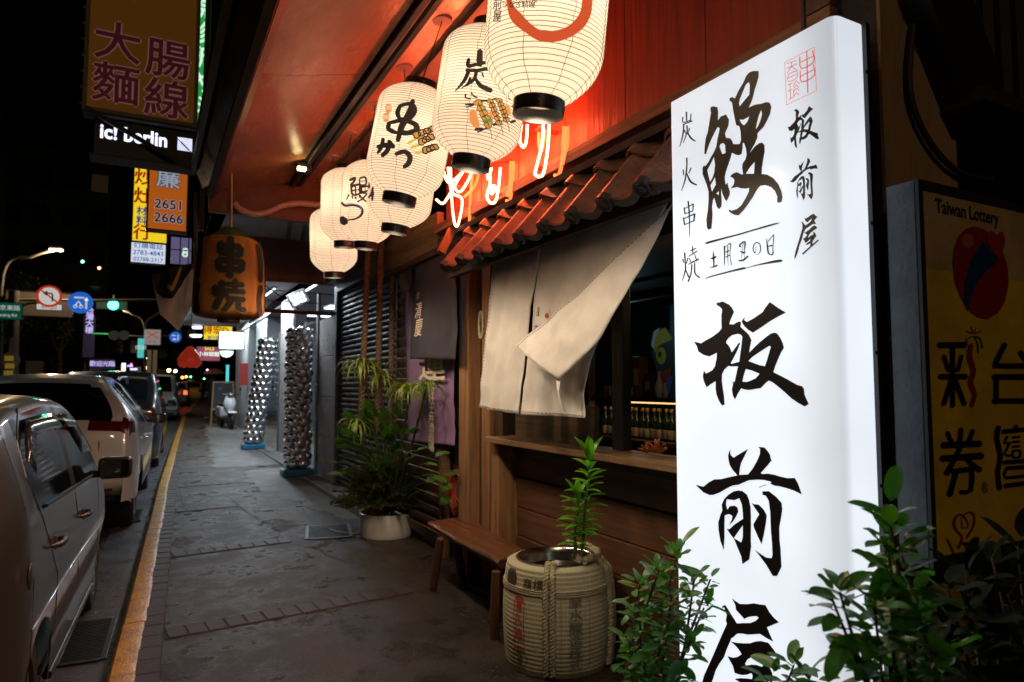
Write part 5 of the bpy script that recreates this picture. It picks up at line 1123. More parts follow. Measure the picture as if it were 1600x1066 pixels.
# fine needled bush
nb = thing('needle_bush', 'dense dark fine leaved bush billowing over the rim of the white planter', 'bush', (2.1,6.55,.22))
mb = MB(); rr = random.Random(4); c = Vector((2.10,6.50,.50)); stems = MB()
for i in range(700):
    a = rr.uniform(0,2*math.pi); el = rr.uniform(-.35,1.25); d = Vector((math.cos(a)*math.cos(el), math.sin(a)*math.cos(el), math.sin(el)))
    L_n = rr.uniform(.22,.56)*(1 if el < .8 else .8); b = Vector((2.12,6.6,.24)); tipp = b+Vector((d.x*L_n*1.05, d.y*L_n*.8, max(-.02,d.z*L_n*.9)+.14)); C = curve3([b, b.lerp(tipp,.55)+Vector((0,0,.06)), tipp], 5)
    stems.tube(C, .0017, 3)
    for p in range(60):
        f = rr.uniform(.4,1); idx = f*(len(C)-1); j = min(len(C)-2, int(idx)); q = C[j].lerp(C[j+1], idx-j); dd = (Vector((rr.uniform(-1,1), rr.uniform(-1,1), rr.uniform(-.4,1)))+d).normalized(); s = rr.uniform(.03,.055); w_ = dd.cross(Vector((rr.uniform(-1,1), rr.uniform(-1,1), rr.uniform(-1,1)))).normalized()*.005
        mb.add([q-w_, q+w_, q+dd*s], [(0,1,2)])
mb.build('needles', leafmat('leaf_needle', (.075,.085,.03), (.035,.045,.016), .7, .2), nb, kind='stuff', fix=False); stems.build('stems', barkm, nb, kind='stuff')
# ============================================================ HOSE, CABLE, PAIL, FLOWER
hs = thing('hose_coil', 'coiled red rubber hose hanging low on the granite wall', 'hose', X(720,762,2.36)); c = Vector(hs.location)
hm = mat('hose_red', (.42,.045,.025), .35)
for k in range(5):
    r0 = .115+.008*k; MB().tube([c+Vector((-.012*k+.006*math.sin(3*t+k), (r0+.008*math.sin(2*t+k))*math.cos(t)*1.0, (r0*1.25)*math.sin(t)-.01*k)) for t in [2*math.pi*i/36 for i in range(36)]], .0095, 8, closed=True).build('hose_loop', hm, hs, smooth=60)
MB().tube(curve3([c+Vector((-.03,-.05,-.12)), c+Vector((-.04,-.02,-.22)), c+Vector((-.06,.06,-.28)), c+Vector((-.06,.12,-.26))]), .0095, 8).build('hose_end', hm, hs, smooth=60)
MB().box(c+Vector((.0,-.03,.04)), c+Vector((.04,.03,.09))).build('hook', blk, hs)
cable('power_cable', 'black power cable curving down the granite wall beside the corner post', [tuple(X(u,v,2.37)) for u,v in ((708,648),(716,672),(726,690),(732,710),(733,730),(728,748))], .006, blk)
cable('grey_hose', 'thin grey hose lying on the ground left of the white planter', [tuple(at(u,v,z=.02)) for u,v in ((515,828),(530,832),(548,834),(562,833))], .012, mat('hose_grey', (.25,.26,.25), .5), 'hose')
pail = thing('plastic_pail', 'pale blue plastic pail on the ground behind the corner post', 'pail', at(742,822,z=0)+Vector((.05,.05,0)))
MB(True).lathe([(.07,0),(.09,.16),(.094,.165),(.094,.175),(.086,.172),(.066,.01)], n=24, cap0=True).build('pail_body', mat('pail_blue', (.25,.38,.52), .4), pail, smooth=40)
coil = thing('straw_coil', 'small coil of straw rope hung on the corner post beside the curtain', 'rope', X(752,508,2.18)); c = Vector(coil.location)
mb = MB(); rope(mb, [c+Vector((0,.035*math.cos(t),.10*math.sin(t)+.0)) for t in [i/24*2*math.pi for i in range(25)]], .012, .05); mb.build('coil', rp, coil, smooth=60)
fl = thing('origami_flower', 'orange folded paper flower lying on the window sill', 'ornament', X(1020,706,2.28)); c = Vector((2.26,2.71,1.14)); fl.location = c
pm2 = mat('paper_orange', (.50,.17,.05), .6, var=.2, vs=30)
pet = leafmesh('petal', .075, .013, pm2, .75, .7, -.2)
for (cc, n, s) in ((Vector((0,-.02,.02)),12,1),(Vector((0,.055,.015)),9,.8)):
    for i in range(n):
        a = i*2*math.pi/n*1.0+(i%3)*.3; el = (.15,.6,1.1)[i%3]; place(fl, pet, c+cc, (math.cos(a)*math.cos(el), math.sin(a)*math.cos(el), math.sin(el)), (0,0,1), s, name='petal')
# ============================================================ BAR INTERIOR OBJECTS
glassm = mat('bottle_dark', (.008,.02,.012), .12, spec=.6); lab = mat('bottle_label', (.35,.32,.26), .6); cap = mat('bottle_cap', (.60,.36,.08), .3, metal=.8); whitec = mat('ceramic_white', (.5,.5,.48), .3)
def bottle(x, y, z, label, s=1, first=[None], group='sake bottles in a row on the lower shelf', glassy=None):
    if first[0] is None:
        t = thing('sake_bottle', label, 'bottle', (x,y,z), group=group)
        MB(True).lathe([(.03,0),(.034,.004),(.034,.15),(.028,.175),(.014,.205),(.0125,.25)], n=14, cap0=True).build('glass', glassm, t, smooth=40)
        MB(True).lathe([(.0345,.02),(.0348,.021),(.0348,.095),(.0345,.096)], n=14).build('label', lab, t, smooth=40)
        MB(True).lathe([(.0145,.245),(.0155,.246),(.0155,.272),(.001,.274)], n=12).build('cap', cap, t, smooth=40); first[0] = t
    else: t = copy_tree(first[0])
    t.location = (x,y,z); t['label'] = label; t['group'] = group; t.scale = (s,s,s); return t
bl_ = 'dark green sake bottle with pale label and gold cap in the shelf row'
for i in range(24): bottle(3.86+.012*(i%2), 5.34-.078*i, 1.031, bl_, 1.0)
for i, yy in enumerate((5.20,5.11,4.93)): bottle(3.88, yy, 1.401, 'dark bottle standing on the upper shelf %s' % ['at its left end','second from its left end','beside the tall wooden box'][i], (.95,1.0,.9)[i], group='bottles on the upper shelf')
for i, (yy, h_, lbl) in enumerate(((5.30,.10,'small grey carton at the left end of the upper shelf'),(4.86,.36,'tall brown wooden bottle box with faint lettering on the upper shelf'),(4.70,.2,'squat dark carton on the upper shelf right of the wooden box'))):
    t = thing('shelf_box', lbl, 'box', (3.9,yy,1.401), group='boxes on the upper shelf'); MB(True).box((-.05,-.05,0),(.05,.05,h_)).build('carton', [lab, wood('wood_upright', (.20,.09,.04),'z',.5), mat('carton_dark', (.05,.03,.02), .6)][i], t, bevel=.004)
    MB(True).box((-.052,-.03,h_*.3),(-.0505,.03,h_*.7)).build('label', lab if i != 0 else cap, t)
for i, (yy, s) in enumerate(((4.58,1),(4.50,.55))):
    t = thing('ceramic_flask', ['white ceramic sake flask on the upper shelf','tiny white ceramic cup beside the sake flask'][i], 'flask', (3.88,yy,1.401)); MB(True).lathe([(.03*s,0),(.042*s,.05*s),(.04*s,.10*s),(.016*s,.16*s),(.013*s,.20*s),(.02*s,.225*s)], n=16, cap0=True).build('flask_body', whitec, t, smooth=60)
# painted panel on the back wall: plain abstract shapes
pn = thing('wall_painting', 'bold painted panel in yellow black red and blue on the bar wall', 'painting', (4.6,4.9,1.9))
xq = 4.55
def pq(u, v): p = at(u, v, x=xq); return (-p.y, p.z)
pf = lambda off: (lambda y, z: (xq-off, -y, z))
for (nm, P, c, off) in (('dark_shape', [(1018,520),(1035,512),(1056,520),(1062,560),(1058,600),(1040,610),(1025,580),(1018,550)], (.05,.045,.05), .0),
    ('yellow_shape', [(1020,540),(1024,520),(1040,512),(1052,530),(1040,535),(1030,540),(1024,552)], (.45,.30,.03), .004), ('white_edge', [(1018,540),(1022,518),(1032,512),(1026,524),(1022,545)], (.5,.5,.48), .006),
    ('yellow_oval', ell(1034,556,8,13), (.45,.30,.03), .008), ('dark_oval', ell(1032,554,3,5), (.03,.03,.03), .010),
    ('red_shape', [(1036,580),(1050,574),(1046,600),(1036,625),(1030,635),(1032,605)], (.40,.05,.04), .006), ('blue_shape', [(1044,590),(1054,586),(1048,612),(1036,630),(1040,608)], (.06,.14,.38), .009)):
    Ink().poly([[pq(u,v) for u,v in P]]).build(nm, mat('paint_'+nm, c, .5), pn, pf(off))
MB().box((xq+.003,4.5,1.15),(xq+.02,5.2,2.3)).build('panel_board', mat('teal_board', (.03,.09,.10), .6), pn)
sp = thing('shelf_light', 'warm strip light under the upper bar shelf above the bottles', 'lamp', (3.8,4.6,1.36))
MB().box((3.97,3.5,1.340),(4.0,5.35,1.352)).build('light_strip', glow('warm_strip', (1,.55,.2), 1.6), sp)
lamp('AREA', (3.80,4.5,1.355), 1.6, (1,.55,.22), sp, .05, rot=(0,0,0), sy=1.6)
pdl = thing('pendant_lamp', 'small warm pendant lamp hanging inside the bar', 'lamp', (3.1,3.0,2.2))
MB(True).lathe([(.01,.12),(.05,.09),(.06,.0)], n=20).build('lamp_shade', blk, pdl, smooth=40); MB(True).lathe([(.001,-.01),(.02,0),(.02,.03),(.01,.05)], n=12).build('bulb', glow('bulb_glow', (1,.75,.45), 12), pdl)
lamp('POINT', (3.1,3.0,2.15), 5, (1,.62,.32), pdl, .04); lamp('POINT', (4.1,5.3,2.0), 1.2, (.4,.85,1), room, .05)
# ============================================================ CARS
tyre_m = mat('tyre', (.012,.012,.013), .7); rim_m = mat('rim_alloy', (.35,.35,.36), .3, metal=.9); carglass = mat('car_glass', (.006,.007,.009), .06, spec=.7)
trim_m = mat('car_trim', (.012,.012,.013), .35); lamp_red = mat('tail_red', (.085,.008,.010), .12, coat=1); lamp_clear = mat('lamp_clear', (.5,.48,.45), .1, coat=1); plate_m = mat('number_plate', (.6,.6,.58), .4)
def paint(name, c, metal=.55, rough=.32): 
    return mat(name, c, rough, metal=metal, coat=1, bump=.03, bs=300, var=.06, vs=3)
def car(name, label, cat, loc, rz, L, W, H, path, belt, windows, wheels, wr, pnt, zs=.22, group=None, lamp_rect=None, lit=False, extras=True, tumble=.15, glasszone=None, doors=(), handles=(), mirror=None, side_lamp=.25):
    t = thing(name, label, cat, loc, rz, group)
    # densify path
    P = []
    for (a, b) in zip(path, path[1:]):
        n = max(1, int(math.hypot(b[0]-a[0], b[1]-a[1])/.05))
        for k in range(n): P.append((a[0]+(b[0]-a[0])*k/n, a[1]+(b[1]-a[1])*k/n, a[2]))
    P.append((path[-1][0], path[-1][1], ''))
    S = []   # light smoothing of the silhouette
    for i, p in enumerate(P):
        q = P[max(0,i-2):i+3]; S.append((sum(a[0] for a in q)/len(q), sum(a[1] for a in q)/len(q), p[2])) if 2 <= i < len(P)-2 else S.append(p)
    def wz(z, y):
        b = belt(y); base = W/2*(1-.05*((z-.62)/.45)**2 if z < .62 else 1-.035*((z-.62)/(b-.62))**2)
        if z > b: base = W/2*.965-tumble*((z-b)/(H-b))**1.15
        e = 1
        if y < .45: e -= .14*((.45-y)/.45)**2.2
        if y > L-.8: e -= .20*((y-L+.8)/.8)**2.2
        return base*e
    def sill(y):
        s = zs
        for wy in wheels:
            dd = abs(y-wy); ra = wr+.055
            if dd < ra: s = max(s, wr+math.sqrt(ra*ra-dd*dd)*1.0)
        return s
    nl, ng, ntp = 7, 6, 8
    def section(y, zt):
        s = min(sill(y), zt-.08); b = min(belt(y), zt-.06); b = max(b, s+.01); pts = []
        for j in range(nl): z = s+(b-s)*j/nl; pts.append((wz(z,y), z))
        zr = max(b+.001, zt-.055)
        for j in range(ng): z = b+(zr-b)*j/ng; pts.append((wz(z,y), z))
        w_ = wz(zr,y); pts.append((w_, zr)); pts.append((w_-.02, zr+.03)); pts.append((w_-.065, zt))
        for j in range(1, ntp+1): q = j/ntp; pts.append(((w_-.065)*(1-q), zt+.028*(1-(1-q)**2)))
        return pts
    rings = []
    for (y, z, f) in S:
        h = section(y, z); rings.append([(x, y, zz) for x, zz in h]+[(-x, y, zz) for x, zz in h[-2::-1]])
    n = len(rings[0]); half = (n-1)//2
    parts = {'body': [], 'window_glass': [], 'rear_window': [], 'windshield': [], 'pillar': [], 'tail_light': [], 'tail_light_left': []}
    for i in range(len(rings)-1):
        y = (S[i][0]+S[i+1][0])/2; fl = S[i][2]; zt = (S[i][1]+S[i+1][1])/2
        for j in range(n-1):
            jj = j if j < half else n-2-j; key = 'body'; q = [rings[i][j], rings[i][j+1], rings[i+1][j+1], rings[i+1][j]]
            cz = sum(p[2] for p in q)/4; cx = sum(p[0] for p in q)/4
            if nl <= jj < nl+ng and zt > belt(y)+.12:
                hit = [q_ for q_, (a, b) in enumerate(windows) if a <= y <= b]; sd_ = '_left' if j >= half else ''
                if hit: key = 'window_glass%d%s' % (hit[0], sd_)
                elif windows and windows[0][0]-.03 <= y <= windows[-1][1]+.03: key = 'pillar%d%s' % (sum(y > b for a, b in windows), sd_)
            lim = wz(cz, y)-.13
            if fl == 'r' and abs(cx) < lim: key = 'rear_window'
            if fl == 'f' and abs(cx) < lim: key = 'windshield'
            if lamp_rect and cz > lamp_rect[1] and cz < lamp_rect[2] and abs(cx) > lamp_rect[0] and y < side_lamp: key = 'tail_light' if cx > 0 else 'tail_light_left'
            parts.setdefault(key, []).append(q)
    mats = {'body': pnt, 'window_glass': carglass, 'rear_window': carglass, 'windshield': carglass, 'pillar': trim_m, 'tail_light': glow('tail_lit', (1,.05,.02), 6) if lit else lamp_red, 'tail_light_left': glow('tail_lit', (1,.05,.02), 6) if lit else lamp_red}
    for key, F in parts.items():
        if not F: continue
        idx = {}; vs = []; fs = []
        for q in F:
            f = []
            for p in q:
                k = (round(p[0],4), round(p[1],4), round(p[2],4))
                if k not in idx: idx[k] = len(vs); vs.append(p)
                if idx[k] not in f: f.append(idx[k])
            if len(f) > 2: fs.append(tuple(f))
        mb = MB(True); mb.v = [Vector(v) for v in vs]; mb.f = fs
        nm_ = ''.join(ch for ch in key.replace('_left','') if not ch.isdigit()); mb.build(nm_, mats[nm_], t, smooth=40)
    MB(True).box((-W/2+.12,.25,zs-.02),(W/2-.12,L-.3,zs+.35)).build('underbody', trim_m, t)
    for wy in wheels:
        for s in (1,-1):
            x0 = s*(W/2-.02)*.965; M = Matrix.Rotation(R(90),3,'Y')
            w_ = MB(True).lathe([(wr*.62,-.10),(wr*.93,-.10),(wr,-.07),(wr,.07),(wr*.93,.10),(wr*.66,.10),(wr*.62,.08)], (x0-s*.10,wy,wr), 32, m=M).build('tyre', tyre_m, t, smooth=35)
            if s > 0:
                rm = MB(True); rm.lathe([(wr*.63,.06),(wr*.60,.085),(wr*.57,.05),(.03,.03)], (x0-s*.10,wy,wr), 28, m=M)
                for k in range(5):
                    a = 2*math.pi*k/5; c = Vector((x0-.02,wy,wr)); rm.beam(c+Vector((0,.03*math.cos(a),.03*math.sin(a))), c+Vector((0,wr*.6*math.cos(a),wr*.6*math.sin(a))), .05, .03, up=(1,0,0))
                rm.build('rim', rim_m, t, smooth=35)
            MB(True).lathe([(wr+.05,-.12),(wr+.05,.10)], (x0-s*.14,wy,wr), 28, m=M).build('wheel_arch', trim_m, t, smooth=60)
    sx = lambda y, z, o=.003: (wz(z, y)+o)
    for dy in doors:   # shut lines
        P_ = [(sx(y_, z_, -.0005), y_, z_) for y_, z_ in dy]; MB(True).tube(P_, .0035, 5).build('door_seam', trim_m, t)
    for (hy, hz) in handles:
        x = sx(hy, hz); h = MB(True); h.tube([(x-.005,hy-.085,hz),(x+.028,hy-.065,hz+.003),(x+.034,hy,hz+.004),(x+.028,hy+.065,hz+.002),(x-.005,hy+.085,hz)], [.008,.012,.013,.012,.008], 8, flat=1.3); h.build('door_handle', pnt, t, smooth=60)
        MB(True).lathe([(.001,.004),(.03,.003),(.036,-.002)], (x-.001,hy,hz-.004), 18, m=Matrix.Rotation(R(90),3,'Y')).build('handle_cup', trim_m, t, smooth=60)
    if mirror:
        my, mz = mirror; x = sx(my, mz)
        m_ = MB(True); m_.box((x+.04,my-.055,mz-.065),(x+.24,my+.055,mz+.08)); o = m_.build('mirror_housing', pnt if extras == 'bodymirror' else trim_m, t, bevel=.035, smooth=40, bseg=4)
        MB(True).box((x+.055,my-.062,mz-.05),(x+.225,my-.056,mz+.065)).build('mirror_glass', mat('mirror_glass', (.3,.3,.32), .05, metal=1), t, bevel=.02)
        MB(True).beam((x-.03,my+.02,mz-.03),(x+.06,my+.01,mz-.03),.05,.05).build('mirror_arm', trim_m, t, bevel=.01)
    t['_wz'] = 0; del t['_wz']
    return t, sx
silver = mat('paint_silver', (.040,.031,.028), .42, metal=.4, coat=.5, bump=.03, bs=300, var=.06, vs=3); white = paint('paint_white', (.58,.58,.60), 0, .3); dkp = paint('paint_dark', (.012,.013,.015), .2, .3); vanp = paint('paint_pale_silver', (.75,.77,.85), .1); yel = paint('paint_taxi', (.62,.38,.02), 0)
# near hatchback, seen along its right side
L = 3.78
hatch = [(.14,.25,''),(.03,.42,''),(.0,.62,''),(.02,.90,''),(.08,1.04,'r'),(.24,1.42,'r'),(.34,1.50,''),(.70,1.555,''),(1.4,1.58,''),(2.05,1.55,''),(2.35,1.47,'f'),(3.0,.98,''),(3.2,.93,''),(3.62,.80,''),(3.76,.62,''),(3.78,.4,''),(3.7,.25,'')]
bl1 = lambda y: 1.085-.038*(y-.7)
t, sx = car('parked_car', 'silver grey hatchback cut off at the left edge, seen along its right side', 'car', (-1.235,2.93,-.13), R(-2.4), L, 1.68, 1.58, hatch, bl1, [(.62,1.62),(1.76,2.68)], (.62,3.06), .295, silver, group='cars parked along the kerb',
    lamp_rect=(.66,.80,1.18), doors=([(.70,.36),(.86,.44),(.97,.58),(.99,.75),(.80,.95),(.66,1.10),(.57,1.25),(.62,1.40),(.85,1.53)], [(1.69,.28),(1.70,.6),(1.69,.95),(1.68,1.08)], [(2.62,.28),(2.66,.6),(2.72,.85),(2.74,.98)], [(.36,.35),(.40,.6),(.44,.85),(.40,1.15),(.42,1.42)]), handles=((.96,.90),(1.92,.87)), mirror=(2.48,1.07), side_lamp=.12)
# rain visors, window frames, sill strip, wiper and rear details
for (y0,y1) in ((.62,1.62),(1.76,2.50)):
    mb = MB(True); n = 12
    for i in range(n+1):
        y = y0+(y1-y0)*i/n; zt = 1.485-.05*((y-1.2)/1.1)**2-(0 if y > .85 else (.85-y)*.6)-(0 if y < 2.2 else (y-2.2)*.5)
        for dz, o in ((0,.012),(-.075,.032)): mb.v.append(Vector((sx(y,zt+dz,o),y,zt+dz)))
    mb.f = [(2*i,2*i+1,2*i+3,2*i+2) for i in range(n)]; mb.build('rain_visor', mat('visor_smoke', (.015,.015,.017), .12, spec=.7), t, solid=.003, smooth=60)
MB(True).tube([(sx(y,.30,-.012),y,.27) for y in [1.04+.1*i for i in range(17)]], .022, 8, flat=1).build('side_skirt', silver, t, smooth=60)
MB(True).lathe([(.001,.05),(.04,.045),(.06,.02),(.062,0)], (.70,.05,.93), 18, m=Matrix.Rotation(R(60),3,'Z')@Matrix.Rotation(R(90),3,'X')).build('reverse_lamp', lamp_clear, t, smooth=50)
MB(True).tube([(sx(y,bl1(y)+.015,.004),y,bl1(y)+.015) for y in [.78+.1*i for i in range(20)]], .009, 6).build('belt_moulding', trim_m, t, smooth=60)
MB(True).tube([(sx(y,.66,.0),y,.66+.03*math.sin(y*1.2)) for y in [.4+.12*i for i in range(21)]], .006, 6, flat=.5).build('body_crease', silver, t, smooth=60)
MB(True).lathe([(.001,.006),(.05,.005),(.054,0)], (sx(.45,.88,-.002),.40,.88), 20, m=Matrix.Rotation(R(90),3,'Y')).build('fuel_flap', silver, t, smooth=60)
MB(True).beam((-.55,.6,1.50),(-.55,2.0,1.515),.03,.03).build('roof_rail', trim_m, t, bevel=.01); MB(True).beam((.56,.6,1.47),(.56,2.0,1.485),.012,.012).build('roof_gutter', trim_m, t)
# white suv
suv = [(.20,.42,''),(.05,.50,''),(.0,.62,''),(.02,.80,''),(.07,1.16,''),(.12,1.24,'r'),(.46,1.57,'r'),(.54,1.63,''),(.95,1.71,''),(1.9,1.72,''),(2.5,1.64,'f'),(3.2,1.18,''),(3.5,1.06,''),(4.35,.92,''),(4.6,.7,''),(4.62,.45,''),(4.5,.42,'')]
t, sx = car('parked_car', 'white suv with dark rear window and red slanted tail lamp behind the hatchback', 'car', (-1.06,8.35,-.13+.03), R(-2.6), 4.62, 1.93, 1.72, suv, lambda y: 1.22-.05*y, [(.85,1.25),(1.3,2.2),(2.28,3.1)], (.85,3.7), .37, white, group='cars parked along the kerb', lamp_rect=(.50,1.12,1.24), side_lamp=.26, tumble=.41, zs=.38,
    doors=([(1.27,.35),(1.30,.7),(1.27,1.1)],[(2.24,.35),(2.24,1.08)]), handles=((1.5,.95),(2.45,.93)), mirror=(3.0,1.12))
MB(True).box((-.28,-.012,.60),(.28,.004,.76)).build('number_plate', plate_m, t, bevel=.003); MB(True).box((-.75,-.02,.50),(.75,.02,.53)).build('bumper_strip', lamp_red, t)
MB(True).box((.45,-.006,.70),(.78,.03,.735)).build('reflector', lamp_red, t)
Ink().text('FX37', 0, 0, .085, bold=.01, wx=1.2).build('badge', trim_m, t, lambda x, y: (.36+x, .008, .93+y), local=True)
MB(True).tube([(.70,.7,1.66),(.71,1.0,1.70),(.70,1.9,1.71),(.68,2.4,1.64)], .018, 8).build('roof_rail', trim_m, t, smooth=60)
MB(True).tube([(-.70,.7,1.66),(-.71,1.0,1.70),(-.70,1.9,1.71),(-.68,2.4,1.64)], .018, 8).build('roof_rail', trim_m, t, smooth=60)
MB(True).tube([(-.72,.045,.56),(-.72,.04,1.05)], .004, 5).build('hatch_seam', trim_m, t); MB(True).tube([(.60,.045,.50),(.61,.035,1.0),(.58,.10,1.10)], .004, 5).build('hatch_seam', trim_m, t)
t, sx = car('parked_car', 'dark suv parked ahead of the white suv', 'car', (-.70,14.0,gz(14)-.13), R(-2.7), 4.5, 1.82, 1.76, [(a, b*1.05, c) for a, b, c in suv], lambda y: 1.16-.02*y, [(.5,1.1),(1.2,2.1),(2.2,3.0)], (.85,3.6), .36, dkp, group='cars parked along the kerb', lamp_rect=(.74,.95,1.15), side_lamp=.1, mirror=(2.95,1.15), doors=([(2.15,.35),(2.15,1.08)],))
van = [(.12,.30,''),(.03,.45,''),(.0,.65,''),(.03,.95,''),(.07,1.13,'r'),(.22,1.66,'r'),(.3,1.74,''),(.6,1.80,''),(2.4,1.82,''),(2.9,1.72,'f'),(3.6,1.2,''),(4.4,1.0,''),(4.6,.7,''),(4.55,.3,'')]
t, sx = car('parked_car', 'pale silver boxy suv with clear tail lamps farther along the kerb', 'car', (.10,29.9,gz(30)-.13), R(-3.2), 4.6, 1.85, 1.82, van, lambda y: 1.14-.02*y, [(.4,1.2),(1.3,2.2),(2.3,3.1)], (.8,3.7), .38, vanp, group='cars parked along the kerb', lamp_rect=(.72,.75,1.10), side_lamp=.1)
MB(True).box((-.9,-.06,.42),(.9,.03,.60)).build('bumper', vanp, t, bevel=.02); MB(True).box((-.3,-.02,.74),(.3,.0,.9)).build('number_plate', plate_m, t)
sed = [(.15,.28,''),(.03,.42,''),(.0,.65,''),(.04,.93,''),(.2,1.0,''),(.65,1.04,'r'),(1.25,1.36,''),(1.5,1.43,''),(2.3,1.44,''),(2.6,1.38,'f'),(3.2,1.0,''),(4.1,.88,''),(4.5,.7,''),(4.45,.3,'')]
car('parked_car', 'small white sedan with a lit red tail lamp in the distance', 'car', (1.15,44.5,gz(44)-.13), R(-5), 4.5, 1.78, 1.46, sed, lambda y: .98, [(.9,1.6),(1.7,2.6)], (.8,3.6), .32, white, group='cars parked along the kerb', lamp_rect=(.62,.72,.92), lit=True, side_lamp=.12)
t, _ = car('parked_car', 'yellow taxi with roof light standing ahead of the small white sedan', 'car', (2.35,51.5,gz(51)-.13), R(-6), 4.5, 1.78, 1.5, sed, lambda y: .98, [(.9,1.6),(1.7,2.6)], (.8,3.6), .32, yel, group='cars parked along the kerb', lamp_rect=(.62,.72,.92))
MB(True).box((-.18,1.9,1.47),(.18,2.05,1.60)).build('roof_light', mat('ceramic_white', (.5,.5,.48), .3), t, bevel=.03)

# ============================================================ OVERHEAD SIGNS on the left
def panel_sign(name, label, cat, c, w_, h_, d_, facem, sidem=None, frame=.04, rz=0, group=None, framem=None):
    t = thing(name, label, cat, c, rz, group)
    MB(True).box((-w_/2,.004,-h_/2),(w_/2,d_,h_/2)).build('box', sidem or blk, t, bevel=.005)
    MB(True).box((-w_/2+frame,-.006,-h_/2+frame),(w_/2-frame,.0,h_/2-frame)).build('face', facem, t)
    fm = framem or blk
    for (x0,z0,x1,z1) in ((-w_/2,-h_/2,-w_/2+frame,h_/2),(w_/2-frame,-h_/2,w_/2,h_/2),(-w_/2+frame,-h_/2,w_/2-frame,-h_/2+frame),(-w_/2+frame,h_/2-frame,w_/2-frame,h_/2)): MB(True).box((x0,-.014,z0),(x1,.003,z1)).build('frame', fm, t)
    return t
def lt_(t, name, m, s, x, z, h, off=-.012, outline=None, **k):
    if outline: Ink().text(s, 0, 0, h, **{**k, 'bold': k.get('bold',0)+.034}).build(name+'_outline', outline, t, lambda a, b: (x+a, off, z+b), local=True); off -= .004
    return Ink().text(s, 0, 0, h, **k).build(name, m, t, lambda a, b: (x+a, off, z+b), local=True)
a = at(137,0,y=9); b = at(305,190,y=9)
big = panel_sign('shop_sign', 'large ochre shop sign with dark red characters hanging high at upper left', 'sign', (-.185,9,5.49), 1.20, 1.66, .30, mat('sign_ochre', (.24,.12,.02), .5, es=.05, ec=(.9,.30,.03), var=.3, vs=2), mat('sign_side', (.10,.09,.08), .5), .045, framem=mat('sign_frame_cream', (.42,.34,.22), .5))
mar = mat('sign_maroon', (.20,.03,.04), .5, es=.03, ec=(.7,.08,.16)); pk = mat('sign_pinkish', (.5,.26,.2), .5, es=.13, ec=(.8,.32,.28))
for ch, x, z in (('大',-.27,.0),('腸',.26,-.08),('麵',-.27,-.50),('線',.26,-.575)): lt_(big, 'character', mar, ch, x, z, .50, outline=pk, bold=.018)
for ch, x, z in (('手',-.27,.52),('工',.26,.44)): pass
for i in range(9): MB(True).tube([(-.63,.02,-.75+.19*i),(-.60,.02,-.75+.19*i)], .014, 6).build('bulb', mat('bulb_off', (.4,.35,.25), .3), big)
MB().beam((-.77,9.05,4.66),(.55,9.05,4.66),.10,.05).build('support_bar', mat('iron_bar', (.09,.08,.07), .6), big); MB().beam((-.75,8.98,4.68),(.42,8.98,4.10),.035,.05).build('brace', mat('iron_bar', (.09,.08,.07), .6), big)
MB().beam((.50,9.05,3.4),(.50,9.05,6.8),.06,.06).build('mast', mat('iron_bar', (.09,.08,.07), .6), big)
led = panel_sign('led_sign', 'black led sign with dotted white words below the ochre sign', 'sign', (-.13,9.12,4.44), 1.06, .50, .22, mat('led_black', (.01,.01,.016), .4), mat('sign_side', (.10,.09,.08), .5), .02)
ledm = glow('led_white', (.75,.78,1), 1.5)
Ink().text('ic! berlin', 0, 0, .235, bold=.03, align='LEFT', wx=.86).build('led_words', ledm, led, lambda x, z: (-.48+x, -.012, .03+z), local=True)
k = Ink()
for i in range(13):
    for j in range(13):
        x = .34+i*.0125; z = -.055+j*.0125
        if not (abs((12-i)*.9-j+ -1) < .8 and i > 5) and not (abs(i*.9-(10-j)) < .8 and i <= 5): k.poly([[(x,z),(x+.010,z),(x+.010,z+.010),(x,z+.010)]])
k.build('led_check_mark', ledm, led, lambda x, z: (x, -.012, z), local=True)
MB().box((-.70,9.0,4.155),(.42,9.34,4.175)).build('tray', mat('iron_bar', (.09,.08,.07), .6), led)
og = panel_sign('vertical_sign', 'lit orange vertical sign with grey numbers under the led sign', 'sign', (.165,12,4.60), .60, 1.30, .2, mat('sign_orange', (.5,.15,.02), .4, es=.36, ec=(1,.22,.02), var=.15, vs=2), None, .03, framem=mat('frame_pale', (.4,.36,.36), .4))
gy_ = mat('sign_grey_char', (.45,.5,.6), .5, es=.35, ec=(.7,.8,1)); dkk = mat('sign_black_char', (.02,.02,.03), .5)
lt_(og, 'character', gy_, '簾', .0, .20, .36, bold=.02, outline=dkk); lt_(og, 'numbers', dkk, '2651', .02, -.22, .21, outline=gy_, bold=.01); lt_(og, 'numbers', dkk, '2666', .02, -.44, .21, outline=gy_, bold=.01)
yw = panel_sign('vertical_sign', 'bright yellow vertical sign with red characters behind the orange sign', 'sign', (-.10,16,5.30), .66, 1.60, .2, mat('sign_yellow_lit', (.8,.55,.02), .4, es=.85, ec=(1,.72,.02)), None, .015)
rdc = mat('sign_red_char', (.6,.04,.01), .5, es=.25, ec=(1,.1,.02)); blc = mat('sign_blue_char', (.03,.08,.45), .5, es=.2, ec=(.1,.2,1))
for ch, z in (('炒',.55),('灶',.15)): lt_(yw, 'character', rdc, ch, -.14, z, .36, bold=.03)
lt_(yw, 'character', blc, '材', -.16, -.16, .2, bold=.03); lt_(yw, 'character', blc, '料', -.16, -.36, .2, bold=.03); lt_(yw, 'character', rdc, '行', -.14, -.62, .34, bold=.03)
ws = panel_sign('phone_sign', 'small lit white sign with blue phone numbers below the yellow sign', 'sign', (-.11,16,4.27), .66, .44, .2, mat('sign_white_lit', (.7,.75,.8), .4, es=.75, ec=(.8,.9,1)), None, .015)
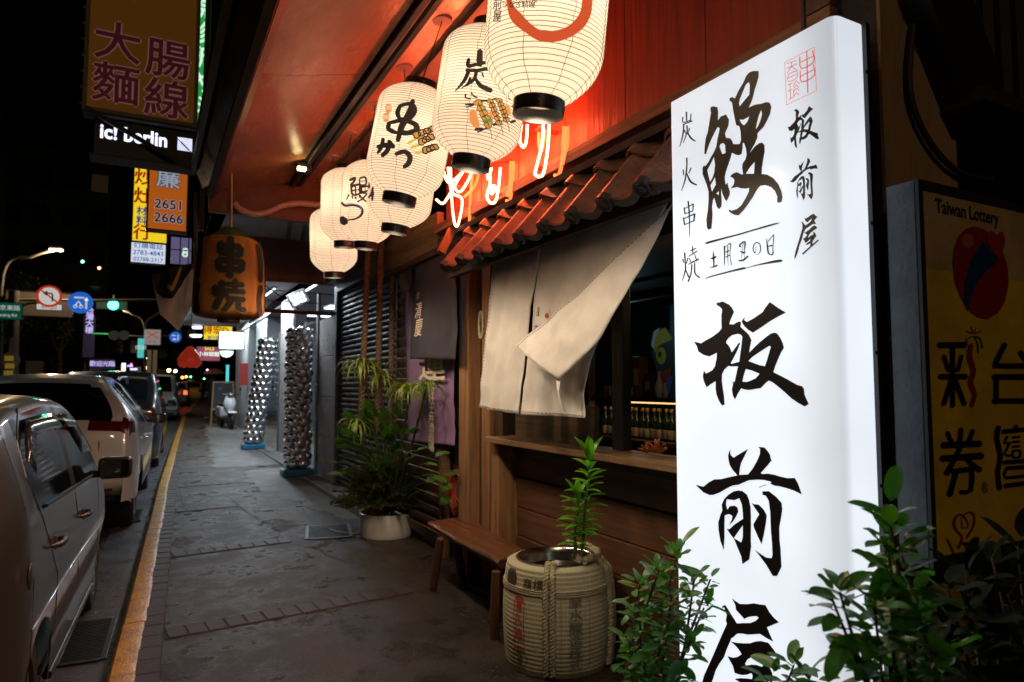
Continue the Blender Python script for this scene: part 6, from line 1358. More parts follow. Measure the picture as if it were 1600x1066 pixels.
lt_(ws, 'lettering', blc, '訂購電話', .0, .14, .115, bold=.01, wx=1.2); lt_(ws, 'lettering', blc, '2783-4843', .0, .0, .135, bold=.01, wx=.98); lt_(ws, 'lettering', blc, '02788-2317', .0, -.14, .12, bold=.01, wx=.95)
# green lit strip sign, seen past the awning edge
gs = thing('green_sign', 'green and white lit sign seen edge on past the awning fascia', 'sign', at(318,80,y=13)); gl = glow('sign_green_lit', (.03,.45,.10), .55); gw = glow('sign_white_strip', (.75,1,.85), .9)
c = Vector(gs.location); MB().box((c.x-.17,13,c.z-1.4),(c.x+.10,13.1,c.z+1.6)).build('face', gl, gs)
for ch, dz in (('醫',1.2),('院',.75),('診',.3),('所',-.15),('內',-.6),('科',-1.05)): Ink().text(ch, 0, 0, .42, bold=.03, wx=.7).build('character', gw, gs, planeXY((c.x-.05,12.985,c.z+dz),(1,0,0),(0,0,1)))
# purple window panel below the signs
pw = thing('lit_window', 'small violet lit window frame under the orange sign', 'window', at(283,392,y=18)); c = Vector(pw.location)
MB().box((c.x-.22,18,c.z-.32),(c.x+.22,18.05,c.z+.32)).build('pane', mat('violet_pane', (.1,.08,.15), .4, es=.22, ec=(.45,.38,.75)), pw)
for dx in (-.02,.16): MB().box((c.x+dx-.012,17.95,c.z-.34),(c.x+dx+.012,17.99,c.z+.34)).build('mullion', blk, pw)
MB().box((c.x-.24,17.95,c.z-.0),(c.x+.24,17.985,c.z+.02)).build('mullion', blk, pw)
Ink().text('8', 0, 0, .3, bold=.02).build('lettering', gw, pw, planeXY((c.x+.09,17.98,c.z-.05),(1,0,0),(0,0,1)))

# flag, orange lantern, red bag under the awning corner
fg = thing('hanging_flag', 'grey white flag with black top and yellow swoosh tied beside the orange lantern', 'flag', at(270,450,y=6.9)); Y_ = 6.9
def fp(u, v, dy=0): p = at(u, v, y=Y_+dy); return p
def flagfn(u, v):
    T = [fp(237,430),fp(262,420),fp(303,412,.12)]; B = [fp(250,492),fp(279,517,.03),fp(303,470,.12)]
    p = poly_at(T, u).lerp(poly_at(B, u), v); p.y += .05*math.sin(u*6+v*4); return p
MB().grid(20, 20, flagfn).build('cloth', mat('flag_white', (.80,.80,.86), .8, var=.1), fg, smooth=60, fix=False)
def inf(x, y): return flagfn(x, 1-y)+Vector((0,-.012,0))
Ink().poly([[(0,1),(1,1),(.95,.86),(.7,.62),(.45,.50),(.2,.48),(.03,.58)]]).build('black_field', mat('flag_black', (.02,.02,.02), .8), fg, inf, cuts=(.1,.1))
Ink().stroke([(.42,.72,.07),(.5,.66,.08),(.62,.76,.07),(.74,.95,.05)]).build('yellow_swoosh', mat('flag_yellow', (.6,.42,.02), .8), fg, lambda x, y: inf(x,y)+Vector((0,-.006,0)), cuts=(.1,.1))
Ink().poly([[(.8,1),(1,1),(1,.84)]]).build('red_corner', mat('flag_red', (.5,.05,.02), .8), fg, lambda x, y: inf(x,y)+Vector((0,-.006,0)))
MB().tube([fp(306,300),fp(306,412),fp(305,480)], .02, 6).build('pole', mat('iron_bar', (.09,.08,.07), .6), fg)
ol = thing('orange_lantern', 'fabric covered orange lantern with thick black characters hanging under the awning corner', 'lantern', at(357,498,y=5.9)); c = Vector(ol.location); Rl = .27
clo = mat('orange_cloth', (.58,.20,.028), .75, c2=(.34,.14,.025), vs=6, stretch=(3,3,.4), bump=.25, bs=30)
Hh = .70; prof = [(.02,.0),(.20,.005),(Rl*.93,.02),(Rl,.05),(Rl*1.0,.25),(Rl*.97,.45),(Rl*.90,.58),(Rl*.72,.645)]
mb = MB(True); n = 72
for (r_, z_) in prof:
    for k in range(n): a = 2*math.pi*k/n; q = r_*(1+.012*math.sin(a*18)*(z_/.65)); mb.v.append(Vector((q*math.cos(a), q*math.sin(a), z_)))
mb.f = [(i*n+k, i*n+(k+1)%n, (i+1)*n+(k+1)%n, (i+1)*n+k) for i in range(len(prof)-1) for k in range(n)]; mb.build('cloth_cover', clo, ol, smooth=50)
MB(True).lathe([(Rl*.74,.640),(Rl*.40,.70),(Rl*.28,.735),(.01,.74)], n=32).build('green_top', mat('green_cloth', (.03,.09,.03), .8), ol, smooth=50)
MB(True).lathe([(.07,-.035),(.085,-.03),(.085,.0),(.03,.0)], n=20, cap0=True).build('bottom_ring', mat('ring_maroon', (.12,.02,.015), .5), ol, smooth=40)
ca = math.atan2(EYE.y-c.y, EYE.x-c.x)
def onl(x, z): rr_ = Rl*(1.008 if z < .3 else 1.008-.45*(z-.3)**1.6); a = ca+x/Rl; return (rr_*math.cos(a), rr_*math.sin(a), z)
inkc = mat('lantern_black', (.015,.012,.01), .7); gg = mat('lantern_olive', (.20,.17,.02), .7)
for I, m_, o_, bb in ((1,gg,1.0,.012),(0,inkc,1.012,0)):
    k = Ink(); W_ = .052+bb*2
    for s in ([(-.075,.565,W_),(-.075,.49,W_)],[(-.075,.54,W_),(.075,.54,W_)],[(.075,.54,W_),(.07,.475,W_)],[(-.075,.49,W_),(.07,.475,W_)],[(-.085,.43,W_),(-.075,.36,W_)],[(-.085,.43,W_),(.09,.42,W_)],[(.09,.43,W_),(.08,.36,W_)],[(-.075,.36,W_),(.08,.36,W_)],[(.0,.61,W_),(.0,.30,W_)],
              [(-.10,.22,W_),(-.10,.16,W_)],[(-.055,.26,W_),(-.06,.15,W_),(-.10,.055,W_)],[(-.02,.15,W_*.8),(-.03,.20,W_*.8)],[(-.02,.24,W_*.8),(.10,.245,W_*.8)],[(.04,.28,W_*.8),(.04,.20,W_*.8)],[(-.02,.19,W_*.8),(.11,.19,W_*.8)],[(-.01,.13,W_*.8),(.11,.13,W_*.8)],[(.02,.12,W_*.8),(-.03,.04,W_*.8)],[(.07,.12,W_*.8),(.07,.06,W_*.8),(.12,.05,W_*.8)]): k.stroke(s, 2)
    k.build('character_edge' if I else 'character', m_, ol, lambda x, z, o_=o_: tuple(q*(o_ if i < 2 else 1) for i, q in enumerate(onl(x, z))), cuts=(.03,.05), local=True)
for dx in (.27,-.27):
    k = Ink()
    for s in ([(0,.60,.06),(.01,.45,.07),(0,.30,.06)],[(.01,.25,.07),(-.01,.15,.06),(.01,.04,.07)]): k.stroke([(dx+x, z, w_) for x, z, w_ in s], 4)
    k.build('side_character', inkc, ol, lambda x, z: tuple(q*(1.012 if i < 2 else 1) for i, q in enumerate(onl(x, z))), cuts=(.03,.05), local=True)
q = MB(); rope(q, [c+Vector((0,0,.735)), c+Vector((0,.02,.9)), c+Vector((0,.10,1.22))], .012, .05); q.build('hanging_cord', rp, ol, smooth=60)
rb_ = thing('red_bag', 'crumpled red plastic bag hanging left of the lit white sign', 'bag', at(296,577,y=9)); c = Vector(rb_.location)
mb = MB(); n = 28
pr = [(.015,.27),(.05,.24),(.09,.19),(.125,.12),(.12,.06),(.10,.02),(.085,.03)]
for (r_, z_) in pr:
    for k in range(n): a = 2*math.pi*k/n; q = r_*(1+.16*noise.noise(Vector((math.cos(a)*2,math.sin(a)*2,z_*8)))*(1.4 if z_ < .1 else .7)+.06*math.sin(a*9)); mb.v.append(c+Vector((q*math.cos(a), q*math.sin(a), z_+.03*noise.noise(Vector((a*2,z_*9,3))))))
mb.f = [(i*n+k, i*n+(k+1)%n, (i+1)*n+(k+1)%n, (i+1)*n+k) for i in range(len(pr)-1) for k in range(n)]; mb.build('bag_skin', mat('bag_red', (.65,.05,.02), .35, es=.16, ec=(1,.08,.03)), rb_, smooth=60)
MB().tube([c+Vector((0,0,.27)), c+Vector((.02,.05,1.2)), c+Vector((.09,-2.3,1.6))], .004, 4).build('string', blk, rb_)

# ============================================================ SHOPS BEYOND (lit arcade)
shop = thing('lit_shop_row', 'row of pale tiled shop fronts with glass doors lit by cold tubes beyond the shutter', 'building', (2.5,14,0))
stone = mat('pillar_stone', (.52,.48,.45), .35, c2=(.42,.39,.37), vs=3, rvar=.1); palew = mat('wall_pale', (.30,.31,.33), .5, var=.1, vs=2)
def tiled(y0, y1, x0, x1, zt, name='pillar'):
    z = .10
    while z < zt:
        z1 = min(z+.62, zt); MB().box((x0,y0,z),(x1,y1,z1-.008)).build('stone_tile', stone, shop, bevel=.003); z = z1
    MB().box((x0+.01,y0+.01,.1),(x1+.2,y1-.01,zt)).build(name, mat('grout', (.05,.05,.05), .8), shop)
tiled(10.02,11.15,2.40,2.44,2.56); tiled(13.65,15.1,2.44,2.48,3.3); 
for (y0,y1) in ((17.6,19.4),(21.0,24.2)): MB().box((2.5,y0,.1),(2.9,y1,3.6)).build('wall_panel', palew, shop, bevel=.004)
MB().box((2.38,11.16,.10),(2.42,11.30,3.0)).build('door_jamb', mat('rail_steel', (.16,.165,.18), .35, metal=.6), shop); MB().box((2.42,13.5,.1),(2.46,13.62,3.0)).build('door_jamb', mat('rail_steel', (.16,.165,.18), .35, metal=.6), shop)
shopglass = mat('shop_glass', (.9,.95,1), .03, trans=1); 
for (y0,y1) in ((11.31,12.38),(12.42,13.49),(15.15,17.55)): MB().box((2.43,y0,.12),(2.438,y1,2.6)).build('glass_door', shopglass, shop)
for yy in (11.31,12.38,13.45,15.12,17.55): MB().box((2.415,yy,.11),(2.45,yy+.035,2.64)).build('door_frame', mat('rail_steel', (.16,.165,.18), .35, metal=.6), shop)
MB().box((2.12,11.22,0),(6,17.6,.12)).build('step', dry, shop, bevel=.006)
MB().box((5.8,10,.12),(5.9,25,3.2)).build('inner_wall', palew, shop); MB().box((2.5,17.5,.12),(5.8,17.6,3.2)).build('inner_wall', palew, shop); MB().box((2.6,10.9,.12),(5.8,11.0,3.2)).build('inner_wall', palew, shop)
MB().box((2.45,10,3.2),(5.9,25,3.25)).build('shop_ceiling', palew, shop)
for (x, z, y) in ((3.4,.9,13.4),(3.9,.7,12.2),(3.5,1.1,16.2)): MB().box((x,y-.5,.12),(x+.4,y+.5,z)).build('display_case', mat('display_grey', (.3,.3,.32), .4), shop, bevel=.01)
MB().box((2.7,11.9,.12),(2.95,12.1,.75)).build('pink_stand', mat('pink_plastic', (.6,.2,.25), .5), shop, bevel=.03)
MB().box((2.9,12.2,1.1),(2.95,12.5,1.6)).build('poster', mat('poster_blue', (.1,.15,.5), .5), shop)
# arcade canopy: lighter metal soffit beyond the frame, with tube lamps and downlights
can = thing('arcade_canopy', 'grey metal canopy ceiling with downlights over the far sidewalk', 'canopy', (1.8,18,3.6)); grey = mat('canopy_grey', (.75,.75,.78), .5, var=.2, vs=2)
MB().box((.80,7.75,3.66),(2.7,10.3,3.70)).build('near_panel', grey, can)
MB().beam((1.35,7.76,3.62),(1.72,10.2,3.62),.05,.06).build('cross_bar', mat('rail_steel', (.16,.165,.18), .35, metal=.6), can); MB().beam((1.55,7.76,3.62),(1.92,10.2,3.62),.05,.06).build('cross_bar', mat('rail_steel', (.16,.165,.18), .35, metal=.6), can)
MB().box((.74,10.31,3.05),(2.7,10.40,3.66)).build('cross_beam', mat('beam_rust', (.38,.20,.15), .5), can)
MB().box((.80,10.42,3.44),(2.45,24,3.48)).build('far_panel', mat('canopy_white', (.5,.5,.52), .5), can)
MB().box((.72,10.42,3.30),(.80,24,3.62)).build('edge_beam', grey, can)
tube_m = glow('tube_cold', (.80,.90,1), 3)
for i, yy in enumerate((12.0,14.4,18.0,21.5)):
    t = thing('tube_lamp', ['cold fluorescent tube under the arcade canopy nearest the frame','second cold fluorescent tube under the arcade canopy','third cold fluorescent tube over the far sidewalk','farthest cold fluorescent tube under the arcade canopy'][i], 'lamp', (2.1,yy,3.4), group='tube lamps under the canopy')
    MB().box((2.06,yy-.6,3.41),(2.14,yy+.6,3.437)).build('fitting', palew, t); MB().tube([(2.1,yy-.58,3.395),(2.1,yy+.58,3.395)], .014, 8).build('tube', tube_m, t)
    lamp('AREA', (2.1,yy,3.37), 85, (.80,.90,1), t, .06, sy=1.15)
for i, (x, y) in enumerate(((3.4,12.3),(3.6,14.6),(3.6,16.4))):
    t = thing('ceiling_panel_lamp', ['cold ceiling panel lamp inside the first lit shop','second cold ceiling panel lamp inside the lit shop','cold ceiling panel lamp at the far side of the lit shop'][i], 'lamp', (x,y,3.19), group='panel lamps in the lit shop')
    MB().box((x-.3,y-.3,3.17),(x+.3,y+.3,3.195)).build('panel', tube_m, t); lamp('AREA', (x,y,3.16), 9, (.82,.91,1), t, .55)
for i, (u, v) in enumerate(((308,513),(306,526))):
    p = at(u,v,z=3.43) if False else at(u,v,y=24-4*i); t = thing('downlight', ['round white downlight at the far canopy edge','round white downlight just below another at the canopy edge'][i], 'lamp', p, group='downlights at the canopy edge'); MB(True).lathe([(.001,-.02),(.13,-.015),(.15,.02),(.15,.05)], n=20, cap1=True).build('lens', tube_m, t, smooth=40)
# steel frame panel and flood lamp hanging before the shops
sf = thing('steel_frame', 'rusty steel frame with thin wires spanning above the tiled pillar', 'frame', (1.9,10.3,3)); rust = mat('rust_frame', (.30,.16,.12), .5, var=.3, vs=10)
for (z0,z1) in ((3.02,3.08),(2.56,2.62)): MB().box((1.38,10.30,z0),(2.52,10.36,z1)).build('frame_bar', rust, sf, bevel=.004)
for x in (2.46,1.38): MB().box((x,10.301,2.62),(x+.06,10.359,3.02)).build('frame_upright', rust, sf, bevel=.004)
MB().tube([(1.40,10.33,2.9),(2.44,10.33,2.88)], .006, 5).build('wire', rust, sf); MB().tube([(1.40,10.33,2.74),(2.44,10.33,2.73)], .006, 5).build('wire', rust, sf); MB().tube([(1.38,10.28,2.98),(1.92,10.28,2.62)], .007, 5).build('wire', blk, sf)
p = at(466,466,y=12.5); fl2 = thing('flood_lamp', 'lit square flood lamp with grid tilted behind the steel frame', 'lamp', p, rot=(0,R(-28),0)); 
MB(True).box((-.17,.0,-.13),(.17,.09,.13)).build('housing', mat('flood_housing', (.04,.04,.042), .5), fl2, bevel=.01)
for i in range(4):
    for j in range(3): MB(True).box((-.13+.068*i,-.012,-.095+.066*j),(-.09+.068*i,-.002,-.05+.066*j)).build('led_cell', glow('cell_white', (1,.97,.9), .95), fl2)
lamp('SPOT', tuple(p+Vector((0,-.04,-.03))), 12, (.95,.97,1), fl2, .1, rot=(R(20),0,0), spot=R(140)) if False else None
# far signs in the arcade
ya = panel_sign('far_sign', 'yellow lit shop sign with red letters beyond the orange lantern', 'sign', tuple(at(341,519,y=26)), .95, .58, .15, mat('sign_yellow_lit2', (.8,.6,.02), .4, es=.9, ec=(1,.75,.02)), None, .02)
lt_(ya, 'lettering', rdc, '得宏D', -.07, .05, .30, bold=.03); lt_(ya, 'lettering', blc, '銀行匯款通', -.02, -.21, .13, bold=.02)
rp2 = panel_sign('far_sign', 'crimson and white lit poster sign under the yellow sign', 'sign', tuple(at(326,553,y=25.5)), .75, .50, .12, mat('sign_crimson', (.3,.03,.06), .4, es=.30, ec=(.8,.12,.25)), None, .02)
lt_(rp2, 'lettering', gw, '小林眼鏡', .0, -.02, .17, bold=.02); lt_(rp2, 'lettering', mat('sign_yellow_lit2', (.8,.6,.02), .4), 'SALE', .02, .17, .15, bold=.02)
wb = panel_sign('far_sign', 'blank glaring white light box sign hanging near the pillars', 'sign', tuple(at(362,532,y=21)), .70, .52, .16, glow('box_white', (.85,1,.95), 1.6), None, .025)
lamp('AREA', tuple(at(362,532,y=20.8)), 8, (.85,1,.95), wb, .5, rot=(R(90),0,0))
hl = thing('half_round_lamp', 'half round white lamp below the blank light box sign', 'lamp', tuple(at(354,549,y=21.2))); MB(True).lathe([(.001,-.18),(.10,-.155),(.16,-.09),(.19,0),(.0,.0)], n=24).build('lamp_bowl', glow('box_white', (.85,1,.95), 1.6), hl, smooth=60)
# signs and shapes further up the arcade
for i, (u, v, y, w_, h_, m_, l_) in enumerate(((355,600,27,.10,1.4,glow('cyan_lit',(.1,.9,.9),.7),'thin cyan and violet lit strip near the scooter'),(381,585,20.5,.22,.62,mat('poster_red',(.4,.03,.02),.5),'red paper poster on the pale pillar'),(330,478,30,.5,.12,glow('tube_cold',(.8,.9,1),12),'lit ceiling strip far inside the arcade'))):
    t = thing('wall_sign', l_, 'sign', tuple(at(u,v,y=y))); MB(True).box((-w_/2,0,-h_/2),(w_/2,.03,h_/2)).build('panel', m_, t)
# ============================================================ BALLOON COLUMNS
foil = mat('foil_silver', (.85,.83,.82), .2, metal=1); bmsh = None
mb = MB(True)
for j in range(9):
    th = math.pi*j/8; rr_ = math.sin(th)
    for k in range(14):
        a = 2*math.pi*k/14; w_ = 1+.07*math.cos(a*7)*rr_; mb.v.append(Vector((rr_*w_*math.cos(a), rr_*w_*math.sin(a), math.cos(th)*.78)))
mb.f = [(j*14+k, j*14+(k+1)%14, (j+1)*14+(k+1)%14, (j+1)*14+k) for j in range(8) for k in range(14)]
o = mb.build('foil_ball', foil, None, smooth=180); bme = o.data; bpy.data.objects.remove(o)
blue = mat('base_blue', (.02,.16,.30), .4, var=.15, vs=8)
def balloons(label, x, y, zt, r, lean, rows, sq):
    z0 = gz(y); t = thing('balloon_column', label, 'balloon column', (x,y,z0), group='silver balloon columns on blue bases')
    b = MB(True); b.box((-.24,-.17,0),(.24,.17,.12)); b.build('water_base', blue, t, bevel=.03, bseg=3); MB(True).box((-.12,-.12,.122),(.12,.12,.155)).build('base_neck', blue, t, bevel=.02)
    MB(True).beam((0,0,.15),(lean,0,zt),.03,.03).build('pole', palew, t)
    for i in range(rows):
        f = i/(rows-1); z = .20+(zt-.24)*f
        for k in range(6):
            a = 2*math.pi*(k+.5*(i%2))/6+.2*math.sin(i); d = Vector((math.cos(a), math.sin(a), 0)); rr_ = r*(1+rnd.uniform(-.06,.06))
            M = Matrix.Translation(Vector((lean*f,0,z))+d*rr_)@Matrix.Rotation(a,4,'Z')@Matrix.Rotation(R(90)+rnd.uniform(-.3,.3),4,'Y')@Matrix.Scale(.090*rnd.uniform(.85,1.1),4)
            M = M@Matrix.Diagonal((sq,1,1,1)); inst('foil_ball', bme, t, M)
balloons('nearer taller silver foil balloon column standing on a blue base by the shop step', 2.13, 11.35, 2.36, .155, .0, 20, .80)
balloons('farther leaning silver foil balloon column on a blue base by the pale wall', 2.05, 16.0, 2.42, .155, .27, 17, .92)
# ============================================================ SCOOTER, A-BOARD, PERSON
sw = paint('paint_scooter', (.62,.62,.63), 0, .25)
sx_, sy_ = 2.22, 22.3; s0 = Vector((sx_,sy_,gz(22.3)))
scn = thing('scooter', 'white motor scooter parked facing the street corner beside the chalkboard', 'scooter', s0, R(8))
for (y, m) in ((.05,0),(1.25,0)):
    MB(True).lathe([(.12,-.05),(.22,-.055),(.25,-.03),(.255,0),(.25,.03),(.22,.055),(.12,.05)], (0,y,.255), 28, m=Matrix.Rotation(R(90),3,'Y')).build('tyre', tyre_m, scn, smooth=40); MB(True).lathe([(.03,-.04),(.13,-.03),(.13,.03),(.03,.04)], (0,y,.255), 18, m=Matrix.Rotation(R(90),3,'Y')).build('rim', rim_m, scn)
for s in (-1,1): MB(True).tube([(.075*s,.05,.255),(.08*s,.16,.62)], .018, 8).build('fork', rim_m, scn)
MB(True).grid(8, 6, lambda u, v: Vector((.13*(u*2-1)*(1-.2*v), -.16+.38*v-.02*abs(u*2-1), .50+.06*math.sin(v*3.1)))).build('mudguard', sw, scn, solid=.01, smooth=60)
mb = MB(True); rows = [(.50,.10,.12),(.62,.17,.06),(.78,.20,.05),(.92,.15,.10),(1.02,.08,.14)]
for (z, w_, y) in rows:
    for k in range(9): q = k/4-1; mb.v.append(Vector((w_*q, y+.14*q*q, z)))
mb.f = [(i*9+k,i*9+k+1,(i+1)*9+k+1,(i+1)*9+k) for i in range(4) for k in range(8)]; mb.build('front_shield', sw, scn, solid=.02, smooth=60)
MB(True).lathe([(.001,-.07),(.05,-.055),(.085,-.01),(.09,.05)], (0,.14,1.02), 18, m=Matrix.Rotation(R(90),3,'X')@Matrix.Rotation(math.pi,3,'X')).build('headlight', mat('headlight_dim', (.10,.10,.11), .15, coat=1), scn, smooth=60)
MB(True).tube([(-.33,.28,1.06),(-.12,.20,1.05),(.12,.20,1.05),(.33,.28,1.06)], .016, 8).build('handlebar', trim_m, scn, smooth=60)
for s in (-1,1): MB(True).tube([(.24*s,.24,1.07),(.30*s,.2,1.20)], .006, 6).build('mirror_stem', trim_m, scn); MB(True).lathe([(.001,-.01),(.05,-.008),(.05,.008),(.001,.01)], (.31*s,.19,1.23), 14, m=Matrix.Rotation(R(80),3,'X')).build('mirror', trim_m, scn)
MB(True).box((-.14,.35,.28),(.14,.75,.33)).build('foot_board', trim_m, scn, bevel=.02); MB(True).box((-.16,.72,.33),(.16,1.45,.70)).build('rear_body', sw, scn, bevel=.08, bseg=4, smooth=50); MB(True).box((-.14,.70,.701),(.14,1.42,.79)).build('seat', trim_m, scn, bevel=.035, bseg=3, smooth=50)
ab = thing('chalkboard', 'wooden framed chalkboard stand behind the scooter', 'board', tuple(at(348,665,y=24.5))); c = Vector(ab.location); zb = gz(24.5); ab.location.z = zb
oak = mat('board_oak', (.35,.22,.10), .5)
for s in (-1,1): MB(True).beam((.36*s,0,0),(.30*s,.18,1.42),.05,.04).build('leg', oak, ab)
MB(True).beam((-.33,.18,1.42),(.33,.18,1.42),.04,.05).build('top_rail', oak, ab); MB(True).beam((-.34,.05,.52),(.34,.05,.52),.04,.05).build('bottom_rail', oak, ab)
MB(True).add([(-.32,.055,.55),(.32,.055,.55),(.29,.172,1.39),(-.29,.172,1.39)],[(0,1,2,3)]).build('slate', mat('slate', (.03,.035,.035), .7, var=.5, vs=12), ab, solid=.01)
# person walking under an umbrella
pp = thing('person', 'person walking away under a dusty pink umbrella past the parked cars', 'person', (0,0,0)); P0 = at(331,632,y=40); P0.z = gz(40); pp.location = P0
sk = bpy.data.meshes.new('body'); V = [(0,0,.95),(0,0,1.15),(0,.01,1.40),(0,.01,1.50),(0,.0,1.60),(0,0,1.70),(.10,0,.90),(.11,.06,.50),(.11,.02,.08),(.12,-.10,.03),(-.10,0,.90),(-.11,-.10,.50),(-.11,-.22,.12),(-.11,-.14,.04),(.19,.0,1.40),(.24,-.02,1.15),(.18,.18,1.18),(-.19,0,1.40),(-.25,.02,1.12),(-.24,.05,.88)]
E_ = [(0,1),(1,2),(2,3),(3,4),(4,5),(0,6),(6,7),(7,8),(8,9),(0,10),(10,11),(11,12),(12,13),(2,14),(14,15),(15,16),(2,17),(17,18),(18,19)]
sk.from_pydata(V, E_, []); sk.materials.append(mat('coat_dark', (.05,.045,.05), .8)); so_ = bpy.data.objects.new('body', sk); col.objects.link(so_); so_.parent = pp
so_.modifiers.new('s', 'SKIN'); so_.modifiers.new('u', 'SUBSURF').render_levels = 1; so_.modifiers['u'].levels = 1
RR = [.16,.15,.17,.06,.10,.09,.10,.07,.05,.04,.10,.07,.05,.04,.07,.05,.04,.07,.05,.035]
for i, v in enumerate(sk.skin_vertices[0].data): v.radius = (RR[i],RR[i]); v.use_root = (i == 0)
um = thing('umbrella', 'open dusty pink umbrella held over the distant walking person', 'umbrella', (P0.x+.12,P0.y+.12,P0.z+1.2)); MB(True).beam((0,0,-.1),(0,0,.85),.02,.02).build('shaft', blk, um)
mb = MB(True); n = 16
for (r_, z_) in ((.0,.86),(.25,.82),(.45,.72),(.58,.56)):
    for k in range(n): q = 1 if k % 2 == 0 else .95; mb.v.append(Vector((r_*q*math.cos(2*math.pi*k/n), r_*q*math.sin(2*math.pi*k/n), z_)))
mb.f = [(i*n+k,i*n+(k+1)%n,(i+1)*n+(k+1)%n,(i+1)*n+k) for i in range(3) for k in range(n)]; mb.build('canopy', mat('umbrella_pink', (.45,.18,.13), .7), um, smooth=60)

# ============================================================ FAR STREET: lamps, gantry, traffic signs
pole_m = mat('pole_grey', (.12,.115,.10), .5, metal=.3)
def disc(name, label, cat, p, r, border, face, marks, group=None, glowf=0):
    t = thing(name, label, cat, tuple(p), group=group)
    MB(True).lathe([(.001,-.01),(r,-.01),(r,.02),(.001,.02)], n=36, m=Matrix.Rotation(R(90),3,'X')).build('border', border, t, smooth=30)
    MB(True).lathe([(.001,.026),(r*.80,.026)], n=36, m=Matrix.Rotation(R(90),3,'X')).build('plate', face, t)
    for (nm, k, m_) in marks: k.build(nm, m_, t, lambda x, z: (x*r, -.030, z*r), local=True)
    return t
retro_r = mat('retro_red', (.5,.04,.02), .5, es=.35, ec=(1,.08,.03)); retro_w = mat('retro_white', (.6,.6,.58), .5, es=.50, ec=(1,.95,.9)); retro_b = mat('retro_blue', (.02,.10,.5), .5, es=.5, ec=(.02,.22,1)); blkp = mat('paint_black', (.01,.01,.01), .6)
GY = 30; armz = at(120,470,y=GY).z
gt = thing('signal_gantry', 'thick grey gantry pole with long arm carrying road signs at the left edge', 'gantry', tuple(at(20,600,y=GY)))
MB().tube([at(20,640,y=GY), at(22,455,y=GY)], .17, 12).build('mast', pole_m, gt, smooth=60); MB().tube([at(-60,472,y=GY), at(60,468,y=GY), at(130,470,y=GY), at(290,468,y=GY)], .05, 8).build('arm', pole_m, gt, smooth=60)
MB().tube(curve3([at(25,500,y=GY), at(30,482,y=GY), at(45,474,y=GY), at(80,472,y=GY)]), .06, 8).build('brace_pipe', pole_m, gt, smooth=60)
bx = panel_sign('direction_board', 'back of a dim brown road board fixed on the gantry arm', 'sign', tuple(at(62,475,y=GY+.3)), 2.1, .95, .06, mat('board_back', (.14,.12,.09), .6, es=.02, ec=(.5,.4,.25)), None, .03)
gb = panel_sign('street_name_sign', 'green street name sign at the left edge on the gantry', 'sign', tuple(at(10,486,y=GY-.3)), .95, .62, .05, mat('retro_green', (.01,.12,.07), .5, es=.10, ec=(.02,.5,.3)), None, .02); lt_(gb, 'lettering', retro_w, '南京東路', 0, .1, .2); lt_(gb, 'lettering', retro_w, 'Nanjing Rd', 0, -.15, .14)
disc('no_left_turn_sign', 'round red and white no left turn sign on the gantry', 'sign', at(77,463,y=GY-.35), .40, retro_r, retro_w, [('arrow', Ink().stroke([(.25,-.45,.12),(.25,.05,.12),(.15,.25,.12),(-.15,.25,.12)]).poly([[(-.15,.5),(-.15,0),(-.5,.25)]]), blkp), ('slash', Ink().stroke([(-.62,.52,.14),(.62,-.52,.14)],2), retro_r)])
ts = panel_sign('time_plate', 'small white plate under the no left turn sign', 'sign', tuple(at(77,480,y=GY-.35)), .80, .24, .03, retro_w, None, .02); lt_(ts, 'lettering', blkp, '07-20', 0, 0, .2)
disc('lane_sign', 'round blue lane sign with white arrows beside the green signal', 'sign', at(126,473,y=GY-.35), .40, retro_b, retro_b, [('arrow', Ink().stroke([(-.5,.45,.16),(.25,.45,.16)],2).stroke([(.45,-.55,.18),(.45,.35,.18)],2).poly([[(.25,.2),(.65,.2),(.45,.55)]]), retro_w), ('rider', Ink().poly([ell(-.4,-.38,.17,.17),ell(-.4,-.38,.09,.09)[::-1]]).poly([ell(.05,-.38,.17,.17),ell(.05,-.38,.09,.09)[::-1]]).stroke([(-.4,-.3,.1),(-.15,.1,.14),(.05,-.3,.1)],2), retro_w)])
tl = thing('traffic_light', 'traffic signal glowing green hanging from the gantry arm', 'traffic light', tuple(at(177,477,y=34))); MB(True).box((-.65,.0,-.2),(.55,.25,.2)).build('housing', blkp, tl, bevel=.03)
for i, x in enumerate((-.45,-.08)): MB(True).lathe([(.001,-.02),(.14,-.01),(.15,.0)], (x,-.002,0), 20, m=Matrix.Rotation(R(90),3,'X')).build('dark_lens', mat('lens_dark', (.03,.02,.02), .3), tl)
MB(True).lathe([(.001,.02),(.19,.01),(.2,.0)], (.3-.3,-.02,0), 24, m=Matrix.Rotation(R(90),3,'X')).build('green_lens', glow('green_lit', (.05,1,.62), 9), tl)
MB(True).beam((.0,.1,.2),(.0,.1,.45),.06,.06).build('hanger', pole_m, tl)
lamp('POINT', tuple(at(177,477,y=33.0)), 30, (.05,1,.6), tl, .15)
